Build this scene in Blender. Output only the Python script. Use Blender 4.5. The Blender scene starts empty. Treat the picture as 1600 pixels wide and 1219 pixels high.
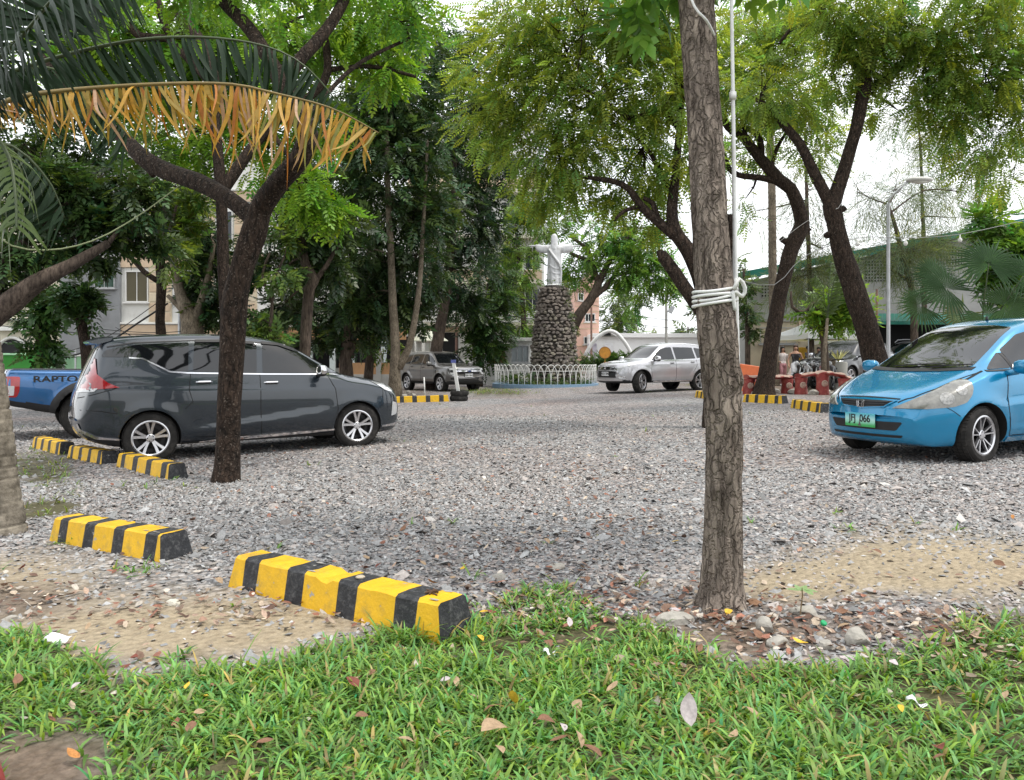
import bpy, bmesh, math, random
import numpy as np
from mathutils import Vector, Matrix, noise as mnoise
from mathutils.bvhtree import BVHTree

random.seed(7)
RNG = np.random.default_rng(7)
SC = bpy.context.scene
COL = SC.collection
R = math.radians

# ---------------------------------------------------------------- camera
F = 1208.0           # focal length in photo pixels (1600 px wide)
CH = 1.25            # camera height
HY = 565.0           # photo row of the level line
cam_d = bpy.data.cameras.new('camera')
cam = bpy.data.objects.new('camera', cam_d)
COL.objects.link(cam)
cam.location = (0, 0, CH)
cam.rotation_euler = (R(90), 0, 0)
cam_d.sensor_fit = 'HORIZONTAL'
cam_d.sensor_width = 36.0
cam_d.lens = 36.0 * F / 1600.0
cam_d.shift_y = -(609.5 - HY) / 1600.0
cam_d.clip_start = 0.05
cam_d.clip_end = 3000
SC.camera = cam

# ---------------------------------------------------------------- world, sun, exposure
SUN_EL, SUN_AZ = 68.0, 112.0      # bright hazy midday; azimuth measured from +Y towards +X
w = bpy.data.worlds.new('World')
SC.world = w
w.use_nodes = True
nt = w.node_tree
nt.nodes.clear()
out = nt.nodes.new('ShaderNodeOutputWorld')
bg = nt.nodes.new('ShaderNodeBackground')
sky = nt.nodes.new('ShaderNodeTexSky')
sky.sky_type = 'NISHITA'
sky.sun_disc = False
sky.sun_elevation = R(SUN_EL)
sky.sun_rotation = R(SUN_AZ)
sky.air_density = 1.3
sky.dust_density = 4.0
sky.ozone_density = 1.0
# thin bright cloud sheet over the whole sky
tc = nt.nodes.new('ShaderNodeTexCoord')
cn = nt.nodes.new('ShaderNodeTexNoise')
cn.inputs['Scale'].default_value = 2.2
cn.inputs['Detail'].default_value = 5.0
nt.links.new(tc.outputs['Generated'], cn.inputs['Vector'])
cr = nt.nodes.new('ShaderNodeValToRGB')
cr.color_ramp.elements[0].position = 0.3
cr.color_ramp.elements[0].color = (6.6, 6.9, 7.3, 1)
cr.color_ramp.elements[1].position = 0.7
cr.color_ramp.elements[1].color = (9.6, 9.6, 9.6, 1)
nt.links.new(cn.outputs['Fac'], cr.inputs['Fac'])
mx = nt.nodes.new('ShaderNodeMix')
mx.data_type = 'RGBA'
mx.inputs['Factor'].default_value = 0.86
nt.links.new(sky.outputs['Color'], mx.inputs['A'])
nt.links.new(cr.outputs['Color'], mx.inputs['B'])
nt.links.new(mx.outputs['Result'], bg.inputs['Color'])
bg.inputs['Strength'].default_value = 0.15
nt.links.new(bg.outputs['Background'], out.inputs['Surface'])

sun_d = bpy.data.lights.new('sun', 'SUN')
sun_d.energy = 1.5
sun_d.angle = R(10)
sun_d.color = (1.0, 0.95, 0.87)
sun = bpy.data.objects.new('sun', sun_d)
COL.objects.link(sun)
sd = Vector((math.sin(R(SUN_AZ)) * math.cos(R(SUN_EL)), math.cos(R(SUN_AZ)) * math.cos(R(SUN_EL)), math.sin(R(SUN_EL))))
sun.rotation_euler = (-sd).to_track_quat('-Z', 'Y').to_euler()
sun.location = (0, 0, 60)

SC.view_settings.view_transform = 'Standard'
SC.view_settings.look = 'None'
SC.view_settings.exposure = 0.60
SC.view_settings.gamma = 1.0
SC.view_settings.use_curve_mapping = False
SC.render.engine = 'CYCLES'
cy = SC.cycles
cy.use_denoising = True
cy.max_bounces = 7
cy.diffuse_bounces = 3
cy.glossy_bounces = 3
cy.transmission_bounces = 5
cy.transparent_max_bounces = 6
cy.caustics_reflective = False
cy.caustics_refractive = False
cy.sample_clamp_indirect = 6.0

# ---------------------------------------------------------------- placing
def gz(x, y):
    """ground height: the lot rises gently to the right"""
    x = np.asarray(x, float)
    y = np.asarray(y, float)
    xr = 14 * np.tanh(np.maximum(x, 0) / 14)
    xl = 14 * np.tanh(np.minimum(x, 0) / 14)
    z = 0.031 * xr + 0.015 * xl
    z = z + 0.012 * np.sin(x * 1.3 + 0.4) * np.sin(y * 0.9 + 1.1)
    return z

def P(px, py, d):
    return Vector(((px - 800) / F * d, d, CH + (HY - py) / F * d))

def G(px, py):
    """point of the ground seen at that photo pixel"""
    sx = (px - 800) / F
    sz = (HY - py) / F
    d = CH / max(-sz, 1e-4)
    for _ in range(40):
        z = float(gz(sx * d, d))
        d2 = (z - CH) / sz if sz < 0 else d
        d = 0.5 * d + 0.5 * d2
    return Vector((sx * d, d, float(gz(sx * d, d))))

def gpt(x, y, dz=0.0):
    return Vector((x, y, float(gz(x, y)) + dz))

def Gd(px, d):
    x = (px - 800) / F * d
    return gpt(x, d)

def pix(x, y, z):
    return 800 + F * x / y, HY - F * (z - CH) / y

# ---------------------------------------------------------------- mesh helpers
def add_obj(name, me, parent=None, loc=None, rot=None):
    o = bpy.data.objects.new(name, me)
    COL.objects.link(o)
    if parent is not None:
        o.parent = parent
    if loc is not None:
        o.location = loc
    if rot is not None:
        o.rotation_euler = rot
    return o

def tag(o, label=None, cat=None, group=None, kind=None):
    if label:
        o['label'] = label
    if cat:
        o['category'] = cat
    if group:
        o['group'] = group
    if kind:
        o['kind'] = kind
    return o

def thing(name, label, cat, loc=(0, 0, 0), rotz=0.0, group=None):
    o = add_obj(name, None, None, loc, (0, 0, rotz))
    o.empty_display_size = 0.2
    return tag(o, label, cat, group)

def np_mesh(name, V, quads=None, tris=None, mats=(), cols=None, smooth=False, midx=None):
    V = np.asarray(V, np.float32).reshape(-1, 3)
    me = bpy.data.meshes.new(name)
    me.vertices.add(len(V))
    me.vertices.foreach_set('co', V.ravel())
    idx = []
    tot = []
    if quads is not None and len(quads):
        q = np.asarray(quads, np.int32).reshape(-1, 4)
        idx.append(q.ravel())
        tot.append(np.full(len(q), 4, np.int32))
    if tris is not None and len(tris):
        t = np.asarray(tris, np.int32).reshape(-1, 3)
        idx.append(t.ravel())
        tot.append(np.full(len(t), 3, np.int32))
    idx = np.concatenate(idx)
    tot = np.concatenate(tot)
    start = np.concatenate([[0], np.cumsum(tot)[:-1]]).astype(np.int32)
    me.loops.add(len(idx))
    me.loops.foreach_set('vertex_index', idx)
    me.polygons.add(len(tot))
    me.polygons.foreach_set('loop_start', start)
    me.polygons.foreach_set('loop_total', tot)
    if smooth:
        me.polygons.foreach_set('use_smooth', np.ones(len(tot), bool))
    if midx is not None:
        me.polygons.foreach_set('material_index', np.asarray(midx, np.int32))
    for m in mats:
        me.materials.append(m)
    if cols is not None:
        c = np.asarray(cols, np.float32)
        if c.shape[1] == 3:
            c = np.concatenate([c, np.ones((len(c), 1), np.float32)], 1)
        a = me.color_attributes.new('col', 'FLOAT_COLOR', 'POINT')
        a.data.foreach_set('color', c.ravel())
    me.update(calc_edges=True)
    return me

class MB:
    """collects boxes, tubes and lofts into one mesh"""
    def __init__(self):
        self.v, self.f, self.m = [], [], []
    def add(self, vs, fs, m=0):
        b = len(self.v)
        self.v += [tuple(p) for p in vs]
        self.f += [tuple(i + b for i in f) for f in fs]
        self.m += [m] * len(fs)
        return self
    def box(self, c, s, rz=0.0, m=0, taper=1.0, M=None):
        x, y, z = s[0] / 2, s[1] / 2, s[2] / 2
        vs = []
        for dz in (-1, 1):
            t = taper if dz > 0 else 1.0
            for dx, dy in ((-1, -1), (1, -1), (1, 1), (-1, 1)):
                p = Vector((dx * x * t, dy * y * t, dz * z))
                if M is not None:
                    p = M @ p
                elif rz:
                    p = Matrix.Rotation(rz, 3, 'Z') @ p
                vs.append(p + Vector(c))
        return self.add(vs, [(3, 2, 1, 0), (4, 5, 6, 7), (0, 1, 5, 4), (1, 2, 6, 5), (2, 3, 7, 6), (3, 0, 4, 7)], m)
    def bar(self, a, b, wx, wy=None, m=0):
        a, b = Vector(a), Vector(b)
        d = b - a
        M = d.to_track_quat('Z', 'X').to_matrix()
        return self.box((a + b) / 2, (wx, wy or wx, d.length), M=M, m=m)
    def tube(self, pts, rad, n=8, m=0, cap=True):
        pts = [Vector(p) for p in pts]
        if not hasattr(rad, '__len__'):
            rad = [rad] * len(pts)
        vs, fs = [], []
        up = Vector((0.03, 1, 0.02))
        prev = None
        for i, p in enumerate(pts):
            t = (pts[min(i + 1, len(pts) - 1)] - pts[max(i - 1, 0)])
            t = t.normalized() if t.length > 1e-9 else Vector((0, 0, 1))
            if prev is None:
                a = up if abs(t.dot(up)) < 0.9 else Vector((1, 0, 0))
                u = (a - t * a.dot(t)).normalized()
            else:
                u = (prev - t * prev.dot(t))
                u = u.normalized() if u.length > 1e-6 else t.orthogonal().normalized()
            prev = u
            v = t.cross(u)
            for k in range(n):
                an = 2 * math.pi * k / n
                vs.append(p + (u * math.cos(an) + v * math.sin(an)) * rad[i])
        for i in range(len(pts) - 1):
            for k in range(n):
                k2 = (k + 1) % n
                fs.append((i * n + k, i * n + k2, (i + 1) * n + k2, (i + 1) * n + k))
        if cap:
            fs.append(tuple(reversed(range(n))))
            fs.append(tuple(range((len(pts) - 1) * n, len(pts) * n)))
        return self.add(vs, fs, m)
    def lathe(self, prof, n=24, c=(0, 0, 0), axis='Z', m=0, close=False):
        """prof: (radius, height)"""
        vs, fs = [], []
        for r, h in prof:
            for k in range(n):
                a = 2 * math.pi * k / n
                if axis == 'Z':
                    vs.append((c[0] + r * math.cos(a), c[1] + r * math.sin(a), c[2] + h))
                else:
                    vs.append((c[0] + r * math.cos(a), c[1] + h, c[2] + r * math.sin(a)))
        L = len(prof)
        for i in range(L if close else L - 1):
            j = (i + 1) % L
            for k in range(n):
                k2 = (k + 1) % n
                q = (i * n + k, i * n + k2, j * n + k2, j * n + k)
                fs.append(q if axis == 'Z' else q[::-1])
        if not close:
            fs.append(tuple(reversed(range(n))) if axis == 'Z' else tuple(range(n)))
            e = tuple(range((L - 1) * n, L * n))
            fs.append(e if axis == 'Z' else e[::-1])
        return self.add(vs, fs, m)
    def mesh(self, name, mats, smooth=False, sharp=None, bevel=0.0):
        me = bpy.data.meshes.new(name)
        me.from_pydata(self.v, [], self.f)
        if not isinstance(mats, (list, tuple)):
            mats = [mats]
        for m in mats:
            me.materials.append(m)
        me.polygons.foreach_set('material_index', self.m)
        if bevel:
            bm = bmesh.new()
            bm.from_mesh(me)
            bmesh.ops.bevel(bm, geom=bm.edges[:], offset=bevel, segments=1, affect='EDGES', clamp_overlap=True)
            bm.to_mesh(me)
            bm.free()
        if smooth:
            me.polygons.foreach_set('use_smooth', [True] * len(me.polygons))
            if sharp:
                me.set_sharp_from_angle(angle=R(sharp))
        me.update()
        return me
    def build(self, name, mats, parent=None, smooth=False, sharp=None, bevel=0.0, loc=None, rot=None):
        return add_obj(name, self.mesh(name, mats, smooth, sharp, bevel), parent, loc, rot)

def copy_tree(o, parent=None):
    c = o.copy()
    COL.objects.link(c)
    c.parent = parent
    for ch in o.children:
        copy_tree(ch, c)
    return c

# ---------------------------------------------------------------- materials
MATS = {}
def srgb(r, g, b):
    f = lambda c: (c / 255) / 12.92 if c / 255 <= 0.04045 else ((c / 255 + 0.055) / 1.055) ** 2.4
    return (f(r), f(g), f(b))

def mat(name, col, rough=0.7, metal=0.0, spec=0.5, coat=0.0, var=0.0, vscale=8.0, bump=0.0, bscale=40.0, attr=False, trans=0.0, dirt=None, dscale=3.0, emit=0.0, chip=None):
    """Principled material with procedural colour variation and fine relief"""
    m = bpy.data.materials.new(name)
    m.use_nodes = True
    n, l = m.node_tree.nodes, m.node_tree.links
    b = n['Principled BSDF']
    o = n['Material Output']
    b.inputs['Roughness'].default_value = rough
    b.inputs['Metallic'].default_value = metal
    b.inputs['Specular IOR Level'].default_value = spec
    b.inputs['Coat Weight'].default_value = coat
    b.inputs['Coat Roughness'].default_value = 0.04
    b.inputs['Base Color'].default_value = (*col, 1)
    tcn = n.new('ShaderNodeTexCoord')
    src = None
    if attr:
        a = n.new('ShaderNodeVertexColor')
        a.layer_name = 'col'
        src = a.outputs['Color']
    if var:
        no = n.new('ShaderNodeTexNoise')
        no.inputs['Scale'].default_value = vscale
        no.inputs['Detail'].default_value = 6
        no.inputs['Roughness'].default_value = 0.65
        l.new(tcn.outputs['Object'], no.inputs['Vector'])
        mr = n.new('ShaderNodeMapRange')
        mr.inputs['From Min'].default_value = 0.3
        mr.inputs['From Max'].default_value = 0.7
        mr.inputs['To Min'].default_value = 1 - var
        mr.inputs['To Max'].default_value = 1 + var
        l.new(no.outputs['Fac'], mr.inputs['Value'])
        mu = n.new('ShaderNodeMix')
        mu.data_type = 'RGBA'
        mu.blend_type = 'MULTIPLY'
        mu.inputs['Factor'].default_value = 1
        if src is None:
            mu.inputs['A'].default_value = (*col, 1)
        else:
            l.new(src, mu.inputs['A'])
        l.new(mr.outputs['Result'], mu.inputs['B'])
        src = mu.outputs['Result']
    if dirt:
        no = n.new('ShaderNodeTexNoise')
        no.inputs['Scale'].default_value = dscale
        no.inputs['Detail'].default_value = 8
        no.inputs['Roughness'].default_value = 0.7
        l.new(tcn.outputs['Object'], no.inputs['Vector'])
        mr = n.new('ShaderNodeMapRange')
        mr.inputs['From Min'].default_value = 0.5
        mr.inputs['From Max'].default_value = 0.72
        mr.clamp = True
        l.new(no.outputs['Fac'], mr.inputs['Value'])
        mu = n.new('ShaderNodeMix')
        mu.data_type = 'RGBA'
        l.new(mr.outputs['Result'], mu.inputs['Factor'])
        if src is None:
            mu.inputs['A'].default_value = (*col, 1)
        else:
            l.new(src, mu.inputs['A'])
        mu.inputs['B'].default_value = (*dirt, 1)
        src = mu.outputs['Result']
    if chip:
        no = n.new('ShaderNodeTexNoise')
        no.inputs['Scale'].default_value = 16
        no.inputs['Detail'].default_value = 4
        l.new(tcn.outputs['Object'], no.inputs['Vector'])
        mr = n.new('ShaderNodeMapRange')
        mr.inputs['From Min'].default_value = 0.685
        mr.inputs['From Max'].default_value = 0.70
        l.new(no.outputs['Fac'], mr.inputs['Value'])
        mu = n.new('ShaderNodeMix')
        mu.data_type = 'RGBA'
        l.new(mr.outputs['Result'], mu.inputs['Factor'])
        l.new(src, mu.inputs['A'])
        mu.inputs['B'].default_value = (*chip, 1)
        src = mu.outputs['Result']
    if src is not None:
        l.new(src, b.inputs['Base Color'])
    if bump:
        no = n.new('ShaderNodeTexNoise')
        no.inputs['Scale'].default_value = bscale
        no.inputs['Detail'].default_value = 5
        l.new(tcn.outputs['Object'], no.inputs['Vector'])
        bp = n.new('ShaderNodeBump')
        bp.inputs['Strength'].default_value = bump
        bp.inputs['Distance'].default_value = 0.02
        l.new(no.outputs['Fac'], bp.inputs['Height'])
        l.new(bp.outputs['Normal'], b.inputs['Normal'])
    if trans:
        t = n.new('ShaderNodeBsdfTranslucent')
        if src is not None:
            hs = n.new('ShaderNodeMix')
            hs.data_type = 'RGBA'
            hs.blend_type = 'MULTIPLY'
            hs.inputs['Factor'].default_value = 1
            l.new(src, hs.inputs['A'])
            hs.inputs['B'].default_value = (1.9, 1.75, 0.75, 1)
            l.new(hs.outputs['Result'], t.inputs['Color'])
        else:
            t.inputs['Color'].default_value = (col[0] * 1.9, col[1] * 1.75, col[2] * .75, 1)
        ms = n.new('ShaderNodeMixShader')
        ms.inputs['Fac'].default_value = trans
        l.new(b.outputs['BSDF'], ms.inputs[1])
        l.new(t.outputs['BSDF'], ms.inputs[2])
        l.new(ms.outputs['Shader'], o.inputs['Surface'])
    if emit:
        b.inputs['Emission Color'].default_value = (*col, 1)
        b.inputs['Emission Strength'].default_value = emit
    MATS[name] = m
    return m

def paint(name, col, metal=0.35, rough=0.32):
    m = mat(name, col, rough, metal, 0.5, 1.0, var=0.05, vscale=3.0)
    m.node_tree.nodes['Principled BSDF'].inputs['Coat Roughness'].default_value = 0.03
    return m

def hsv_jit(base, n, dv=0.25, dh=0.06, rng=RNG):
    """n colours around a base colour (natural leaf to leaf variation)"""
    base = np.asarray(base, float)
    v = 1 + rng.normal(0, dv, (n, 1)).clip(-0.6, 0.9)
    h = rng.normal(0, dh, (n, 1))
    c = base[None, :] * v
    c = c * np.concatenate([1 + h * 2.2, 1 + h * 0.5, 1 - h * 1.5], 1)
    return c.clip(0.003, 0.95)

def fnoise(p, s=1.0, oct=3):
    return mnoise.fractal(Vector(p) * s, 1.0, 2.0, oct)

def vnoise2(x, y, seed=0):
    """vectorised smooth 2-D value noise in 0..1"""
    x = np.asarray(x, float); y = np.asarray(y, float)
    xi = np.floor(x).astype(np.int64); yi = np.floor(y).astype(np.int64)
    xf = x - xi; yf = y - yi
    def h(a, b):
        n = (a * 374761393 + b * 668265263 + seed * 982451653) & 0xffffffff
        n = ((n ^ (n >> 13)) * 1274126177) & 0xffffffff
        return ((n ^ (n >> 16)) & 0xffff) / 65535.0
    u = xf * xf * (3 - 2 * xf); v = yf * yf * (3 - 2 * yf)
    return (h(xi, yi) * (1 - u) + h(xi + 1, yi) * u) * (1 - v) + (h(xi, yi + 1) * (1 - u) + h(xi + 1, yi + 1) * u) * v

def vfbm(x, y, seed=0, oct=4):
    s = 0; a = 0.5; t = 0
    for k in range(oct):
        s = s + a * vnoise2(np.asarray(x) * 2 ** k, np.asarray(y) * 2 ** k, seed + k)
        t += a
        a *= 0.5
    return s / t
# ================================================================ GROUND
def curve(px, pts):
    return np.interp(px, [p[0] for p in pts], [p[1] for p in pts])
GRASS_EDGE = [(-400, 970), (0, 985), (90, 1010), (180, 1062), (300, 1052), (420, 1046), (560, 1012), (640, 985), (720, 975), (800, 962), (900, 958), (1000, 984), (1080, 1002), (1160, 1036), (1280, 1046), (1380, 1046), (1450, 1020), (1520, 975), (1600, 948), (2000, 900)]

def blob(px, py, cx, cy, rx, ry):
    return np.exp(-(((px - cx) / rx) ** 2 + ((py - cy) / ry) ** 2))

def zones(x, y):
    """weights (sand, soil, grass) of the ground at world x, y"""
    x = np.asarray(x, float); y = np.asarray(y, float)
    ys = np.maximum(y, 1.2)
    px, py = pix(x * (ys / ys), ys, gz(x, y))
    n1 = vfbm(x * 1.1, y * 1.1, 3) - 0.5
    n2 = vfbm(x * 4.0, y * 4.0, 9) - 0.5
    edge = curve(px, GRASS_EDGE) + n2 * 70 + n1 * 30
    near = (y < 7) & (y > -30)
    grass = np.clip((py - edge) / 26 + 0.5, 0, 1) * near
    grass = np.where(y < 2.9, 1.0 * near, grass)
    # bare corner at the lower left
    grass = grass * (1 - np.clip(1.5 * blob(px, py, 60, 1205, 130, 62), 0, 1))
    grass = grass * np.clip(1.25 - 0.0 * n1, 0, 1)
    # small tufts in the lot
    for cx, cy, rx, ry, a in ((70, 795, 80, 16, 1.0), (60, 735, 62, 34, 0.9), (850, 935, 70, 16, .8), (690, 970, 40, 20, .8), (230, 762, 120, 10, .45), (600, 1000, 60, 15, .5), (770, 612, 60, 5, .9), (1110, 603, 40, 4, .7)):
        grass = np.maximum(grass, a * np.clip(blob(px, py, cx, cy, rx, ry) * 1.6 + n2 * 1.6 - .35, 0, 1))
    sand = 1.25 * blob(px, py, 230, 985, 300, 66) + 1.0 * blob(px, py, 480, 965, 110, 40) + 0.9 * blob(px, py, 30, 890, 110, 40)
    sand = sand + 1.4 * blob(px, py, 1450, 872, 240, 48) + 1.2 * blob(px, py, 1250, 915, 120, 30) + 0.9 * blob(px, py, 1540, 900, 150, 36)
    sand = np.clip(sand + n1 * 0.9 + n2 * 0.5 - 0.18, 0, 1) * (py > 800)
    soil = 1.2 * blob(px, py, 1150, 985, 160, 42) + 1.1 * blob(px, py, 25, 940, 90, 30) + 1.3 * blob(px, py, 60, 1195, 190, 80) + 1.0 * blob(px, py, 1500, 975, 140, 30)
    soil = soil + 0.7 * blob(px, py, 640, 975, 70, 30) + 1.2 * blob(px, py, 1270, 606, 190, 12) + 1.0 * blob(px, py, 620, 612, 60, 7)
    soil = np.clip(soil + n2 * 0.7 - 0.12, 0, 1)
    far = (y > 60) | (y < -1)
    soil = np.where(far, 0.6, soil)
    return np.clip(sand, 0, 1), np.clip(soil, 0, 1), np.clip(grass, 0, 1)

def ground_mat():
    m = bpy.data.materials.new('gravel_ground')
    m.use_nodes = True
    n, l = m.node_tree.nodes, m.node_tree.links
    b = n['Principled BSDF']
    b.inputs['Roughness'].default_value = 0.9
    b.inputs['Specular IOR Level'].default_value = 0.2
    tcn = n.new('ShaderNodeTexCoord')
    att = n.new('ShaderNodeVertexColor'); att.layer_name = 'col'
    sep = n.new('ShaderNodeSeparateColor')
    l.new(att.outputs['Color'], sep.inputs['Color'])
    vo = n.new('ShaderNodeTexVoronoi')
    vo.inputs['Scale'].default_value = 24
    vo.inputs['Randomness'].default_value = 1.0
    l.new(tcn.outputs['Object'], vo.inputs['Vector'])
    rmp = n.new('ShaderNodeValToRGB')
    e = rmp.color_ramp
    e.elements[0].position = 0.0; e.elements[0].color = (0.10, 0.10, 0.105, 1)
    e.elements[1].position = 1.0; e.elements[1].color = (0.52, 0.51, 0.50, 1)
    x = e.elements.new(0.35); x.color = (0.25, 0.26, 0.275, 1)
    x = e.elements.new(0.7); x.color = (0.36, 0.33, 0.31, 1)
    sc = n.new('ShaderNodeSeparateColor')
    l.new(vo.outputs['Color'], sc.inputs['Color'])
    l.new(sc.outputs['Red'], rmp.inputs['Fac'])
    # dark joints between stones
    mr = n.new('ShaderNodeMapRange')
    mr.inputs['From Min'].default_value = 0.45; mr.inputs['From Max'].default_value = 0.85
    mr.inputs['To Min'].default_value = 1.0; mr.inputs['To Max'].default_value = 0.35
    l.new(vo.outputs['Distance'], mr.inputs['Value'])
    mu = n.new('ShaderNodeMix'); mu.data_type = 'RGBA'; mu.blend_type = 'MULTIPLY'; mu.inputs['Factor'].default_value = 1
    l.new(rmp.outputs['Color'], mu.inputs['A']); l.new(mr.outputs['Result'], mu.inputs['B'])
    # broad warm drift (leaf dust) over the gravel
    nb = n.new('ShaderNodeTexNoise'); nb.inputs['Scale'].default_value = 0.35; nb.inputs['Detail'].default_value = 5
    l.new(tcn.outputs['Object'], nb.inputs['Vector'])
    mb = n.new('ShaderNodeMapRange'); mb.inputs['From Min'].default_value = 0.38; mb.inputs['From Max'].default_value = 0.66
    mb.inputs['To Min'].default_value = 0.0; mb.inputs['To Max'].default_value = 0.8
    l.new(nb.outputs['Fac'], mb.inputs['Value'])
    mw = n.new('ShaderNodeMix'); mw.data_type = 'RGBA'; mw.blend_type = 'MULTIPLY'
    l.new(mb.outputs['Result'], mw.inputs['Factor'])
    l.new(mu.outputs['Result'], mw.inputs['A']); mw.inputs['B'].default_value = (1.02, 0.86, 0.80, 1)
    def ramp_noise(scale, c0, c1, det=8):
        no = n.new('ShaderNodeTexNoise'); no.inputs['Scale'].default_value = scale; no.inputs['Detail'].default_value = det; no.inputs['Roughness'].default_value = 0.75
        l.new(tcn.outputs['Object'], no.inputs['Vector'])
        r = n.new('ShaderNodeValToRGB')
        r.color_ramp.elements[0].position = 0.3; r.color_ramp.elements[0].color = (*c0, 1)
        r.color_ramp.elements[1].position = 0.7; r.color_ramp.elements[1].color = (*c1, 1)
        l.new(no.outputs['Fac'], r.inputs['Fac'])
        return r.outputs['Color'], no.outputs['Fac']
    sandc, sandf = ramp_noise(30, (0.24, 0.19, 0.13), (0.45, 0.375, 0.26))
    soilc, soilf = ramp_noise(22, (0.09, 0.065, 0.045), (0.24, 0.185, 0.14))
    turfc, _ = ramp_noise(30, (0.05, 0.045, 0.025), (0.13, 0.12, 0.06))
    def blend(a, bcol, f):
        q = n.new('ShaderNodeMix'); q.data_type = 'RGBA'
        l.new(f, q.inputs['Factor']); l.new(a, q.inputs['A']); l.new(bcol, q.inputs['B'])
        return q.outputs['Result']
    c = blend(mw.outputs['Result'], sandc, sep.outputs['Red'])
    c = blend(c, soilc, sep.outputs['Green'])
    c = blend(c, turfc, sep.outputs['Blue'])
    l.new(c, b.inputs['Base Color'])
    bp = n.new('ShaderNodeBump'); bp.inputs['Strength'].default_value = 0.9; bp.inputs['Distance'].default_value = 0.025; bp.invert = True
    l.new(vo.outputs['Distance'], bp.inputs['Height'])
    bp2 = n.new('ShaderNodeBump'); bp2.inputs['Strength'].default_value = 0.5; bp2.inputs['Distance'].default_value = 0.015
    l.new(sandf, bp2.inputs['Height']); l.new(bp.outputs['Normal'], bp2.inputs['Normal'])
    l.new(bp2.outputs['Normal'], b.inputs['Normal'])
    return m

def axis_coords(lo, hi, step, far, n_out):
    mid = np.arange(lo, hi + step / 2, step)
    t = np.linspace(0, 1, n_out + 1)[1:] ** 2.6
    return np.concatenate([(lo - (far + lo) * t)[::-1] if lo < 0 else (lo - (far + lo) * t)[::-1], mid, hi + (far - hi) * t])
gx = axis_coords(-8, 8, 0.085, 600, 34)
gy = axis_coords(1.5, 12, 0.085, 700, 40)
GXX, GYY = np.meshgrid(gx, gy)
gxx, gyy = GXX.ravel(), GYY.ravel()
sa, so, gr = zones(gxx, gyy)
gV = np.stack([gxx, gyy, gz(gxx, gyy)], 1)
ii = np.arange(len(gx) * len(gy)).reshape(len(gy), len(gx))
gQ = np.stack([ii[:-1, :-1], ii[:-1, 1:], ii[1:, 1:], ii[1:, :-1]], -1).reshape(-1, 4)
ground = add_obj('ground', np_mesh('ground', gV, gQ, mats=[ground_mat()], cols=np.stack([sa, so, gr], 1), smooth=True))
tag(ground, 'grey gravel car park with sandy patches and soil', kind='structure')

# ---------------------------------------------------------------- loose crushed stone (uncountable)
def frustum_pts(n, y0, y1, pw=1.0, margin=0.4, rng=RNG):
    t = rng.random(n)
    y = (y0 ** (1 + pw) + t * (y1 ** (1 + pw) - y0 ** (1 + pw))) ** (1 / (1 + pw))
    x = (rng.random(n) * 2 - 1) * (0.67 * y + margin)
    return x, y

STONE_M = mat('crushed_stone', (0.3, 0.3, 0.3), 0.85, spec=0.3, attr=True, var=0.22, vscale=60)
def stones(n, y0, y1, smin, smax, pw=1.0, seed=1):
    rng = np.random.default_rng(seed)
    x, y = frustum_pts(n, y0, y1, pw, 1.5, rng=rng)
    s, o, g = zones(x, y)
    keep = rng.random(n) < (1 - 0.86 * s) * (1 - 0.72 * o) * (1 - 0.97 * g) * np.clip(vfbm(x * .9 + y * .25, y * .45, 71) * 3.2 - .55, .35, 1)
    x, y, s, o = x[keep], y[keep], s[keep], o[keep]
    n = len(x)
    base = np.array([[1, 0, 0], [0, 1, 0], [-1, 0, 0], [0, -1, 0], [0, 0, 1], [0, 0, -1]], float)
    V = np.repeat(base[None], n, 0) * (1 + rng.normal(0, 0.28, (n, 6, 3))) + rng.normal(0, 0.16, (n, 6, 3))
    L = smin + (smax - smin) * rng.beta(1.6, 3.2, n)
    sc = np.stack([L, L * rng.uniform(.55, .95, n), L * rng.uniform(.3, .6, n)], 1)
    V = V * sc[:, None, :]
    tl = rng.normal(0, 0.35, (n, 2))
    a = rng.random(n) * 6.283
    V[:, :, 2] += V[:, :, 0] * tl[:, None, 0] + V[:, :, 1] * tl[:, None, 1]
    c, sn = np.cos(a)[:, None], np.sin(a)[:, None]
    X = V[:, :, 0] * c - V[:, :, 1] * sn
    Y = V[:, :, 0] * sn + V[:, :, 1] * c
    V = np.stack([X + x[:, None], Y + y[:, None], V[:, :, 2] + (gz(x, y) + sc[:, 2] * rng.uniform(-.1, .6, n))[:, None]], -1)
    tr = np.array([[0, 1, 4], [1, 2, 4], [2, 3, 4], [3, 0, 4]])
    T = (tr[None] + (np.arange(n) * 6)[:, None, None]).reshape(-1, 3)
    warm = np.clip(vfbm(x * .5, y * .5, 21) * 2.2 - .75, 0, 1)
    base_c = np.where(rng.random((n, 1)) < (0.22 + .4 * warm)[:, None], np.array([[0.305, 0.276, 0.258]]), np.array([[0.275, 0.275, 0.273]]))
    v = np.exp(rng.normal(0, 0.27, (n, 1)))
    C = np.clip(base_c * v, 0.07, 0.50)
    C = np.repeat(C[:, None], 6, 1).reshape(-1, 3)
    return V.reshape(-1, 3), T, C
sv1, st1, sc1 = stones(106000, 3.0, 8.5, 0.009, 0.027, 1.0, 11)
sv2, st2, sc2 = stones(58000, 8.3, 18.0, 0.013, 0.033, 0.6, 12)
sv3, st3, sc3 = stones(900, 3.2, 9.0, 0.035, 0.062, 1.0, 13)
sv = np.concatenate([sv1, sv2, sv3]); scol = np.concatenate([sc1, sc2, sc3])
stt = np.concatenate([st1, st2 + len(sv1), st3 + len(sv1) + len(sv2)])
gravel = add_obj('gravel', np_mesh('gravel', sv, tris=stt, mats=[STONE_M], cols=scol))
tag(gravel, 'loose crushed grey and pinkish stone covering the car park', 'gravel', kind='stuff')

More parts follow.
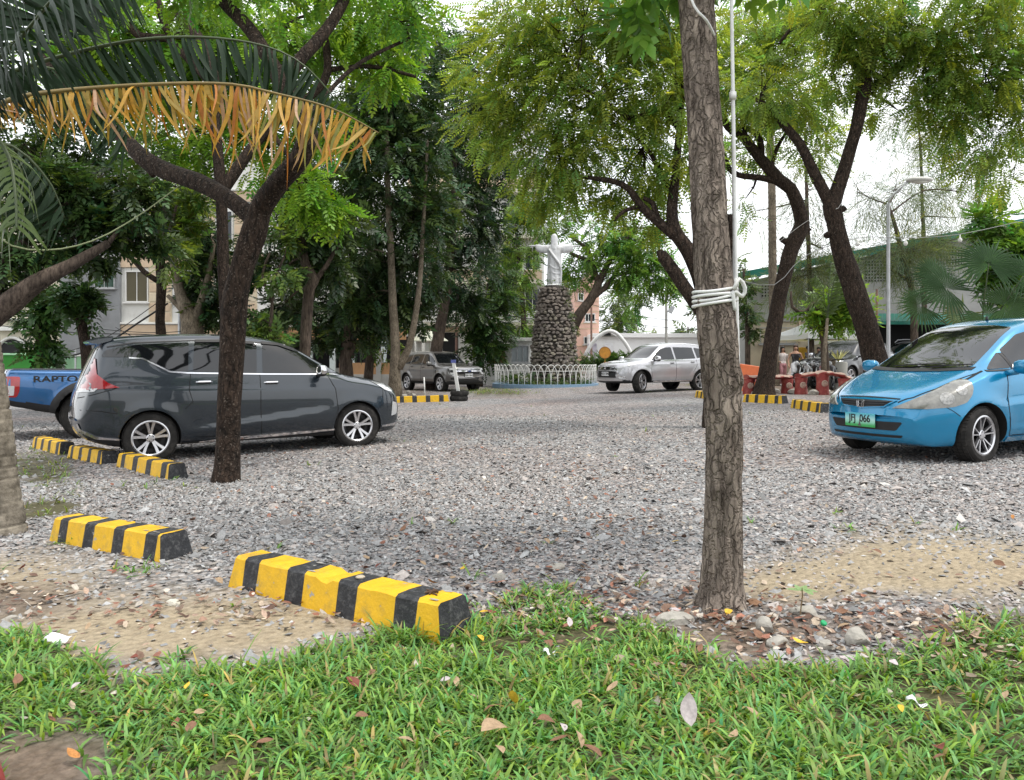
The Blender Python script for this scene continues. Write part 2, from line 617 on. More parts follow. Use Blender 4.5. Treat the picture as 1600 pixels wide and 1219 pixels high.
# ---------------------------------------------------------------- grass
LEAF_G = mat('grass_blade', (0.1, 0.2, 0.04), 0.45, spec=0.35, attr=True, trans=0.30)
def grass_blades(px_pts, name, label, tall=1.0, seed=5, base=(0.15, 0.285, 0.065), wid=1.0):
    rng = np.random.default_rng(seed)
    x, y, nb = px_pts
    x = np.repeat(x, nb); y = np.repeat(y, nb)
    n = len(x)
    x = x + rng.normal(0, .012, n); y = y + rng.normal(0, .012, n)
    L = rng.uniform(.03, .11, n) * tall * (0.7 + 0.6 * vfbm(x * 2, y * 2, 4))
    W = rng.uniform(.003, .0072, n) * wid * (0.7 + .3 * tall)
    a = rng.random(n) * 6.283
    lean = rng.uniform(.25, 1.15, n)
    bend = rng.uniform(.3, 1.3, n)
    dx, dy = np.cos(a), np.sin(a)
    sx, sy = -dy, dx
    ts = np.array([0, .38, .74, 1.0])
    ws = np.array([.7, 1.0, .72, .03])
    V = np.zeros((n, 4, 2, 3))
    px_ = np.zeros(n); pz_ = np.zeros(n)
    ang = lean.copy()
    prevt = 0
    for k, t in enumerate(ts):
        dl = (t - prevt) * L
        px_ = px_ + np.sin(ang) * dl
        pz_ = pz_ + np.cos(ang) * dl
        ang = ang + bend * (t - prevt + .12)
        prevt = t
        for s in (0, 1):
            sg = (-1, 1)[s]
            V[:, k, s, 0] = x + dx * px_ + sx * sg * W * ws[k]
            V[:, k, s, 1] = y + dy * px_ + sy * sg * W * ws[k]
            V[:, k, s, 2] = np.maximum(pz_, -.02) + W * ws[k] * .25
    V[..., 2] += gz(x, y)[:, None, None] - .004
    q = np.array([[0, 1, 3, 2], [2, 3, 5, 4], [4, 5, 7, 6]])
    Q = (q[None] + (np.arange(n) * 8)[:, None, None]).reshape(-1, 4)
    C = hsv_jit(base, n, .28, .10, rng)
    dry = rng.random(n) < 0.09 + .16 * np.clip(vfbm(x * 1.5, y * 1.5, 33) * 3 - 1.6, 0, 1)
    C[dry] = hsv_jit((0.30, 0.25, 0.10), int(dry.sum()), .25, .05, rng)
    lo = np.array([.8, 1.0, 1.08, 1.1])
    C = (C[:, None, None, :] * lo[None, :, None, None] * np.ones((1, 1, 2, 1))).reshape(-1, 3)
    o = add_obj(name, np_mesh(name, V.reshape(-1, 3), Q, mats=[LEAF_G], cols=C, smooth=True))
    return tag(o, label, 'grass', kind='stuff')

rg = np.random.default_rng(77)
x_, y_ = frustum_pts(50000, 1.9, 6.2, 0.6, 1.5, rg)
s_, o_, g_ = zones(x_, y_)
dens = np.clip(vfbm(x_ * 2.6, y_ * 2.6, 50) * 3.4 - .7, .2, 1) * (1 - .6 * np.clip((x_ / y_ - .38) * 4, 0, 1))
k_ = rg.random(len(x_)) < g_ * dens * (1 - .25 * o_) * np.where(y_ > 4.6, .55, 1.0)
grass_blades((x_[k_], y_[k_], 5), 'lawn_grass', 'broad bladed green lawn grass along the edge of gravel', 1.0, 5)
x_, y_ = frustum_pts(60000, 6.0, 40, 1.0, .5, rg)
s_, o_, g_ = zones(x_, y_)
k_ = rg.random(len(x_)) < g_ * .65
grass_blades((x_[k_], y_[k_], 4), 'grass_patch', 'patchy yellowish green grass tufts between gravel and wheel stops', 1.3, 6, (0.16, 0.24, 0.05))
# taller blades growing against the near wheel stop
tp = [G(638 + random.gauss(0, 22), 1004 + random.gauss(0, 6)) for _ in range(26)] + [G(715 + random.gauss(0, 14), 1002 + random.gauss(0, 6)) for _ in range(10)]
tp += [G(100 + random.gauss(0, 45), 1050 + random.gauss(0, 18)) for _ in range(10)] + [G(400 + random.gauss(0, 20), 1058) for _ in range(4)]
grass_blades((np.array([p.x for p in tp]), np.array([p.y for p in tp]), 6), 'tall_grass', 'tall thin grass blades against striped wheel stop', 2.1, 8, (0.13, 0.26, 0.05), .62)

# ---------------------------------------------------------------- dead leaf litter (uncountable) and single leaves
DEAD = mat('dead_leaf', (0.2, 0.13, 0.09), 0.75, spec=0.2, attr=True, var=0.25, vscale=90)
def leaf_shape(n=5, curl=0.3, seed=0):
    r = random.Random(seed)
    ts = [i / n for i in range(n + 1)]
    V, Q = [], []
    fold = r.uniform(.1, .5)
    for t in ts:
        wd = (math.sin(math.pi * min(1, t * 1.02)) ** .75) * 0.26 + .008
        zz = curl * (t - .5) ** 2 + r.uniform(-.02, .02)
        for s in (-1, 0, 1):
            V.append((t - .5, s * wd + .05 * math.sin(t * 3), zz + abs(s) * wd * fold))
    for i in range(n):
        for s in (0, 1):
            a = i * 3 + s
            Q.append((a, a + 1, a + 4, a + 3))
    return np.array(V), np.array(Q)
def litter(n, seed):
    rng = np.random.default_rng(seed)
    x, y = frustum_pts(n * 9, 2.6, 13, .8, rng=rng)
    px, py = pix(x, y, gz(x, y))
    wgt = .22 * blob(px, py, 850, 900, 330, 80) + 1.0 * blob(px, py, 1180, 990, 270, 38) + .85 * blob(px, py, 850, 950, 190, 24) + .35 * blob(px, py, 350, 960, 200, 60) + .8 * blob(px, py, 40, 935, 90, 26) + .14 * blob(px, py, 850, 780, 400, 90) + .8 * blob(px, py, 1500, 985, 170, 40) + .10 * (py > 960)
    wgt *= np.clip(vfbm(x * 2.6, y * 2.6, 61) * 3 - .9, .05, 1.2)
    k = rng.random(len(x)) < wgt
    x, y = x[k][:n], y[k][:n]
    n = len(x)
    lv, lq = leaf_shape(3, .35, 3)
    m = len(lv)
    L = rng.uniform(.018, .06, n)
    V = np.repeat(lv[None], n, 0) * L[:, None, None]
    V[:, :, 1] *= rng.uniform(.7, 1.3, n)[:, None]
    V[:, :, 2] *= rng.uniform(.4, 2.2, n)[:, None] * np.where(rng.random(n) < .5, -1, 1)[:, None]
    tx, ty, a = rng.normal(0, .3, n), rng.normal(0, .3, n), rng.random(n) * 6.283
    V[:, :, 2] += V[:, :, 0] * tx[:, None] + V[:, :, 1] * ty[:, None]
    c, s = np.cos(a)[:, None], np.sin(a)[:, None]
    V = np.stack([V[:, :, 0] * c - V[:, :, 1] * s + x[:, None], V[:, :, 0] * s + V[:, :, 1] * c + y[:, None], V[:, :, 2] + (gz(x, y) + .014 + rng.uniform(0, .014, n))[:, None]], -1)
    Q = (lq[None] + (np.arange(n) * m)[:, None, None]).reshape(-1, 4)
    pal = np.array([(0.28, 0.20, 0.15), (0.20, 0.125, 0.09), (0.36, 0.29, 0.22), (0.24, 0.11, 0.075), (0.40, 0.36, 0.31), (0.13, 0.08, 0.06)])
    C = pal[rng.integers(0, len(pal), n)] * np.exp(rng.normal(0, .25, (n, 1)))
    return V.reshape(-1, 3), Q, np.repeat(C[:, None], m, 1).reshape(-1, 3)
lv_, lq_, lc_ = litter(10500, 31)
tag(add_obj('leaf_litter', np_mesh('leaf_litter', lv_, lq_, mats=[DEAD], cols=lc_, smooth=True)), 'brown and grey dead leaf litter strewn over gravel and lawn', 'leaf litter', kind='stuff')

LEAFTINT = {}
for nm, c in (('brown', (0.19, 0.10, 0.06)), ('tan', (0.34, 0.24, 0.15)), ('grey', (0.42, 0.37, 0.37)), ('yellow', (0.60, 0.38, 0.04)), ('orange', (0.42, 0.19, 0.06)), ('russet', (0.16, 0.05, 0.035))):
    LEAFTINT[nm] = mat('fallen_' + nm, c, .65, spec=.25, var=.3, vscale=6)
LEAFMESH = {}
for nm in LEAFTINT:
    for k in range(3):
        v, q = leaf_shape(6, (.25, .6, -.4)[k], k + 11)
        LEAFMESH[nm, k] = np_mesh('fallen_leaf', v, q, mats=[LEAFTINT[nm]], smooth=True)
def one_leaf(p, nm, k, L, label, rz, tilt=(0, 0), dz=.03, group=None):
    o = add_obj('fallen_leaf', LEAFMESH[nm, k], None, (p.x, p.y, p.z + dz), (tilt[0], tilt[1], rz))
    o.scale = (L, L, L)
    return tag(o, label, 'leaf', group)
rl = random.Random(4)
cnt = 0
tries = 0
while cnt < 110 and tries < 5000:
    tries += 1
    px_, py_ = rl.uniform(10, 1590), rl.uniform(800, 1210)
    p = G(px_, py_)
    s1, o1, g1 = zones(np.array([p.x]), np.array([p.y]))
    wgt = .9 * blob(px_, py_, 1200, 990, 260, 40) + .6 * blob(px_, py_, 850, 920, 300, 60) + .12 + .12 * g1[0] * (py_ > 1060)
    if rl.random() > wgt:
        continue
    nm = rl.choices(['brown', 'tan', 'grey', 'yellow', 'orange', 'russet'], [5, 6, 3, 1, 1.4, 2])[0]
    g_here = g1[0] > .5
    L = rl.uniform(.035, .075) if py_ > 930 else rl.uniform(.045, .075)
    where = 'lying on the lawn grass' if g_here else ('lying on sandy soil' if s1[0] > .5 else ('lying on bare soil by the cable tied trunk' if o1[0] > .5 else 'lying on grey gravel'))
    word = {'brown': 'brown dry', 'tan': 'tan dry', 'grey': 'pale grey dry', 'yellow': 'yellow', 'orange': 'orange', 'russet': 'dark russet dry'}[nm]
    one_leaf(p, nm, rl.randrange(3), L, f'{word} fallen leaf {where}', rl.uniform(0, 6.28), (rl.gauss(0, .3), rl.gauss(0, .3)), .055 if g_here else .03, 'single leaves fallen on the ground')
    cnt += 1
p = G(1078, 1148)
one_leaf(p, 'grey', 0, .105, 'large pale grey leaf standing upright in the lawn', 1.5, (0, R(-72)), .085)
p = G(774, 1175)
one_leaf(p, 'tan', 2, .12, 'narrow curled tan leaf with hooked tip on lawn', .8, (.2, .2), .085)
p = G(803, 1122)
one_leaf(p, 'yellow', 0, .07, 'small bright yellow leaf tucked upright in lawn', 1.2, (0, R(60)), .07)

# ---------------------------------------------------------------- striped concrete wheel stops
YEL = mat('stop_yellow', (0.70, 0.41, 0.014), 0.55, spec=.35, var=.14, vscale=7, dirt=(0.40, 0.26, 0.05), dscale=8, chip=(0.34, 0.32, 0.28), bump=.15, bscale=70)
BLK = mat('stop_black', (0.022, 0.023, 0.026), 0.6, spec=.35, var=.4, vscale=14, dirt=(0.11, 0.11, 0.11), dscale=30, chip=(0.26, 0.25, 0.23), bump=.25, bscale=80)
FLAKE = mat('bare_concrete', (0.33, 0.31, 0.28), .9, var=.2)
def wheel_stop(A, B, stripes, label, w=.25, h=.17, sink=.02, lmin=1.3, lmax=1.85, seed=0, notch=None):
    A, B = Vector(A), Vector(B)
    d = B - A
    d.z = 0
    L = min(max(d.length, lmin), lmax)
    u = d.normalized()
    A = B - u * L
    nrm = Vector((-u.y, u.x, 0))
    if nrm.y < 0:
        nrm = -nrm
    c = (A + B) / 2 + nrm * w / 2
    root = thing('wheel_stop', label, 'wheel stop', gpt(c.x, c.y), math.atan2(u.y, u.x), 'striped concrete wheel stops')
    root.rotation_euler[1] = -math.atan2(float(gz(B.x, B.y) - gz(A.x, A.y)), L)
    rr = random.Random(seed)
    tot = sum(s for s, _ in stripes)
    xs, mats_ = [0.0], []
    for s, mm in stripes:
        nseg = max(1, round(s / tot * L / .045))
        x0 = xs[-1]
        for k in range(nseg):
            xs.append(x0 + s / tot * L * (k + 1) / nseg)
            mats_.append(mm)
    bev = .013
    flip = 1 if nrm.dot(Vector((-u.y, u.x, 0))) > 0 else -1
    vs, fs, ms = [], [], []
    N = 8
    for i, x in enumerate(xs):
        j = lambda s_=.003: rr.gauss(0, s_)
        dip = 0
        if notch and abs(x / L - notch) < .03:
            dip = .018
        wb, wt = w / 2, w / 2 * .68
        sec = [(-wb, -sink), (-wt - bev * .8, h - bev), (-wt + bev * .6, h), (0, h), (wt - bev * .6, h), (wt + bev * .8, h - bev), (wb, -sink), (0, -sink)]
        e = .035 if i == 0 else (-.035 if i == len(xs) - 1 else 0)
        for k, (yy, zz) in enumerate(sec):
            z2 = zz - (dip if 1 <= k <= 5 else 0)
            ee = e * (zz + sink) / h
            sl = (0.0 if i in (0, len(xs) - 1) else j(.004))
            vs.append((x - L / 2 + ee + sl * .4, flip * (yy + j(.0015)), z2 + j(.0018)))
    for i in range(len(xs) - 1):
        for k in range(N):
            k2 = (k + 1) % N
            f = (i * N + k, i * N + k2, (i + 1) * N + k2, (i + 1) * N + k)
            fs.append(f if flip > 0 else f[::-1])
            ms.append(mats_[i])
    cap0 = tuple(range(N)); cap1 = tuple(range((len(xs) - 1) * N, len(xs) * N))
    fs += [cap0[::-1] if flip > 0 else cap0, cap1 if flip > 0 else cap1[::-1]]
    ms += [1, 1]
    b = MB(); b.v, b.f, b.m = vs, fs, ms
    bl = b.build('concrete_block', [YEL, BLK], root)
    # flaked paint on the upper edges
    fl = MB()
    for _ in range(rr.randint(3, 6)):
        fx = rr.uniform(-.45, .45) * L
        fy = rr.choice([-1, 1]) * (w / 2 * .68 - bev)
        n = 7
        ring = [(fx + .025 * rr.uniform(.5, 1.6) * math.cos(t * 6.283 / n), fy * .93 + .010 * rr.uniform(.5, 1.3) * math.sin(t * 6.283 / n), h + .0035) for t in range(n)]
        fl = MB(); fl.add(ring, [tuple(range(n))], 0)
        fl.build('paint_flake', FLAKE, bl)
    return root
STRIPE = [(.8, 0), (.75, 1), (1.5, 0), (.85, 1), (1.6, 0), (.85, 1), (1.6, 0), (.85, 1), (1.0, 0)]
STRIPE_B = [(.8, 0), (.7, 1), (1.5, 0), (.8, 1), (1.55, 0), (.85, 1), (1.6, 0), (.85, 1), (.45, 0)]
wheel_stop(G(355, 917), G(688, 1010), STRIPE, 'yellow and black striped wheel stop half buried in the lawn grass, dirt clod on end', seed=1, notch=.5)
wheel_stop(G(75, 845), G(250, 879), STRIPE_B, 'yellow and black striped wheel stop on gravel beside the ringed palm trunk', seed=2)
wheel_stop(G(181, 729), G(262, 750), STRIPE_B, 'yellow and black wheel stop behind the rear wheel of the dark grey minivan', seed=3, w=.23)
wheel_stop(G(112, 717), G(158, 726), STRIPE_B, 'striped wheel stop under the rear bumper of the dark grey minivan', seed=4, lmin=1.1, w=.23)
wheel_stop(G(30, 694), G(92, 711), STRIPE_B, 'striped wheel stop behind the blue pickup truck', seed=5, lmax=1.6, w=.23)
wheel_stop(G(618, 630), G(702, 627), STRIPE, 'yellow black wheel stop at the foot of tree by grey SUV', seed=6, h=.2)
wheel_stop(G(1066, 618), G(1112, 625), STRIPE_B, 'striped wheel stop partly hidden behind the cable tied trunk', seed=7, h=.2)
wheel_stop(G(1160, 628), G(1222, 631), STRIPE, 'striped wheel stop below the crooked trunk and red bench', seed=8, h=.2, lmin=1.0)
wheel_stop(G(1230, 633), G(1300, 645), STRIPE_B, 'striped wheel stop beside the bright blue hatchback bumper', seed=9, h=.2, lmin=1.2)
# dropping on the near block
q = G(686, 975)
db = MB()
rq = random.Random(3)
for _ in range(16):
    db.tube([(rq.gauss(0, .016), rq.gauss(0, .012), -.004 + rq.uniform(0, .012)), (rq.gauss(0, .016), rq.gauss(0, .012), .002 + rq.uniform(0, .014))], .004, 5)
dd = G(688, 1010) + (G(355, 917) - G(688, 1010)).normalized() * .16
dd = dd + Vector((.07, .105, 0))
o = db.build('soil_clod', mat('clod', (0.09, 0.05, 0.03), .95), None, loc=(dd.x, dd.y, float(gz(dd.x, dd.y)) + .176))
tag(o, 'small dark clod of soil on end of wheel stop', 'clod')
dd2 = G(688, 1010) + (G(355, 917) - G(688, 1010)).normalized() * .62 + Vector((.06, .095, 0))
pb = MB()
pb.lathe([(.004, 0), (.022, .002), (.025, .009), (.014, .015), (.003, .016)], 7)
o = pb.build('pebble', STONE_M if False else mat('pebble', (0.40, 0.35, 0.27), .85, var=.2), None, smooth=False, loc=(dd2.x, dd2.y, float(gz(dd2.x, dd2.y)) + .171))
tag(o, 'flat beige pebble on top of the wheel stop in the lawn', 'pebble')

# ---------------------------------------------------------------- rocks, litter and seedling by the cable tied trunk
ROCK = mat('rock', (0.36, 0.34, 0.30), .9, var=.35, vscale=9, dirt=(0.17, 0.14, 0.11), dscale=6, bump=.5, bscale=30)
def rock(px, py, wpx, label, flat=.55, seed=0, m=None):
    p = G(px, py)
    s = wpx / F * p.y / 2
    bm = bmesh.new()
    bmesh.ops.create_icosphere(bm, subdivisions=3, radius=1)
    r = random.Random(seed)
    pl = [(Vector((r.gauss(0, 1), r.gauss(0, 1), r.gauss(0, .8))).normalized(), r.uniform(.62, .95)) for _ in range(9)]
    for v in bm.verts:
        c = v.co.copy()
        for nn, dd_ in pl:
            k = c.dot(nn) - dd_
            if k > 0:
                c -= nn * k
        c *= 1 + .06 * mnoise.noise(c * 3 + Vector((seed, 0, 0)))
        v.co = (c.x * s, c.y * s * .8, c.z * s * flat)
    me = bpy.data.meshes.new('rock')
    bm.to_mesh(me); bm.free()
    me.materials.append(m or ROCK)
    o = add_obj('rock', me, None, (p.x, p.y, p.z + s * flat * .35), (0, 0, r.uniform(0, 6)))
    return tag(o, label, 'rock', 'rocks around the cable tied trunk')
rock(1055, 972, 62, 'flat grey slab of rock at cable tied trunk foot', .35, 1)
rock(1195, 985, 34, 'upright pale lump of rock in front of cable tied trunk', .95, 2)
rock(1215, 1008, 40, 'low whitish rock at lawn edge before the cable tied trunk', .5, 3)
rock(1340, 1005, 44, 'broken pale rock with white face at lawn edge', .85, 4)
rock(1292, 1012, 28, 'small square whitish rock beside broken pale rock', .7, 5)
rock(1258, 960, 50, 'flat pale rock behind the tiny seedling', .4, 6)
rock(270, 945, 26, 'single white limestone lump on the sandy patch', .5, 7, mat('lime', (0.55, 0.52, 0.44), .9, var=.2))
rock(780, 905, 24, 'pale stone lump on gravel near the wheel stop end', .6, 8)
rock(15, 968, 24, 'flat grey stone on soil at the lawn edge', .4, 9)
rock(870, 888, 34, 'wide flat brownish stone lying among the gravel', .35, 10)
rock(1010, 985, 40, 'weathered grey stone sunk in lawn edge by dry leaves', .4, 11)
rock(1178, 945, 30, 'rusty brown stone against the cable tied trunk foot', .45, 12, mat('rust', (0.20, 0.11, 0.06), .9, var=.3))

# seedling
p = G(1250, 968)
sl = thing('seedling', 'tiny green seedling with five leaves by pale rocks', 'plant', p)
b = MB()
b.tube([(0, 0, 0), (.004, 0, .05), (.012, .002, .11), (.010, 0, .15)], [.004, .003, .003, .002], 6)
b.build('stem', mat('seedling_stem', (0.18, 0.12, 0.06), .7), sl)
SEED = mat('seedling_leaf', (0.22, 0.34, 0.14), .5, trans=.25, var=.15)
v, q_ = leaf_shape(5, .2, 3)
lm = np_mesh('leaf', v, q_, mats=[SEED], smooth=True)
for a, t, L in ((2.9, -.1, .075), (-.3, .25, .07), (.9, -.5, .06), (-1.2, .3, .07), (1.9, -.7, .055)):
    o = add_obj('leaf', lm, sl, (.011 + .5 * L * math.cos(a), .5 * L * math.sin(a), .148 - .15 * L), (0, t * .5, a))
    o.scale = (L, L, L)
p = G(1286, 982)
b = MB(); b.lathe([(.013, 0), (.0145, .003), (.0145, .011), (.012, .013), (.002, .013)], 16)
tag(b.build('bottle_cap', mat('cap', (0.0, 0.30, 0.10), .35), None, loc=(p.x, p.y, p.z + .02), rot=(.5, .3, 0)), 'bright green bottle cap among dry leaves', 'bottle cap')
PAPER = mat('paper', (0.80, 0.80, 0.82), .7, var=.05)
def scrap(px, py, w_, h_, label, seed, tilt=(.3, .2)):
    p = G(px, py)
    r = random.Random(seed)
    V, Q = [], []
    for i in range(6):
        for j in range(4):
            V.append(((i / 5 - .5) * w_, (j / 3 - .5) * h_, r.gauss(0, .006) + .012 * math.sin(i * 1.3)))
    for i in range(5):
        for j in range(3):
            Q.append((i * 4 + j, i * 4 + 4 + j, i * 4 + 5 + j, i * 4 + 1 + j))
    o = add_obj('paper_scrap', np_mesh('paper_scrap', V, Q, mats=[PAPER], smooth=False), None, (p.x, p.y, p.z + .035), (*tilt, r.uniform(-.3, .3)))
    m = o.modifiers.new('thick', 'SOLIDIFY'); m.thickness = .001
    return tag(o, label, 'paper')
scrap(90, 1010, .11, .05, 'white paper scrap at lawn edge on the sandy side', 1, (.6, .1))
scrap(858, 1032, .05, .03, 'crumpled white scrap in lawn near the gravel', 2)
scrap(1432, 1112, .07, .012, 'thin white plastic strip on the lawn', 3)
# red painted kerb end in the corner
p = G(-20, 1228)
b = MB()
pts = [(-.45, -.25, .05), (-.2, -.10, .06), (-.02, .02, .055), (.06, -.10, .05), (.10, -.30, .045)]
b.tube([Vector(p) + Vector(q) for q in pts], .055, 12)
tag(b.build('painted_edging', mat('red_edging', (0.22, 0.03, 0.03), .5, var=.25, dirt=(.35, .2, .18), dscale=20), None, smooth=True), 'red painted round edging at the corner of lawn', 'edging')
# ================================================================ VEHICLES
GLASS = mat('tinted_glass', (0.006, 0.007, 0.008), 0.03, spec=0.6, coat=0.3)
RUB = mat('tyre_rubber', (0.020, 0.019, 0.018), 0.85, spec=.25, var=.3, vscale=20, dirt=(0.06, 0.055, 0.05), dscale=9)
PLAST = mat('black_plastic', (0.016, 0.016, 0.017), 0.55, spec=.4, var=.2)
GAP = mat('panel_gap', (0.004, 0.004, 0.004), 0.8)
CHROME = mat('chrome', (0.72, 0.72, 0.74), 0.12, metal=1.0)
ALLOY = mat('alloy', (0.62, 0.62, 0.64), 0.28, metal=0.9, var=.08)
ALLOYD = mat('alloy_dark', (0.035, 0.035, 0.038), 0.4, metal=0.5)
REDL = mat('tail_lamp_red', (0.28, 0.005, 0.008), 0.12, spec=.6, coat=.8)
CLEAR = mat('lamp_clear', (0.50, 0.51, 0.52), 0.12, spec=.6, coat=.9, var=.12, vscale=14)
HAZED = mat('lamp_hazed', (0.17, 0.168, 0.15), 0.2, spec=.5, coat=1.0, var=.4, vscale=11)
REFL = mat('lamp_reflector', (0.27, 0.27, 0.26), 0.35, metal=0, coat=.6, var=.6, vscale=30)
WHITEP = mat('plate_white', (0.72, 0.73, 0.74), .4)
INKB = mat('ink_black', (0.012, 0.012, 0.012), .5)
WELL = mat('wheel_well', (0.006, 0.006, 0.006), .95)

def pchip(xs, ys, x):
    xs = np.asarray(xs, float); ys = np.asarray(ys, float); x = np.asarray(x, float)
    h = np.diff(xs); dl = np.diff(ys) / h
    m = np.zeros(len(xs))
    for i in range(1, len(xs) - 1):
        if dl[i - 1] * dl[i] > 0:
            w1 = 2 * h[i] + h[i - 1]; w2 = h[i] + 2 * h[i - 1]
            m[i] = (w1 + w2) / (w1 / dl[i - 1] + w2 / dl[i])
    m[0], m[-1] = dl[0], dl[-1]
    i = np.clip(np.searchsorted(xs, x) - 1, 0, len(h) - 1)
    t = np.clip((x - xs[i]) / h[i], 0, 1)
    return ys[i] * (2 * t ** 3 - 3 * t ** 2 + 1) + h[i] * m[i] * (t ** 3 - 2 * t ** 2 + t) + ys[i + 1] * (-2 * t ** 3 + 3 * t ** 2) + h[i] * m[i + 1] * (t ** 3 - t ** 2)

def prof(tab, u):
    return pchip([a for a, _ in tab], [b for _, b in tab], u)

def rounded(poly, r=0.03, n=3):
    out_ = []
    L = len(poly)
    for i in range(L):
        a, b, c = (Vector((*poly[i - 1], 0)), Vector((*poly[i], 0)), Vector((*poly[(i + 1) % L], 0)))
        d1, d2 = a - b, c - b
        rr = min(r, d1.length * .4, d2.length * .4)
        p1, p2 = b + d1.normalized() * rr, b + d2.normalized() * rr
        for k in range(n + 1):
            t = k / n
            q = p1 * (1 - t) ** 2 + b * 2 * t * (1 - t) + p2 * t ** 2
            out_.append((q.x, q.y))
    return out_

def ribbon(pts, w):
    """polyline to a thin outline of width w (or list of widths)"""
    ws = w if hasattr(w, '__len__') else [w] * len(pts)
    a, b = [], []
    for i, p in enumerate(pts):
        q0, q1 = pts[max(i - 1, 0)], pts[min(i + 1, len(pts) - 1)]
        dx, dy = q1[0] - q0[0], q1[1] - q0[1]
        l_ = math.hypot(dx, dy) or 1
        nx, ny = -dy / l_, dx / l_
        a.append((p[0] + nx * ws[i] / 2, p[1] + ny * ws[i] / 2))
        b.append((p[0] - nx * ws[i] / 2, p[1] - ny * ws[i] / 2))
    return a + b[::-1]

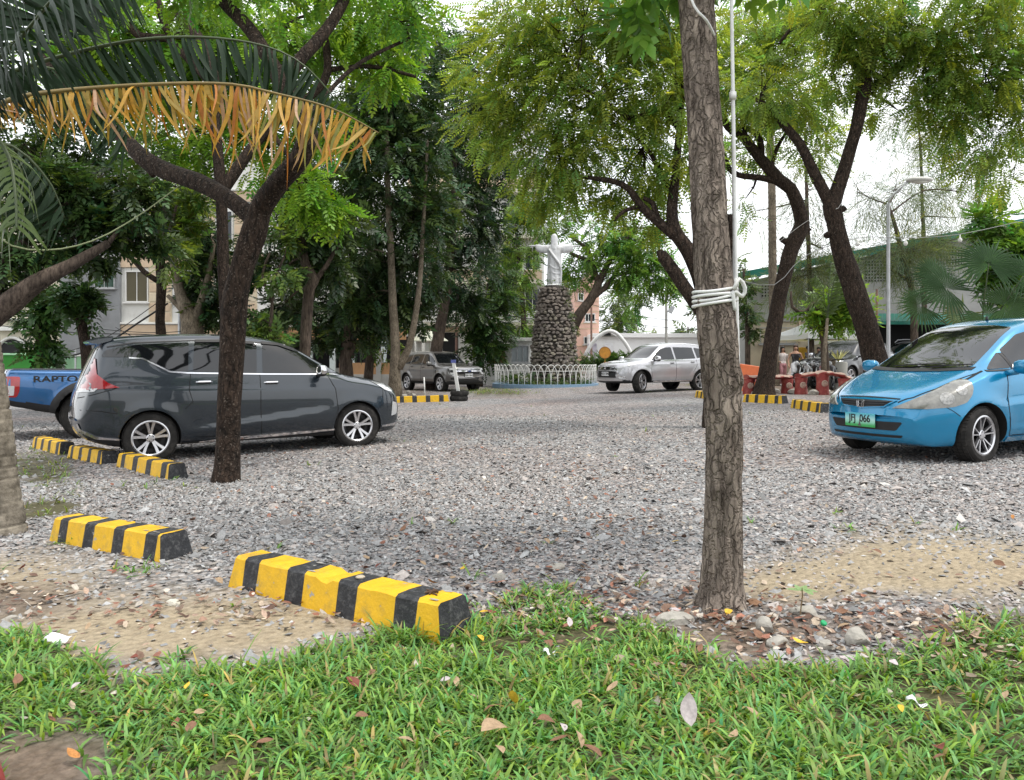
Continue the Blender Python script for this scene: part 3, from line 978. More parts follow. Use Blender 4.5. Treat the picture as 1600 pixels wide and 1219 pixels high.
class Car:
    def __init__(self, S, name, label, cat, loc, heading, pm, scale=1.0, group=None, clad=None):
        self.S = S
        self.L = S['L']
        self.root = thing(name, label, cat, loc, heading, group)
        self.root.scale = (scale,) * 3
        self.pm = pm
        self.body(clad)
    def X(self, u):
        return self.L / 2 - u
    def body(self, clad):
        S, L = self.S, self.L
        u = np.unique(np.concatenate([np.linspace(0, .12, 12), np.linspace(.12, .5, 10), np.linspace(.5, L - .5, int((L - 1) / .07)), np.linspace(L - .5, L - .12, 14), np.linspace(L - .12, L, 10)]))
        zt, zb, zl = prof(S['top'], u), prof(S['bot'], u), prof(S['belt'], u)
        hw, rw = prof(S['plan'], u), prof(S['roofw'], u)
        M = 70
        rows = []
        for i in range(len(u)):
            H = zt[i] - zb[i]
            zs = min(zl[i], zb[i] + .86 * H)
            w_ = hw[i]
            g = zt[i] - zs
            e = min(.09, g * .35)
            wr = min(rw[i], w_ * .97)
            hs = zs - zb[i]
            pts = [(0, zb[i]), (.55 * w_, zb[i]), (.88 * w_, zb[i] + .01 * hs), (.955 * w_, zb[i] + .12 * hs), (.985 * w_, zb[i] + .34 * hs), (w_, zb[i] + .62 * hs), (.992 * w_, zb[i] + .82 * hs), (.955 * w_, zs),
                   (.5 * (.955 * w_ + wr) + .012, zs + .5 * (g - e)), (wr, zt[i] - e), (wr - .07, zt[i] - .42 * e), (wr * .55, zt[i] - .10 * e), (0, zt[i])]
            p = np.array(pts)
            c = np.concatenate([[0], np.cumsum(np.hypot(*np.diff(p, axis=0).T) + 1e-4)])
            # keep the same points on the same feature in every station
            k = np.arange(len(pts)) * (M - 1) / (len(pts) - 1)
            t = np.interp(np.arange(M), k, c)
            rows.append(np.stack([pchip(c, p[:, 0], t), pchip(c, p[:, 1], t)], 1))
        rows = np.array(rows)                     # station, m, (y,z)
        y, z = rows[..., 0], rows[..., 1]
        W = max(hw)
        uu = np.repeat(u[:, None], M, 1)
        side = np.clip((y / hw[:, None] - .75) / .2, 0, 1)
        for zc, amp, sg, u0, u1 in S.get('crease', ()):
            zz = zc[0] + (zc[1] - zc[0]) * np.clip((uu - u0) / (u1 - u0), 0, 1)
            win = np.clip((uu - u0) / .25, 0, 1) * np.clip((u1 - uu) / .25, 0, 1)
            y = y + side * win * amp * (0.5 - 0.5 * np.tanh((z - zz) / sg)) * np.clip((z - zb[:, None]) / .25, 0, 1)
        for uw in S['wheels']:
            d = np.hypot(uu - uw, z - S['rw'])
            y = y + side * S.get('flare', .018) * np.exp(-((d - S['ra'] - .02) / .07) ** 2) * (z > S['rw'] * .5)
        bf, br = S.get('bendf', .2), S.get('bendr', .14)
        sh = bf * np.clip(1 - uu / .75, 0, 1) ** 1.6 * (y / W) ** 2.2 - br * np.clip(1 - (L - uu) / .6, 0, 1) ** 1.6 * (y / W) ** 2.2
        # glass of the windscreen and hood edge bow forward in the middle
        ws0, ws1 = S['screen']
        sh = sh + .10 * (y / W) ** 2 * np.clip(1 - np.abs(uu - (ws0 + ws1) / 2) / ((ws1 - ws0) / 2 + .3), 0, 1) * np.clip((z - zl[:, None]) / .22, 0, 1) ** 1.5
        Xc = L / 2 - (uu + sh)
        N = len(u)
        V = np.concatenate([np.stack([Xc, -y, z], -1).reshape(-1, 3), np.stack([Xc, y, z], -1).reshape(-1, 3)])
        idx = np.arange(N * M).reshape(N, M)
        a = np.stack([idx[:-1, :-1], idx[:-1, 1:], idx[1:, 1:], idx[1:, :-1]], -1).reshape(-1, 4)
        Q = np.concatenate([a, a[:, ::-1] + N * M])
        bm = bmesh.new()
        me0 = np_mesh('tmp', V, Q)
        bm.from_mesh(me0)
        bmesh.ops.remove_doubles(bm, verts=bm.verts, dist=.0006)
        be = [e_ for e_ in bm.edges if e_.is_boundary]
        bmesh.ops.holes_fill(bm, edges=be, sides=0)
        bmesh.ops.recalc_face_normals(bm, faces=bm.faces)
        self.bvh = BVHTree.FromBMesh(bm)
        me = bpy.data.meshes.new('body')
        bm.to_mesh(me)
        bm.free()
        bpy.data.meshes.remove(me0)
        me.materials.append(self.pm); me.materials.append(WELL); me.materials.append(PLAST)
        tmp = add_obj('tmp_body', me)
        cut = MB()
        for uw in S['wheels']:
            for s in (-1, 1):
                y0, y1 = s * (W - .30), s * (W + .3)
                cut.lathe([(S['ra'], min(y0, y1)), (S['ra'], max(y0, y1))], 40, (self.X(uw), 0, S['rw']), 'Y', 0)
        cm = cut.mesh('cut', [WELL])
        bmc = bmesh.new(); bmc.from_mesh(cm); bmesh.ops.recalc_face_normals(bmc, faces=bmc.faces); bmc.to_mesh(cm); bmc.free()
        co = add_obj('tmp_cut', cm)
        mo = tmp.modifiers.new('b', 'BOOLEAN')
        mo.operation = 'DIFFERENCE'; mo.object = co; mo.solver = 'EXACT'
        mo.material_mode = 'TRANSFER'
        dg = bpy.context.evaluated_depsgraph_get()
        fin = bpy.data.meshes.new_from_object(tmp.evaluated_get(dg))
        bpy.data.objects.remove(tmp); bpy.data.objects.remove(co)
        fin.name = 'body'
        if clad:
            wi = [i for i, m_ in enumerate(fin.materials) if m_ == PLAST][0]
            ui, zi = [q[0] for q in clad], [q[1] for q in clad]
            for p_ in fin.polygons:
                if p_.material_index == 0 and p_.center.z < np.interp(L / 2 - p_.center.x, ui, zi):
                    p_.material_index = wi
        fin.polygons.foreach_set('use_smooth', [True] * len(fin.polygons))
        fin.set_sharp_from_angle(angle=R(38))
        self.bodyo = add_obj('body', fin, self.root)
    def cast(self, o, d):
        h = self.bvh.ray_cast(o, d)
        return h[0], h[1]
    def panel(self, name, poly, m, view='R', off=.004, res=.06, parent=None, rim=.012, both=False, label=None):
        if both:
            a = self.panel(name, poly, m, 'R', off, res, parent, rim, False, label)
            b_ = self.panel(name, poly, m, 'L', off, res, parent, rim, False, label)
            return a, b_
        bm = bmesh.new()
        f = bm.faces.new([bm.verts.new((p[0], p[1], 0)) for p in poly])
        xs = [p[0] for p in poly]; ys = [p[1] for p in poly]
        for ax, lo, hi in ((0, min(xs), max(xs)), (1, min(ys), max(ys))):
            n = int((hi - lo) / res)
            for k in range(1, n + 1):
                c = lo + (hi - lo) * k / (n + 1)
                no = (1, 0, 0) if ax == 0 else (0, 1, 0)
                co = (c, 0, 0) if ax == 0 else (0, c, 0)
                bmesh.ops.bisect_plane(bm, geom=bm.verts[:] + bm.edges[:] + bm.faces[:], plane_co=co, plane_no=no, dist=1e-5)
        bmesh.ops.triangulate(bm, faces=[f_ for f_ in bm.faces if len(f_.verts) > 4])
        if isinstance(view, tuple):
            az = view[1]
            d = Vector((-math.cos(az), -math.sin(az), 0))
            sx = Vector((-math.sin(az), math.cos(az), 0))
        last = None
        bad = []
        for v in bm.verts:
            a, b_ = v.co.x, v.co.y
            if view == 'R':
                o, d = Vector((self.X(a), -6, b_)), Vector((0, 1, 0))
            elif view == 'L':
                o, d = Vector((self.X(a), 6, b_)), Vector((0, -1, 0))
            elif view == 'F':
                o, d = Vector((12, a, b_)), Vector((-1, 0, 0))
            elif view == 'B':
                o, d = Vector((-12, a, b_)), Vector((1, 0, 0))
            elif view == 'T':
                o, d = Vector((self.X(a), b_, 8)), Vector((0, 0, -1))
            else:
                o = sx * a - d * 12 + Vector((0, 0, b_))
            h, nn = self.cast(o, d)
            if h is None:
                bad.append(v)
                continue
            off_d = nn if nn.dot(d) < -.25 else -d
            v.co = h + off_d * off
        if bad:
            bmesh.ops.delete(bm, geom=bad, context='VERTS')
        be = [e_ for e_ in bm.edges if e_.is_boundary]
        if rim and be:
            r_ = bmesh.ops.extrude_edge_only(bm, edges=be)
            for v in [g_ for g_ in r_['geom'] if isinstance(g_, bmesh.types.BMVert)]:
                v.co += d * rim
        bmesh.ops.recalc_face_normals(bm, faces=bm.faces)
        c = sum((f_.normal * f_.calc_area() for f_ in bm.faces), Vector())
        if c.dot(d) > 0:
            bmesh.ops.reverse_faces(bm, faces=bm.faces)
        me = bpy.data.meshes.new(name)
        bm.to_mesh(me); bm.free()
        me.materials.append(m)
        me.polygons.foreach_set('use_smooth', [True] * len(me.polygons))
        me.set_sharp_from_angle(angle=R(40))
        o_ = add_obj(name, me, parent or self.root)
        if label:
            o_['label'] = label
        return o_
    def surf(self, u, z, side):
        h, n_ = self.cast(Vector((self.X(u), 6 * side, z)), Vector((0, -side, 0)))
        return h
    def handle(self, u, z, m, w_=.19):
        for s in (-1, 1):
            h = self.surf(u, z, s)
            b = MB()
            b.box((0, s * .006, 0), (w_ * .8, .012, .05), m=1)
            b.tube([(-w_ / 2, 0, 0), (-w_ * .4, s * .03, .004), (w_ * .4, s * .03, .004), (w_ / 2, 0, 0)], .014, 8)
            b.build('door_handle', [m, PLAST], self.root, smooth=True, sharp=40, loc=h)
    def mirror(self, u, z, top, low, size=(.14, .24, .17)):
        for s in (-1, 1):
            h = self.surf(u, z, s)
            b = MB()
            n, k = 14, 9
            vs, fs = [], []
            cx = h + Vector((-.02, s * (size[1] / 2 + .07), .05))
            for i in range(k):
                ph = math.pi * i / (k - 1) - math.pi / 2
                for j in range(n):
                    t = 2 * math.pi * j / n
                    cp, ct, st_ = math.cos(ph), math.cos(t), math.sin(t)
                    sg = lambda q, e: math.copysign(abs(q) ** e, q)
                    x_ = size[0] / 2 * sg(cp, .55) * sg(ct, .6)
                    if x_ < -.03:
                        x_ = -.03 + (x_ + .03) * .2
                    vs.append(cx + Vector((x_, s * size[1] / 2 * math.sin(ph), size[2] / 2 * sg(cp, .55) * sg(st_, .7))))
            for i in range(k - 1):
                for j in range(n):
                    j2 = (j + 1) % n
                    fs.append((i * n + j, i * n + j2, (i + 1) * n + j2, (i + 1) * n + j))
            b.add(vs, fs)
            b.m = [1 if sum(b.v[q][2] for q in f_) / 4 < cx.z - .03 else 0 for f_ in b.f]
            mo = b.build('mirror', [top, low], self.root, smooth=True)
            a = MB()
            a.tube([h + Vector((0, -s * .02, -.02)), cx + Vector((0, -s * size[1] * .3, -.05))], [.035, .03], 8)
            a.build('mirror_arm', low, mo, smooth=True)
    def wheel(self, u, side, R_, wd, ns=5, steer=0.0, style='double', dark=False, inset=.015):
        W = max(b for _, b in self.S['plan'])
        root = add_obj('wheel', None, self.root, (self.X(u), side * (W - wd / 2 - inset), R_), (0, 0, (0 if side > 0 else math.pi) + steer))
        rr = R_ * .69
        h = wd / 2
        t = MB()
        t.lathe([(rr - .012, -h + .02), (rr, h - .012), (rr + .012, h), (R_ * .86, h + .004), (R_ * .955, h - .012), (R_ * .985, h - .03), (R_, h - .05), (R_, 0), (R_, -h + .05), (R_ * .97, -h + .015), (R_ * .86, -h), (rr, -h)], 48, axis='Y', close=True)
        # tread blocks
        for k in range(48):
            a = 2 * math.pi * k / 48
            for yy in (-.28, .0, .28):
                Mx = Matrix.Rotation(-a, 3, 'Y')
                t.box(Mx @ Vector((R_ + .001, 0, 0)) + Vector((0, yy * wd, 0)), (.008, wd * .24, R_ * .105), M=Mx)
        t.build('tyre', RUB, root, smooth=True, sharp=35)
        b = MB()
        b.lathe([(rr + .004, h - .006), (rr - .010, h - .002), (rr - .022, h - .012), (rr - .026, h - .035)], 48, axis='Y', close=True)
        bar_ = MB()
        bar_.lathe([(.01, h - .125), (rr - .035, h - .12), (rr - .022, h - .03), (rr - .018, h - .03), (rr - .018, h - .14), (.01, h - .14)], 40, axis='Y', close=True)
        bar_.lathe([(.045, h - .11), (rr * .62, h - .11), (rr * .62, h - .098), (.045, h - .098)], 32, axis='Y', m=1, close=True)
        for k in range(ns):
            a0 = 2 * math.pi * (k + .25) / ns
            def spoke(a1, a2, w0, w1):
                Mx = Matrix.Rotation(-a1, 3, 'Y'); Mo = Matrix.Rotation(-a2, 3, 'Y')
                v = []
                for (q, M_, ww, yf, dep) in ((.045, Mx, w0, h - .030, .03), (rr * .6, None, (w0 + w1) / 2, h - .022, .028), (rr - .014, Mo, w1, h - .010, .026)):
                    M2 = M_ if M_ is not None else Matrix.Rotation(-(a1 + a2) / 2, 3, 'Y')
                    for (s2, y2) in ((-1, yf - dep), (1, yf - dep), (.82, yf), (-.82, yf)):
                        v.append(M2 @ Vector((q, 0, s2 * ww / 2)) + Vector((0, y2, 0)))
                f_ = []
                for i in (0, 4):
                    f_ += [(i + 0, i + 1, i + 5, i + 4), (i + 1, i + 2, i + 6, i + 5), (i + 2, i + 3, i + 7, i + 6), (i + 3, i + 0, i + 4, i + 7)]
                b.add(v, f_ + [(0, 3, 2, 1), (8, 9, 10, 11)])
            da = 2 * math.pi / ns
            if style == 'double':
                spoke(a0 - da * .10, a0 - da * .17, .03, .045 * R_ / .33)
                spoke(a0 + da * .10, a0 + da * .17, .03, .045 * R_ / .33)
            elif style == 'thin':
                spoke(a0 - da * .15, a0 - da * .19, .016, .014)
                spoke(a0 + da * .15, a0 + da * .19, .016, .014)
            else:
                spoke(a0, a0, .045, .07)
        ro = b.build('rim', [ALLOY], root, smooth=True, sharp=30)
        bar_.build('rim_barrel', [ALLOYD, RUB], ro, smooth=True, sharp=30)  # barrel and brake disc coloured near-black for the shade between spokes
        hb = MB()
        hb.lathe([(.052, h - .05), (.052, h - .026), (.044, h - .020), (.012, h - .019)], 20, axis='Y')
        for k in range(5):
            a = 2 * math.pi * k / 5
            hb.lathe([(.008, h - .03), (.008, h - .018)], 8, (.038 * math.cos(a), 0, .038 * math.sin(a)), 'Y', 1)
        hb.build('hub_cap', [ALLOY, ALLOYD], ro, smooth=True, sharp=30)
        return root
    def screen(self, poly, name='windshield', view='F', m=None):
        return self.panel(name, poly, m or GLASS, view, .004, .07)

def text_mesh(txt, size, m, bold=0.0, extr=.002):
    c = bpy.data.curves.new('txt', 'FONT')
    c.body = txt
    c.size = size
    c.align_x = 'CENTER'; c.align_y = 'CENTER'
    c.extrude = extr
    c.offset = bold
    o = add_obj('txt', c)
    dg = bpy.context.evaluated_depsgraph_get()
    me = bpy.data.meshes.new_from_object(o.evaluated_get(dg))
    bpy.data.objects.remove(o)
    me.materials.clear(); me.materials.append(m)
    return me

def plate_front(car, z, wd, ht, base_m, txt, ink, tsize, sq=.62, dy=0.0, tz=0.0):
    xs = [car.cast(Vector((12, dy + a * wd / 2, z + q * ht / 2)), Vector((-1, 0, 0)))[0] for a in (-1, 0, 1) for q in (-1, 0, 1)]
    h = Vector((max(q.x for q in xs if q is not None), dy, z))
    b = MB(); b.box((0, 0, 0), (.008, wd, ht))
    p = b.build('license_plate', base_m, car.root, bevel=.002, loc=h + Vector((.008, 0, 0)), rot=(0, 0, 0))
    t = add_obj('plate_number', text_mesh(txt, tsize, ink, .0015 * tsize / .1), p, (.0055, 0, tz), (R(90), 0, R(90)))
    t.scale = (sq, 1, 1)
    return p

def heading_pos(px_c, d, ang):
    return Gd(px_c, d)

# ---------------------------------------------------------------- dark grey minivan
DARKP = paint('paint_slate', (0.016, 0.024, 0.033), .3, .26)
LIV = dict(L=4.51, wheels=(.86, 3.635), rw=.328, ra=.365, screen=(1.0, 1.9), bendf=.26, bendr=.14, flare=.016,
    top=[(0, .58), (.02, .72), (.06, .80), (.14, .875), (.3, .945), (.6, 1.02), (.95, 1.085), (1.05, 1.12), (1.3, 1.285), (1.6, 1.465), (1.85, 1.57), (2.1, 1.63), (2.5, 1.675), (3.0, 1.69), (3.6, 1.675), (4.0, 1.64), (4.14, 1.60), (4.20, 1.52), (4.30, 1.30), (4.39, 1.10), (4.45, .95), (4.49, .80), (4.51, .62)],
    bot=[(0, .52), (.02, .36), (.08, .26), (.2, .21), (.6, .2), (3.9, .22), (4.25, .28), (4.42, .36), (4.49, .48), (4.51, .58)],
    belt=[(0, .55), (.1, .78), (.5, .92), (1.0, 1.0), (1.6, 1.03), (3.0, 1.07), (4.0, 1.12), (4.3, 1.1), (4.51, .6)],
    plan=[(0, .60), (.05, .68), (.15, .76), (.4, .845), (.9, .875), (3.8, .875), (4.2, .85), (4.42, .79), (4.49, .72), (4.51, .66)],
    roofw=[(0, .5), (.5, .66), (1.0, .70), (1.3, .68), (1.8, .63), (2.5, .61), (3.8, .60), (4.2, .58), (4.51, .5)],
    crease=(((.90, .985), .013, .012, .7, 4.35), ((.62, .40), .024, .014, 1.25, 3.25)))
pr, pf = G(231, 722), G(560, 697)
ang = math.atan2(pf.y - pr.y, pf.x - pr.x)
mid = (pr + pf) / 2
hd = Vector((math.cos(ang), math.sin(ang), 0))
ctr = mid + Vector((-hd.y, hd.x, 0)) * .86 + hd * (.86 + 2.775 / 2 - 4.51 / 2) * -1
c = Car(LIV, 'minivan', 'dark slate grey minivan parked behind the forked dark trunk', 'minivan', gpt(ctr.x, ctr.y, -.01), ang, DARKP, 1.03)
c.root.rotation_euler[1] = -math.atan2(float(pf.z - pr.z), (pf - pr).length)
c.panel('quarter_window', rounded([(1.06, 1.10), (1.31, 1.11), (1.33, 1.20), (1.27, 1.215)], .015), GLASS, both=True)
c.panel('front_window', rounded([(1.37, 1.115), (1.37, 1.22), (1.68, 1.415), (1.92, 1.50), (2.17, 1.53), (2.21, 1.13)], .03), GLASS, both=True)
c.panel('rear_window', rounded([(2.29, 1.13), (2.25, 1.535), (2.7, 1.56), (3.06, 1.56), (3.11, 1.165)], .03), GLASS, both=True)
c.panel('rear_quarter_window', rounded([(3.17, 1.17), (3.38, 1.19), (3.70, 1.365), (4.17, 1.375), (4.12, 1.46), (3.75, 1.53), (3.13, 1.56)], .03), GLASS, both=True)
c.panel('window_trim', ribbon([(1.04, 1.085), (2.2, 1.115), (3.17, 1.152), (3.39, 1.172), (3.70, 1.348), (3.86, 1.36)], .018), CHROME, both=True, off=.006)
c.panel('roof_trim', ribbon([(1.65, 1.42), (1.92, 1.525), (2.3, 1.562), (3.1, 1.582), (3.8, 1.552), (4.1, 1.50)], .014), PLAST, both=True, off=.005)
for s in (-1, 1):
    c.panel('rain_guard', ribbon([(2.28, 1.50), (2.30, 1.545), (2.7, 1.572), (3.05, 1.57)], .035), PLAST, 'R' if s < 0 else 'L', off=.018)
    c.panel('rain_guard', ribbon([(1.72, 1.44), (1.95, 1.522), (2.18, 1.546)], .035), PLAST, 'R' if s < 0 else 'L', off=.018)
for ln in ([(1.20, .33), (1.17, .60), (1.20, .88), (1.30, 1.09)], [(2.25, .29), (2.26, .7), (2.25, 1.12)], [(3.14, 1.16), (3.17, .93), (3.13, .78), (3.22, .69)], [(1.25, .315), (2.25, .285), (3.1, .31)], [(4.02, .98), (4.30, .90), (4.43, .86)], [(4.0, .66), (4.2, .70), (4.46, .72)], [(.46, .73), (.44, .90), (.55, .98), (.95, 1.06)]):
    c.panel('door_seam', ribbon(ln, .009), GAP, both=True, off=.0025, rim=.004)
c.panel('tail_lamp', rounded([(4.22, 1.36), (4.27, 1.36), (4.43, 1.03), (4.45, .96), (3.98, .985), (4.11, 1.05), (4.22, 1.15)], .01), REDL, both=True, off=.012)
c.panel('tail_lamp_lens', rounded([(4.22, .985), (4.44, .975), (4.445, .93), (4.26, .945)], .01), CLEAR, both=True, off=.012)
c.panel('sill_trim', ribbon([(1.22, .30), (1.6, .288), (2.7, .262), (3.05, .245)], [.02, .035, .045, .01]), CHROME, both=True, off=.014)
c.panel('bumper_trim', ribbon([(3.98, .335), (4.25, .37), (4.42, .47), (4.46, .60)], [.02, .03, .035, .02]), CHROME, both=True, off=.012)
c.panel('bumper_guard', rounded([(3.99, .33), (4.25, .36), (4.42, .45), (4.44, .37), (4.2, .26), (3.99, .245)], .02), PLAST, both=True, off=.006)
c.panel('lower_sill', ribbon([(1.22, .235), (2.5, .222), (3.26, .232)], .05), PLAST, both=True, off=.008)
c.panel('headlight', rounded([(.12, .84), (.34, .925), (.60, .975), (.42, .84), (.28, .80)], .02), CLEAR, both=True, off=.006)
c.panel('fog_lamp', rounded([(.14, .62), (.27, .66), (.30, .44), (.18, .46)], .02), CLEAR, both=True, off=.006)
c.panel('chin_trim', ribbon([(.10, .335), (.25, .31), (.48, .30)], [.05, .04, .02]), CHROME, both=True, off=.012)
c.panel('grille', rounded([(-.45, .70), (.45, .70), (.30, .42), (-.30, .42)], .04), PLAST, 'F')
c.panel('lower_intake', rounded([(-.5, .38), (.5, .38), (.45, .28), (-.45, .28)], .03), PLAST, 'F')
c.screen(rounded([(-.62, 1.13), (.62, 1.13), (.55, 1.55), (-.55, 1.55)], .05))
c.screen(rounded([(-.54, 1.14), (.54, 1.14), (.50, 1.50), (-.50, 1.50)], .05), 'rear_screen', 'B')
c.handle(2.10, 1.00, CHROME)
c.handle(2.98, 1.03, CHROME)
c.mirror(1.42, 1.10, CHROME, PLAST)
sp = MB()
prf = [(4.02, 1.645), (4.22, 1.625), (4.32, 1.585), (4.30, 1.565), (4.18, 1.56), (4.05, 1.60)]
for y_ in (-.56, -.45, 0, .45, .56):
    e_ = .0 if abs(y_) < .5 else .03
    sp.v += [(c.X(a - e_ * (a > 4.2)), y_, b_ - e_ * .6) for a, b_ in prf]
n_ = len(prf)
for i in range(4):
    for k in range(n_):
        k2 = (k + 1) % n_
        sp.f.append((i * n_ + k, i * n_ + k2, (i + 1) * n_ + k2, (i + 1) * n_ + k))
sp.f += [tuple(range(n_))[::-1], tuple(range(4 * n_, 5 * n_))]
sp.m = [0] * len(sp.f)
sp.build('roof_spoiler', DARKP, c.root, smooth=True, sharp=50)
an = MB(); an.tube([(c.X(3.75), 0, 1.655), (c.X(3.95), 0, 1.78)], [.008, .003], 6)
an.build('antenna', PLAST, c.root)
for s in (-1, 1):
    c.wheel(.86, s, .328, .21, 5, R(-4))
    c.wheel(3.635, s, .328, .21, 5)

# ---------------------------------------------------------------- bright blue hatchback
BLUEP = paint('paint_azure', (0.001, 0.205, 0.40), .35, .24)
FIT = dict(L=3.83, wheels=(.78, 3.23), rw=.292, ra=.338, screen=(.9, 1.8), bendf=.27, bendr=.12, flare=.020,
    top=[(0, .50), (.02, .60), (.06, .655), (.15, .715), (.4, .815), (.7, .92), (.85, .97), (.92, 1.0), (1.2, 1.185), (1.5, 1.355), (1.75, 1.45), (2.0, 1.498), (2.4, 1.522), (2.9, 1.50), (3.35, 1.44), (3.55, 1.38), (3.65, 1.2), (3.74, .98), (3.80, .8), (3.83, .55)],
    bot=[(0, .46), (.02, .30), (.08, .215), (.2, .185), (3.5, .20), (3.75, .28), (3.83, .5)],
    belt=[(0, .48), (.1, .62), (.4, .745), (.8, .875), (1.2, .92), (3.2, 1.02), (3.7, .9), (3.83, .55)],
    plan=[(0, .55), (.04, .63), (.12, .70), (.3, .78), (.6, .825), (1.2, .8375), (3.2, .8375), (3.6, .80), (3.78, .72), (3.83, .64)],
    roofw=[(0, .45), (.4, .62), (.8, .68), (1.1, .67), (1.6, .60), (2.2, .57), (3.3, .55), (3.83, .45)],
    crease=(((.62, .68), .018, .008, .9, 3.6), ((.36, .36), .02, .01, 1.1, 2.95)))
wl = G(1526, 721)
phi = R(22)
hd = Vector((-math.cos(phi), -math.sin(phi), 0))
lf = Vector((-hd.y, hd.x, 0))          # car's left
ctr = wl - lf * .80 - hd * (FIT['L'] / 2 - .78) * 1.07
h_ = Car(FIT, 'hatchback', 'bright blue hatchback with hazed headlights and green number plate', 'car', gpt(ctr.x, ctr.y, -.005), math.atan2(hd.y, hd.x), BLUEP, 1.07)
roll = math.atan2(float(gz(ctr.x + lf.x, ctr.y + lf.y) - gz(ctr.x - lf.x, ctr.y - lf.y)), 2)
h_.root.rotation_euler = (0, -math.atan2(float(gz(ctr.x + hd.x, ctr.y + hd.y) - gz(ctr.x - hd.x, ctr.y - hd.y)), 2), math.atan2(hd.y, hd.x))
c = h_
c.screen(rounded([(-.60, .985), (-.35, .965), (0, .96), (.35, .965), (.60, .985), (.50, 1.395), (.3, 1.425), (0, 1.432), (-.3, 1.425), (-.50, 1.395)], .03))
c.screen(rounded([(-.5, 1.0), (.5, 1.0), (.46, 1.34), (-.46, 1.34)], .05), 'rear_screen', 'B')
c.panel('quarter_window', rounded([(.98, .955), (1.26, .965), (1.26, 1.13)], .02), GLASS, both=True)
c.panel('front_window', rounded([(1.30, .965), (1.30, 1.15), (1.62, 1.315), (1.85, 1.365), (2.12, 1.38), (2.14, 1.0)], .03), GLASS, both=True)
c.panel('rear_window', rounded([(2.20, 1.0), (2.18, 1.385), (2.8, 1.37), (3.1, 1.30), (3.0, 1.05)], .04), GLASS, both=True)
c.panel('window_trim', ribbon([(.95, .94), (1.3, .945), (2.14, .98), (3.05, 1.03)], .016), PLAST, both=True, off=.006)
c.panel('window_frame', ribbon([(1.28, .95), (1.28, 1.12)], .03), PLAST, both=True, off=.006)
for ln in ([(1.16, .27), (1.12, .6), (1.17, .90)], [(2.17, .27), (2.17, .98)], [(1.16, .27), (2.17, .265), (2.9, .28)], [(.60, .83), (.75, .88), (.92, .94)]):
    c.panel('door_seam', ribbon(ln, .009), GAP, both=True, off=.0025, rim=.004)
# hood seam
for s in (-1, 1):
    c.panel('hood_seam', ribbon([(.10, s * .40), (.2, s * .50), (.4, s * .60), (.7, s * .68), (.92, s * .72)], .010), GAP, 'T', off=.003, rim=.004)
c.panel('hood_seam', ribbon([(-.40, .668), (-.2, .678), (0, .681), (.2, .678), (.40, .668)], .011), GAP, 'F', off=.003, rim=.004)
HL = [(-1.06, .575), (-.86, .665), (-.66, .755), (-.48, .845), (-.40, .862), (-.335, .845), (-.31, .79), (-.325, .71), (-.38, .635), (-.50, .595), (-.75, .575)]
for s in (1, -1):
    pl = [(s * a, b_) for a, b_ in HL]
    if s < 0:
        pl = pl[::-1]
    hl = c.panel('headlight', rounded(pl, .02, 2), HAZED, ('A', s * R(45)), .010, .04)
    for (q, zz, rr_) in ((-.56, .675, .066), (-.42, .75, .05)):
        ring = [(s * (q + rr_ * math.cos(t * .449)), zz + rr_ * .85 * math.sin(t * .449)) for t in range(14)]
        if s < 0:
            ring = ring[::-1]
        c.panel('reflector', ring, REFL, ('A', s * R(45)), .0125, .03, hl, rim=0)
c.panel('grille', rounded([(-.36, .647), (0, .652), (.36, .647), (.26, .590), (0, .572), (-.26, .590)], .015), PLAST, 'F', .006)
for k, zz in enumerate((.632, .612)):
    c.panel('grille_bar', ribbon([(-.31 + .03 * k, zz), (0, zz - .004), (.31 - .03 * k, zz)], .007), ALLOYD, 'F', .014)
c.panel('grille_trim', ribbon([(-.38, .650), (-.28, .585), (0, .565), (.28, .585), (.38, .650)], .011), BLUEP, 'F', .014)
c.panel('lower_intake', rounded([(-.47, .435), (.47, .435), (.40, .345), (-.40, .345)], .025), PLAST, 'F', .004)
c.panel('lower_slot', rounded([(-.46, .298), (.46, .298), (.44, .272), (-.44, .272)], .008), PLAST, 'F', .004)
c.panel('bumper_seam', ribbon([(.34, .60), (.42, .55), (.48, .50)], .006), GAP, both=True, off=.002, rim=.003)
c.panel('lower_sill', ribbon([(1.14, .235), (2.89, .24)], .05), BLUEP, both=True, off=.012)
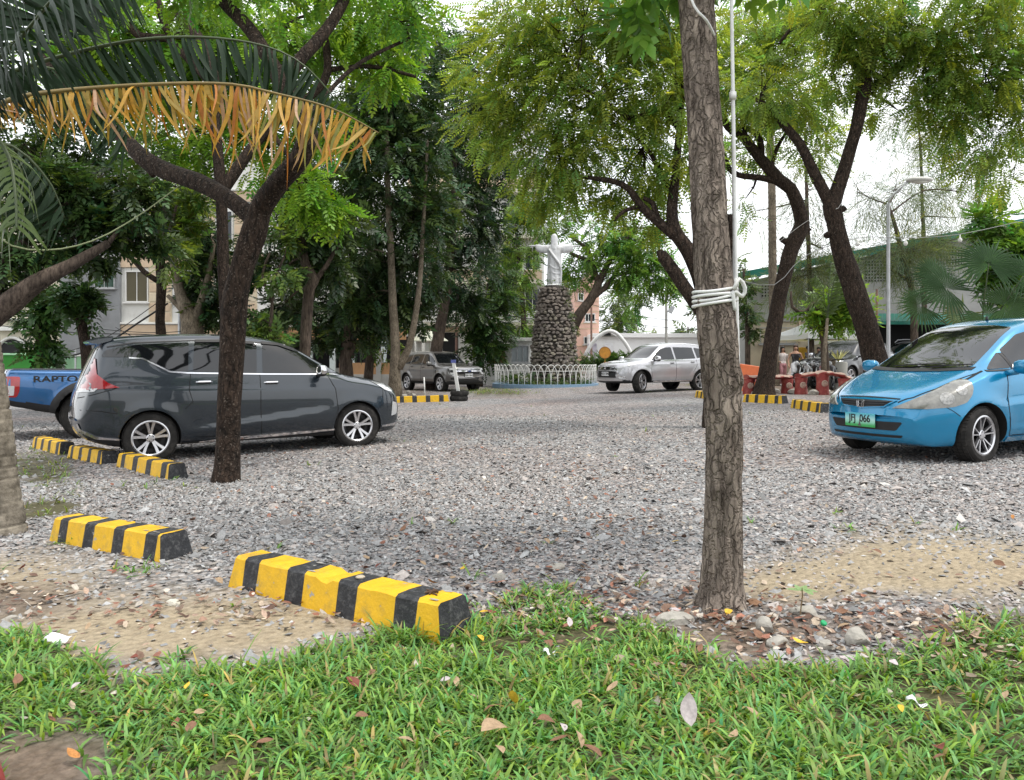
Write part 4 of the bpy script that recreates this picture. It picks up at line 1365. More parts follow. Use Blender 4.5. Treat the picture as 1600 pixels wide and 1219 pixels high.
# letter emblem in a rounded frame
h0, _ = c.cast(Vector((12, 0, .612)), Vector((-1, 0, 0)))
em = MB()
fr = [(-.048, .034), (-.043, -.036), (.043, -.036), (.048, .034)]
for a, b_ in zip(fr, fr[1:] + fr[:1]):
    em.bar((0, a[0], a[1]), (0, b_[0], b_[1]), .012, .010)
for s in (-1, 1):
    em.bar((0, s * .028, .024), (0, s * .022, -.028), .012, .013)
em.bar((0, -.022, -.002), (0, .022, -.002), .010, .014)
em.build('emblem', CHROME, c.root, bevel=.002, loc=h0 + Vector((.022, 0, 0)))
def plate_mat():
    m = bpy.data.materials.new('plate_green')
    m.use_nodes = True
    n, l = m.node_tree.nodes, m.node_tree.links
    b = n['Principled BSDF']; b.inputs['Roughness'].default_value = .4
    t = n.new('ShaderNodeTexCoord'); s = n.new('ShaderNodeSeparateXYZ'); r = n.new('ShaderNodeValToRGB')
    mr = n.new('ShaderNodeMapRange'); mr.inputs['From Min'].default_value = -.07; mr.inputs['From Max'].default_value = .07
    l.new(t.outputs['Object'], s.inputs['Vector']); l.new(s.outputs['Z'], mr.inputs['Value']); l.new(mr.outputs['Result'], r.inputs['Fac'])
    e = r.color_ramp
    e.elements[0].position = .12; e.elements[0].color = (.05, .36, .10, 1)
    e.elements[1].position = .95; e.elements[1].color = (.10, .45, .55, 1)
    x = e.elements.new(.3); x.color = (.25, .60, .42, 1)
    x = e.elements.new(.55); x.color = (.42, .70, .66, 1)
    l.new(r.outputs['Color'], b.inputs['Base Color'])
    return m
plp = plate_front(c, .437, .40, .145, plate_mat(), 'JFJ  066', INKB, .11, .86, 0, .014)
mb_ = MB()
mb_.add([(.0055, -.016, -.058), (.0055, .016, -.058), (.0055, .006, -.022), (.0055, .002, .004), (.0055, -.002, .004), (.0055, -.006, -.022)], [tuple(range(6))])
mb_.box((.0055, 0, -.058), (.001, .045, .012))
mb_.build('plate_monument', mat('plate_mark', (.10, .08, .09), .6), plp)
c.handle(2.0, .90, BLUEP)
c.handle(2.85, .93, BLUEP)
c.mirror(1.18, .93, BLUEP, BLUEP, (.13, .22, .15))
for y0, y1 in ((-.10, .42), (.42, -.02)):
    pass
def wiper(y0, z0, y1, z1):
    b = MB()
    pts = []
    for t in np.linspace(0, 1, 7):
        hh, nn = c.cast(Vector((12, y0 + (y1 - y0) * t, z0 + (z1 - z0) * t)), Vector((-1, 0, 0)))
        pts.append(hh + nn * (.018 + .006 * math.sin(t * 3.1)))
    b.tube(pts, .007, 6)
    b.bar(pts[3], pts[3] + (pts[0] - pts[3]) * 1.0 + Vector((.02, 0, .0)), .012, .02)
    b.build('wiper', PLAST, c.root)
wiper(-.30, .975, .30, 1.0)
wiper(.22, .965, -.62, .995) if False else wiper(.20, .965, .60, .995)
c.panel('cowl', ribbon([(-.64, .965), (-.35, .95), (0, .945), (.35, .95), (.64, .965)], .03), PLAST, 'F', .006)
an = MB(); an.lathe([(.018, 0), (.014, .02), (.006, .05), (.002, .055)], 10); an.build('antenna_base', PLAST, c.root, loc=c.cast(Vector((c.X(1.98), 0, 5)), Vector((0, 0, -1)))[0], smooth=True)
for s in (-1, 1):
    c.wheel(.78, s, .292, .19, 5, R(7), 'thin', inset=.004)
    c.wheel(3.23, s, .292, .19, 5, 0, 'thin', inset=.004)

# ---------------------------------------------------------------- sport utility vehicles
MON = dict(L=4.785, wheels=(.93, 3.73), rw=.385, ra=.44, screen=(1.15, 2.1), bendf=.24, bendr=.15, flare=.03,
    top=[(0, .75), (.02, .88), (.08, .98), (.3, 1.05), (.7, 1.11), (1.15, 1.17), (1.25, 1.2), (1.6, 1.46), (1.95, 1.68), (2.2, 1.75), (2.8, 1.79), (3.6, 1.77), (4.2, 1.70), (4.4, 1.62), (4.55, 1.35), (4.68, 1.05), (4.74, .9), (4.785, .7)],
    bot=[(0, .62), (.03, .45), (.1, .37), (.3, .32), (1, .33), (4, .35), (4.5, .42), (4.7, .5), (4.785, .65)],
    belt=[(0, .7), (.15, .9), (.6, 1.02), (1.2, 1.08), (2.5, 1.13), (4.2, 1.22), (4.6, 1.1), (4.785, .7)],
    plan=[(0, .66), (.05, .74), (.15, .81), (.4, .88), (.9, .9075), (4.0, .9075), (4.5, .86), (4.74, .78), (4.785, .70)],
    roofw=[(0, .55), (.5, .72), (1.2, .76), (1.5, .72), (2.0, .66), (3, .64), (4.3, .61), (4.785, .55)],
    crease=(((1.0, 1.08), .018, .02, .8, 4.5), ((.55, .58), .014, .03, 1.3, 3.4)))
EVE = dict(L=4.914, wheels=(.90, 3.80), rw=.39, ra=.455, screen=(1.25, 2.1), bendf=.14, bendr=.12, flare=.035,
    top=[(0, .85), (.02, 1.0), (.07, 1.10), (.25, 1.15), (.9, 1.2), (1.25, 1.23), (1.35, 1.26), (1.65, 1.5), (1.95, 1.72), (2.2, 1.79), (3, 1.83), (4.2, 1.80), (4.55, 1.74), (4.7, 1.5), (4.8, 1.2), (4.88, 1), (4.914, .75)],
    bot=[(0, .62), (.03, .45), (.1, .38), (.3, .34), (1, .35), (4, .36), (4.6, .43), (4.85, .52), (4.914, .65)],
    belt=[(0, .8), (.15, 1.0), (.6, 1.10), (1.3, 1.14), (2.5, 1.16), (4.3, 1.2), (4.7, 1.1), (4.914, .75)],
    plan=[(0, .76), (.04, .84), (.12, .89), (.4, .93), (.9, .955), (4.1, .955), (4.6, .92), (4.86, .84), (4.914, .78)],
    roofw=[(0, .66), (.5, .80), (1.3, .81), (1.6, .76), (2.1, .70), (3, .68), (4.5, .66), (4.914, .6)],
    crease=(((1.02, 1.05), .016, .02, .8, 4.6), ((.62, .62), .02, .03, 1.3, 3.4)))
def suv(S, kind, name, label, pm, loc, heading, group=None, steer=0, plate='', roofrail=False, clad=None, scale=1.0):
    c = Car(S, name, label, 'suv', loc, heading, pm, scale, group, clad)
    L = S['L']
    z0 = 1.14 if kind == 'mon' else 1.19
    top = 1.60 if kind == 'mon' else 1.66
    c.panel('front_window', rounded([(1.42, z0), (1.62, z0 + .18), (1.92, top - .07), (2.2, top), (2.42, top + .01), (2.46, z0 + .03)], .03), GLASS, both=True)
    c.panel('rear_window', rounded([(2.54, z0 + .03), (2.50, top + .01), (3.2, top + .01), (3.44, top), (3.46, z0 + .06)], .03), GLASS, both=True)
    if kind == 'mon':
        c.panel('rear_quarter_window', rounded([(3.54, z0 + .07), (3.52, top), (4.0, top - .05), (4.25, top - .14), (4.12, z0 + .17)], .04), GLASS, both=True)
    else:
        c.panel('rear_quarter_window', rounded([(3.54, z0 + .06), (3.52, top), (4.2, top - .02), (4.42, top - .05), (4.36, z0 + .08)], .04), GLASS, both=True)
    c.panel('window_trim', ribbon([(1.36, z0 - .025), (2.46, z0 + .005), (3.46, z0 + .035), (4.2, z0 + .07)], .022), CHROME if kind == 'mon' else PLAST, both=True, off=.006)
    for ln in ([(1.38, .45), (1.34, .8), (1.40, z0 - .03)], [(2.5, .42), (2.5, z0)], [(3.5, z0 + .03), (3.5, .95), (3.32, .72)]):
        c.panel('door_seam', ribbon(ln, .012), GAP, both=True, off=.0025, rim=.004)
    c.panel('side_step', ribbon([(1.42, S['bot'][4][1] + .05), (3.25, S['bot'][4][1] + .06)], .09), CHROME if kind == 'mon' else PLAST, both=True, off=.03)
    c.screen(rounded([(-.68, z0 + .08), (.68, z0 + .08), (.58, top + .05), (-.58, top + .05)], .06))
    c.screen(rounded([(-.55, 1.2), (.55, 1.2), (.5, 1.55), (-.5, 1.55)], .05), 'rear_screen', 'B')
    c.handle(2.32, z0 - .10, pm); c.handle(3.30, z0 - .07, pm)
    c.mirror(1.52, z0, CHROME if kind == 'mon' else pm, PLAST, (.16, .26, .2))
    if kind == 'mon':
        c.panel('grille', rounded([(-.52, .90), (.52, .90), (.42, .80), (-.42, .80)], .02), PLAST, 'F', .006)
        for zz in (.875, .83):
            c.panel('grille_bar', ribbon([(-.5, zz), (.5, zz)], .018), CHROME, 'F', .016)
        em = MB()
        for k in range(3):
            a = R(90 + 120 * k)
            dx_, dz_ = math.cos(a), math.sin(a)
            px_, pz_ = -dz_, dx_
            q = [(0, 0), (.5 * dx_ + .29 * px_, .5 * dz_ + .29 * pz_), (dx_, dz_), (.5 * dx_ - .29 * px_, .5 * dz_ - .29 * pz_)]
            em.add([(0, x_ * .07, z_ * .07) for x_, z_ in q], [(0, 1, 2, 3)])
        hh, _ = c.cast(Vector((12, 0, .852)), Vector((-1, 0, 0)))
        eo = em.build('emblem', CHROME, c.root, loc=hh + Vector((.03, 0, 0)))
        c.panel('lower_grille', rounded([(-.46, .76), (.46, .76), (.52, .52), (-.52, .52)], .03), PLAST, 'F', .005)
        for s in (-1, 1):
            pl = [(s * .53, .90), (s * .84, .985), (s * .84, .93), (s * .62, .84)]
            c.panel('headlight', rounded(pl if s < 0 else pl[::-1], .015), CLEAR, 'F', .008)
            c.panel('front_trim', ribbon([(s * .47, .90), (s * .56, .74), (s * .62, .60), (s * .80, .53)], .04), CHROME, 'F', .012)
            c.panel('fog_lamp', rounded([(s * .62, .56), (s * .78, .585), (s * .80, .50), (s * .64, .49)][::-s], .015), WHITEP, 'F', .01)
        c.panel('bumper_lip', ribbon([(-.72, .45), (0, .435), (.72, .45)], .07), ALLOY, 'F', .012)
        zpl = .655
    else:
        c.panel('grille', rounded([(-.60, 1.02), (.60, 1.02), (.56, .80), (-.56, .80)], .03), PLAST, 'F', .006)
        c.panel('grille_bar', ribbon([(-.62, .93), (.62, .93)], .05), CHROME, 'F', .018)
        c.panel('grille_bar', ribbon([(-.60, 1.015), (.60, 1.015)], .025), CHROME, 'F', .014)
        em = MB(); em.lathe([(.095, 0), (.105, .012), (.10, .022), (.085, .024)], 28, axis='Y')
        hh, _ = c.cast(Vector((12, 0, .93)), Vector((-1, 0, 0)))
        eo = em.build('emblem', [CHROME], c.root, loc=hh + Vector((.012, 0, 0)), rot=(0, 0, R(-90)), smooth=True)
        eo.scale = (1.15, 1, .5)
        em = MB(); em.lathe([(.082, 0), (.082, .026)], 24, axis='Y')
        e2 = em.build('emblem_face', mat('emblem_blue', (.01, .03, .12), .3), eo)
        c.panel('lower_grille', rounded([(-.56, .66), (.56, .66), (.5, .56), (-.5, .56)], .02), PLAST, 'F', .005)
        c.panel('skid_plate', ribbon([(-.62, .47), (.62, .47)], .07), PLAST, 'F', .012)
        c.panel('bumper_trim', ribbon([(-.78, .74), (-.55, .70), (.55, .70), (.78, .74)], .035), ALLOY, 'F', .012)
        for s in (-1, 1):
            pl = [(s * .63, 1.04), (s * .90, 1.05), (s * .90, .80), (s * .76, .78), (s * .63, .84)]
            hl = c.panel('headlight', rounded(pl if s < 0 else pl[::-1], .02), CLEAR, 'F', .008)
            pl = [(s * .70, .98), (s * .85, .98), (s * .85, .87), (s * .70, .87)]
            c.panel('lamp_unit', rounded(pl if s < 0 else pl[::-1], .02), PLAST, 'F', .011, parent=hl, rim=0)
            c.panel('fog_lamp', rounded([(s * .70, .66), (s * .84, .66), (s * .84, .56), (s * .70, .56)][::-s], .02), PLAST, 'F', .01)
        c.panel('fender_vent', rounded([(1.18, .98), (1.25, .98), (1.23, .84), (1.19, .84)], .01), PLAST, both=True, off=.01)
        zpl = .745
    if plate:
        plate_front(c, zpl, .40, .14, WHITEP, plate, INKB, .12, .8)
    if roofrail:
        for s in (-1, 1):
            b = MB()
            b.tube([(c.X(2.0), s * .62, 1.74), (c.X(2.15), s * .63, 1.86), (c.X(2.5), s * .63, 1.885), (c.X(3.9), s * .62, 1.875), (c.X(4.2), s * .61, 1.845), (c.X(4.35), s * .60, 1.74)], .022, 8)
            b.build('roof_rail', ALLOY, c.root, smooth=True)
    c.panel('tail_lamp', rounded([(L - .36, 1.16), (L - .14, 1.14), (L - .13, .88), (L - .26, .90)], .02), REDL, both=True, off=.008)
    ns = 6
    for s in (-1, 1):
        c.wheel(S['wheels'][0], s, S['rw'], .25, ns, steer, 'double')
        c.wheel(S['wheels'][1], s, S['rw'], .25, ns, 0, 'double')
    return c
def place_by_wheel(S, wp, head, side, wu):
    """centre of a car whose wheel (station wu, side) touches the ground at wp"""
    lf = Vector((-head.y, head.x, 0))
    W = max(b for _, b in S['plan'])
    c = wp - lf * side * (W - .12) - head * (S['L'] / 2 - wu)
    return gpt(c.x, c.y, -.01), math.atan2(head.y, head.x)
SILV = paint('paint_silver', (0.46, 0.46, 0.48), .55, .30)
GREYP = paint('paint_grey', (0.16, 0.155, 0.15), .5, .32)
hd = Vector((-math.cos(R(30)), -math.sin(R(30)), 0))
wp = Gd(1000, 27.2)
lo, an_ = place_by_wheel(MON, wp, hd, 1, .93)
suv(MON, 'mon', 'sport_utility_vehicle', 'silver SUV with chrome front trim parked beside the white statue fence', SILV, lo, an_, steer=R(24), plate='NDX 5096', clad=[(0, .47), (.5, .42), (4.785, .40)])
hd = Vector((.6, -.8, 0)).normalized()
wp = Gd(690, 33.5)
lo, an_ = place_by_wheel(EVE, wp, hd, -1, .90)
lo.z -= .04
suv(EVE, 'eve', 'sport_utility_vehicle', 'dark silver boxy SUV parked behind slim double trunk and wheel stop', GREYP, lo, an_, plate='NBH 8645', clad=[(0, .52), (.5, .47), (4.914, .46)])
CHARP = paint('paint_charcoal', (0.016, 0.017, 0.019), .1, .3)
hd = Vector((-math.cos(R(38)), -math.sin(R(38)), 0))
wp = Gd(1326, 28.5)
lo, an_ = place_by_wheel(MON, wp, hd, 1, .93)
suv(MON, 'mon', 'sport_utility_vehicle', 'charcoal SUV half hidden behind the thick leaning trunk', CHARP, lo, an_, plate='', clad=[(0, .47), (4.785, .40)])
hd = Vector((-math.cos(R(12)), -math.sin(R(12)), 0))
lo, an_ = place_by_wheel(EVE, Gd(1400, 33.0), hd, 1, .90)
suv(EVE, 'eve', 'sport_utility_vehicle', 'pale silver SUV with roof rails behind the lamp post', paint('paint_pearl', (0.42, 0.42, 0.45), .5, .3), lo, an_, roofrail=True)

# ---------------------------------------------------------------- blue pickup truck
RAP = dict(L=5.40, wheels=(.92, 4.14), rw=.42, ra=.49, screen=(1.3, 2.1), bendf=.16, bendr=.05, flare=.05,
    top=[(0, .9), (.02, 1.04), (.08, 1.12), (.3, 1.17), (1.2, 1.24), (1.35, 1.28), (1.7, 1.56), (1.95, 1.74), (2.2, 1.82), (2.8, 1.855), (3.25, 1.83), (3.38, 1.74), (3.46, 1.45), (3.50, 1.26), (3.55, 1.225), (3.7, 1.22), (5.28, 1.235), (5.35, 1.225), (5.385, 1.15), (5.40, .8)],
    bot=[(0, .66), (.03, .5), (.1, .44), (.4, .42), (4.6, .46), (5.1, .56), (5.33, .62), (5.40, .7)],
    belt=[(0, .85), (.2, 1.04), (1.2, 1.16), (3.3, 1.2), (3.5, 1.19), (5.3, 1.19), (5.40, .78)],
    plan=[(0, .74), (.05, .82), (.15, .88), (.4, .94), (.9, .98), (4.6, .98), (5.2, .97), (5.37, .955), (5.40, .94)],
    roofw=[(0, .65), (.5, .8), (1.3, .82), (1.7, .76), (2.1, .71), (3.3, .70), (3.5, .80), (3.6, .90), (5.3, .90), (5.4, .86)],
    crease=(((1.05, 1.08), .012, .02, .8, 5.2),))
RBLUE = paint('paint_royal', (0.012, 0.095, 0.26), .35, .3)
hd = Vector((math.cos(R(33)), math.sin(R(33)), 0))
wp = Gd(136, 13.7)
lo, an_ = place_by_wheel(RAP, wp, hd, -1, 4.14)
c = Car(RAP, 'pickup_truck', 'blue pickup truck parked beyond the dark minivan', 'pickup', lo, an_, RBLUE, 1.0, clad=[(0, .6), (1, .5), (4.5, .5), (4.7, .62), (5.4, .72)])
c.panel('front_window', rounded([(1.48, 1.22), (1.72, 1.42), (2.0, 1.62), (2.3, 1.68), (2.42, 1.68), (2.44, 1.23)], .03), GLASS, both=True)
c.panel('rear_window', rounded([(2.52, 1.23), (2.50, 1.68), (3.1, 1.67), (3.26, 1.6), (3.3, 1.25)], .03), GLASS, both=True)
c.screen(rounded([(-.68, 1.30), (.68, 1.30), (.6, 1.72), (-.6, 1.72)], .05))
c.screen(rounded([(-.6, 1.30), (.6, 1.30), (.55, 1.68), (-.55, 1.68)], .05), 'rear_screen', 'B')
for ln in ([(3.48, .62), (3.47, 1.19)], [(2.48, .55), (2.48, 1.22)], [(1.40, .6), (1.42, 1.2)]):
    c.panel('door_seam', ribbon(ln, .014), GAP, both=True, off=.0025, rim=.004)
tl = c.panel('tail_lamp', rounded([(5.14, 1.10), (5.37, 1.11), (5.375, .76), (5.19, .76), (5.15, .86)], .03), REDL, both=True, off=.012)
for o_ in tl:
    c.panel('tail_lamp_lens', rounded([(5.22, .95), (5.34, .95), (5.345, .79), (5.23, .79)], .02), CLEAR, 'R' if o_ == tl[0] else 'L', .014, parent=o_, rim=0)
c.panel('bed_cover', rounded([(3.62, -.80), (5.25, -.80), (5.25, .80), (3.62, .80)], .05), PLAST, 'T', .006)
c.panel('arch_trim', ribbon([(4.14 + .545 * math.cos(R(a)), .42 + .545 * math.sin(R(a))) for a in range(8, 175, 12)], .10), PLAST, both=True, off=.03)
c.panel('arch_trim', ribbon([(.92 + .545 * math.cos(R(a)), .42 + .545 * math.sin(R(a))) for a in range(8, 172, 12)], .10), PLAST, both=True, off=.03)
b = MB(); b.box((-c.L / 2 - .06, 0, .62), (.18, 1.86, .22)); b.build('rear_bumper', PLAST, c.root, bevel=.03)
hh = c.surf(4.75, 1.06, -1)
t_ = add_obj('bed_lettering', text_mesh('RAPTOR', .15, INKB, .004, .003), c.root, (c.X(4.56), hh.y - .012, 1.055), (R(90), 0, 0))
t_.scale = (1.4, 1, 1)
t2 = add_obj('bed_lettering', text_mesh('RAPTOR', .15, INKB, .004, .003), c.root, (c.X(4.62), -hh.y + .012, 1.055), (R(90), 0, R(180)))
t2.scale = (1.75, 1, 1)
c.panel('grille', rounded([(-.6, 1.05), (.6, 1.05), (.55, .75), (-.55, .75)], .04), PLAST, 'F')
for s in (-1, 1):
    c.panel('headlight', rounded([(s * .62, 1.05), (s * .9, 1.05), (s * .9, .85), (s * .62, .86)][::-s], .03), CLEAR, 'F', .008)
    c.wheel(.92, s, .42, .28, 6, 0, 'double', True)
    c.wheel(4.14, s, .42, .28, 6, 0, 'double', True)
c.mirror(1.55, 1.2, PLAST, PLAST, (.18, .26, .22))
# ================================================================ TREES AND PALMS
def bark_mat(name, dark, light, stretch=.12, scale=26, bump=.7, speck=None, crack=0):
    m = bpy.data.materials.new(name)
    m.use_nodes = True
    n, l = m.node_tree.nodes, m.node_tree.links
    b = n['Principled BSDF']; b.inputs['Roughness'].default_value = .92; b.inputs['Specular IOR Level'].default_value = .2
    t = n.new('ShaderNodeTexCoord'); mp = n.new('ShaderNodeMapping'); mp.inputs['Scale'].default_value = (1, 1, stretch)
    l.new(t.outputs['Object'], mp.inputs['Vector'])
    no = n.new('ShaderNodeTexNoise'); no.inputs['Scale'].default_value = scale; no.inputs['Detail'].default_value = 8; no.inputs['Roughness'].default_value = .7
    l.new(mp.outputs['Vector'], no.inputs['Vector'])
    n2 = n.new('ShaderNodeTexNoise'); n2.inputs['Scale'].default_value = 2.3; n2.inputs['Detail'].default_value = 6
    l.new(t.outputs['Object'], n2.inputs['Vector'])
    r = n.new('ShaderNodeValToRGB')
    r.color_ramp.elements[0].position = .36; r.color_ramp.elements[0].color = (*dark, 1)
    r.color_ramp.elements[1].position = .66; r.color_ramp.elements[1].color = (*light, 1)
    l.new(no.outputs['Fac'], r.inputs['Fac'])
    mr = n.new('ShaderNodeMapRange'); mr.inputs['From Min'].default_value = .3; mr.inputs['From Max'].default_value = .7; mr.inputs['To Min'].default_value = .6; mr.inputs['To Max'].default_value = 1.3
    l.new(n2.outputs['Fac'], mr.inputs['Value'])
    mu = n.new('ShaderNodeMix'); mu.data_type = 'RGBA'; mu.blend_type = 'MULTIPLY'; mu.inputs['Factor'].default_value = 1
    l.new(r.outputs['Color'], mu.inputs['A']); l.new(mr.outputs['Result'], mu.inputs['B'])
    src = mu.outputs['Result']
    if speck:
        vo = n.new('ShaderNodeTexNoise'); vo.inputs['Scale'].default_value = 45; vo.inputs['Detail'].default_value = 3
        l.new(t.outputs['Object'], vo.inputs['Vector'])
        ms = n.new('ShaderNodeMapRange'); ms.inputs['From Min'].default_value = .60; ms.inputs['From Max'].default_value = .68
        l.new(vo.outputs['Fac'], ms.inputs['Value'])
        mm = n.new('ShaderNodeMix'); mm.data_type = 'RGBA'
        l.new(ms.outputs['Result'], mm.inputs['Factor']); l.new(src, mm.inputs['A']); mm.inputs['B'].default_value = (*speck, 1)
        src = mm.outputs['Result']
    hgt = no.outputs['Fac']
    if crack:
        mv = n.new('ShaderNodeMapping'); mv.inputs['Scale'].default_value = (1, 1, .17)
        vc = n.new('ShaderNodeTexVoronoi'); vc.feature = 'DISTANCE_TO_EDGE'; vc.inputs['Scale'].default_value = crack
        wv = n.new('ShaderNodeVectorMath'); wv.operation = 'MULTIPLY_ADD'
        nw = n.new('ShaderNodeTexNoise'); nw.inputs['Scale'].default_value = 9; nw.inputs['Detail'].default_value = 4
        l.new(t.outputs['Object'], nw.inputs['Vector']); l.new(nw.outputs['Color'], wv.inputs[0]); wv.inputs[1].default_value = (.14, .14, .14)
        l.new(t.outputs['Object'], wv.inputs[2]); l.new(wv.outputs['Vector'], mv.inputs['Vector']); l.new(mv.outputs['Vector'], vc.inputs['Vector'])
        cm = n.new('ShaderNodeMapRange'); cm.inputs['From Max'].default_value = .16; cm.inputs['To Min'].default_value = .5
        l.new(vc.outputs['Distance'], cm.inputs['Value'])
        mc = n.new('ShaderNodeMix'); mc.data_type = 'RGBA'; mc.blend_type = 'MULTIPLY'
        fd = n.new('ShaderNodeMapRange'); fd.inputs['From Min'].default_value = .40; fd.inputs['From Max'].default_value = .58
        l.new(n2.outputs['Fac'], fd.inputs['Value']); l.new(fd.outputs['Result'], mc.inputs['Factor'])
        l.new(src, mc.inputs['A']); l.new(cm.outputs['Result'], mc.inputs['B'])
        src = mc.outputs['Result']
        ad = n.new('ShaderNodeMath'); ad.operation = 'ADD'
        l.new(no.outputs['Fac'], ad.inputs[0]); l.new(cm.outputs['Result'], ad.inputs[1])
        hgt = ad.outputs[0]
    l.new(src, b.inputs['Base Color'])
    bp = n.new('ShaderNodeBump'); bp.inputs['Strength'].default_value = bump; bp.inputs['Distance'].default_value = .03
    l.new(hgt, bp.inputs['Height']); l.new(bp.outputs['Normal'], b.inputs['Normal'])
    return m
BARK_NEAR = bark_mat('bark_fissured', (0.10, 0.078, 0.064), (0.40, 0.335, 0.28), .16, 26, 1.0, crack=30)
BARK_DARK = bark_mat('bark_dark', (0.012, 0.009, 0.007), (0.075, 0.051, 0.038), .45, 20, 1.0, (0.14, 0.115, 0.095), crack=16)
BARK_MID = bark_mat('bark_brown', (0.035, 0.026, 0.021), (0.15, 0.115, 0.09), .2, 20, .8)
BARK_PALE = bark_mat('bark_pale', (0.07, 0.055, 0.04), (0.24, 0.20, 0.15), .4, 22, .7, (0.32, 0.28, 0.2))

def spline(pts, step=.25):
    """Catmull-Rom through (Vector, radius) pairs"""
    out_ = []
    n = len(pts)
    for i in range(n - 1):
        p0, p1, p2, p3 = (pts[max(i - 1, 0)], pts[i], pts[i + 1], pts[min(i + 2, n - 1)])
        seg = max(2, int((p2[0] - p1[0]).length / step))
        for k in range(seg):
            t = k / seg
            q = .5 * ((2 * p1[0]) + (p2[0] - p0[0]) * t + (2 * p0[0] - 5 * p1[0] + 4 * p2[0] - p3[0]) * t * t + (-p0[0] + 3 * p1[0] - 3 * p2[0] + p3[0]) * t ** 3)
            out_.append((q, p1[1] + (p2[1] - p1[1]) * t))
    out_.append(pts[-1])
    return out_

def limb_pts(spec, step=.25):
    """spec: (px, py, depth, width in px)"""
    return spline([(P(a, b, d), max(.004, w_ / 2 / F * d)) for a, b, d, w_ in spec], step)

def add_limb(mb, pts, n=10, rough=.0, seed=0.0, freq=5.0):
    b0 = len(mb.v)
    mb.tube([p for p, _ in pts], [r for _, r in pts], n)
    if rough:
        k = 0
        for i, (p, r) in enumerate(pts):
            for j in range(n):
                v = Vector(mb.v[b0 + k])
                dirv = (v - p)
                a = mnoise.noise(Vector((dirv.x / r * freq * .35 + seed, dirv.y / r * freq * .35, v.z * freq * .35)))
                c_ = mnoise.noise(Vector((dirv.x / r * freq + seed, dirv.y / r * freq, v.z * freq * .9 / max(.2, 1))))
                mb.v[b0 + k] = tuple(p + dirv * (1 + rough * a + rough * .5 * c_))
                k += 1

# ---- leaf sprays -------------------------------------------------
def spray_tmpl(pairs, leaf_len, leaf_w, ang, tip=True, droop=.25, fold=.12, start=.12):
    V, Q, I = [], [], []
    k = 0
    for i in range(pairs):
        t = start + (1 - start) * i / max(1, pairs - 1) * .95
        sh = math.sin(math.pi * (.22 + .68 * i / max(1, pairs - 1))) ** .5
        for s in (-1, 1):
            L = leaf_len * sh
            dx, dy = math.cos(ang), s * math.sin(ang)
            nx, ny = -dy, dx
            b0 = np.array([t, 0, -droop * t * t])
            m1 = b0 + np.array([dx * L * .5 + nx * leaf_w, dy * L * .5 + ny * leaf_w, fold * leaf_w - .04 * L])
            m2 = b0 + np.array([dx * L * .5 - nx * leaf_w, dy * L * .5 - ny * leaf_w, fold * leaf_w - .04 * L])
            tp = b0 + np.array([dx * L, dy * L, -.22 * L])
            V += [b0, m2, tp, m1]
            Q.append((k, k + 1, k + 2, k + 3))
            k += 4
    if tip:
        b0 = np.array([.97, 0, -droop * .95])
        V += [b0, b0 + (leaf_len * .5, -leaf_w, -.05), b0 + (leaf_len, 0, -.12 * leaf_len), b0 + (leaf_len * .5, leaf_w, -.05)]
        Q.append((k, k + 1, k + 2, k + 3))
    return np.array(V, float), np.array(Q)
TM = {
    'fine': spray_tmpl(7, .26, .055, R(62), True, .35),
    'broad': spray_tmpl(4, .55, .115, R(52), True, .35),
    'pinnate': spray_tmpl(6, .36, .075, R(58), True, .45),
    'big': spray_tmpl(3, .75, .15, R(45), True, .3),
    'needle': spray_tmpl(5, .55, .012, R(28), True, .5),
}
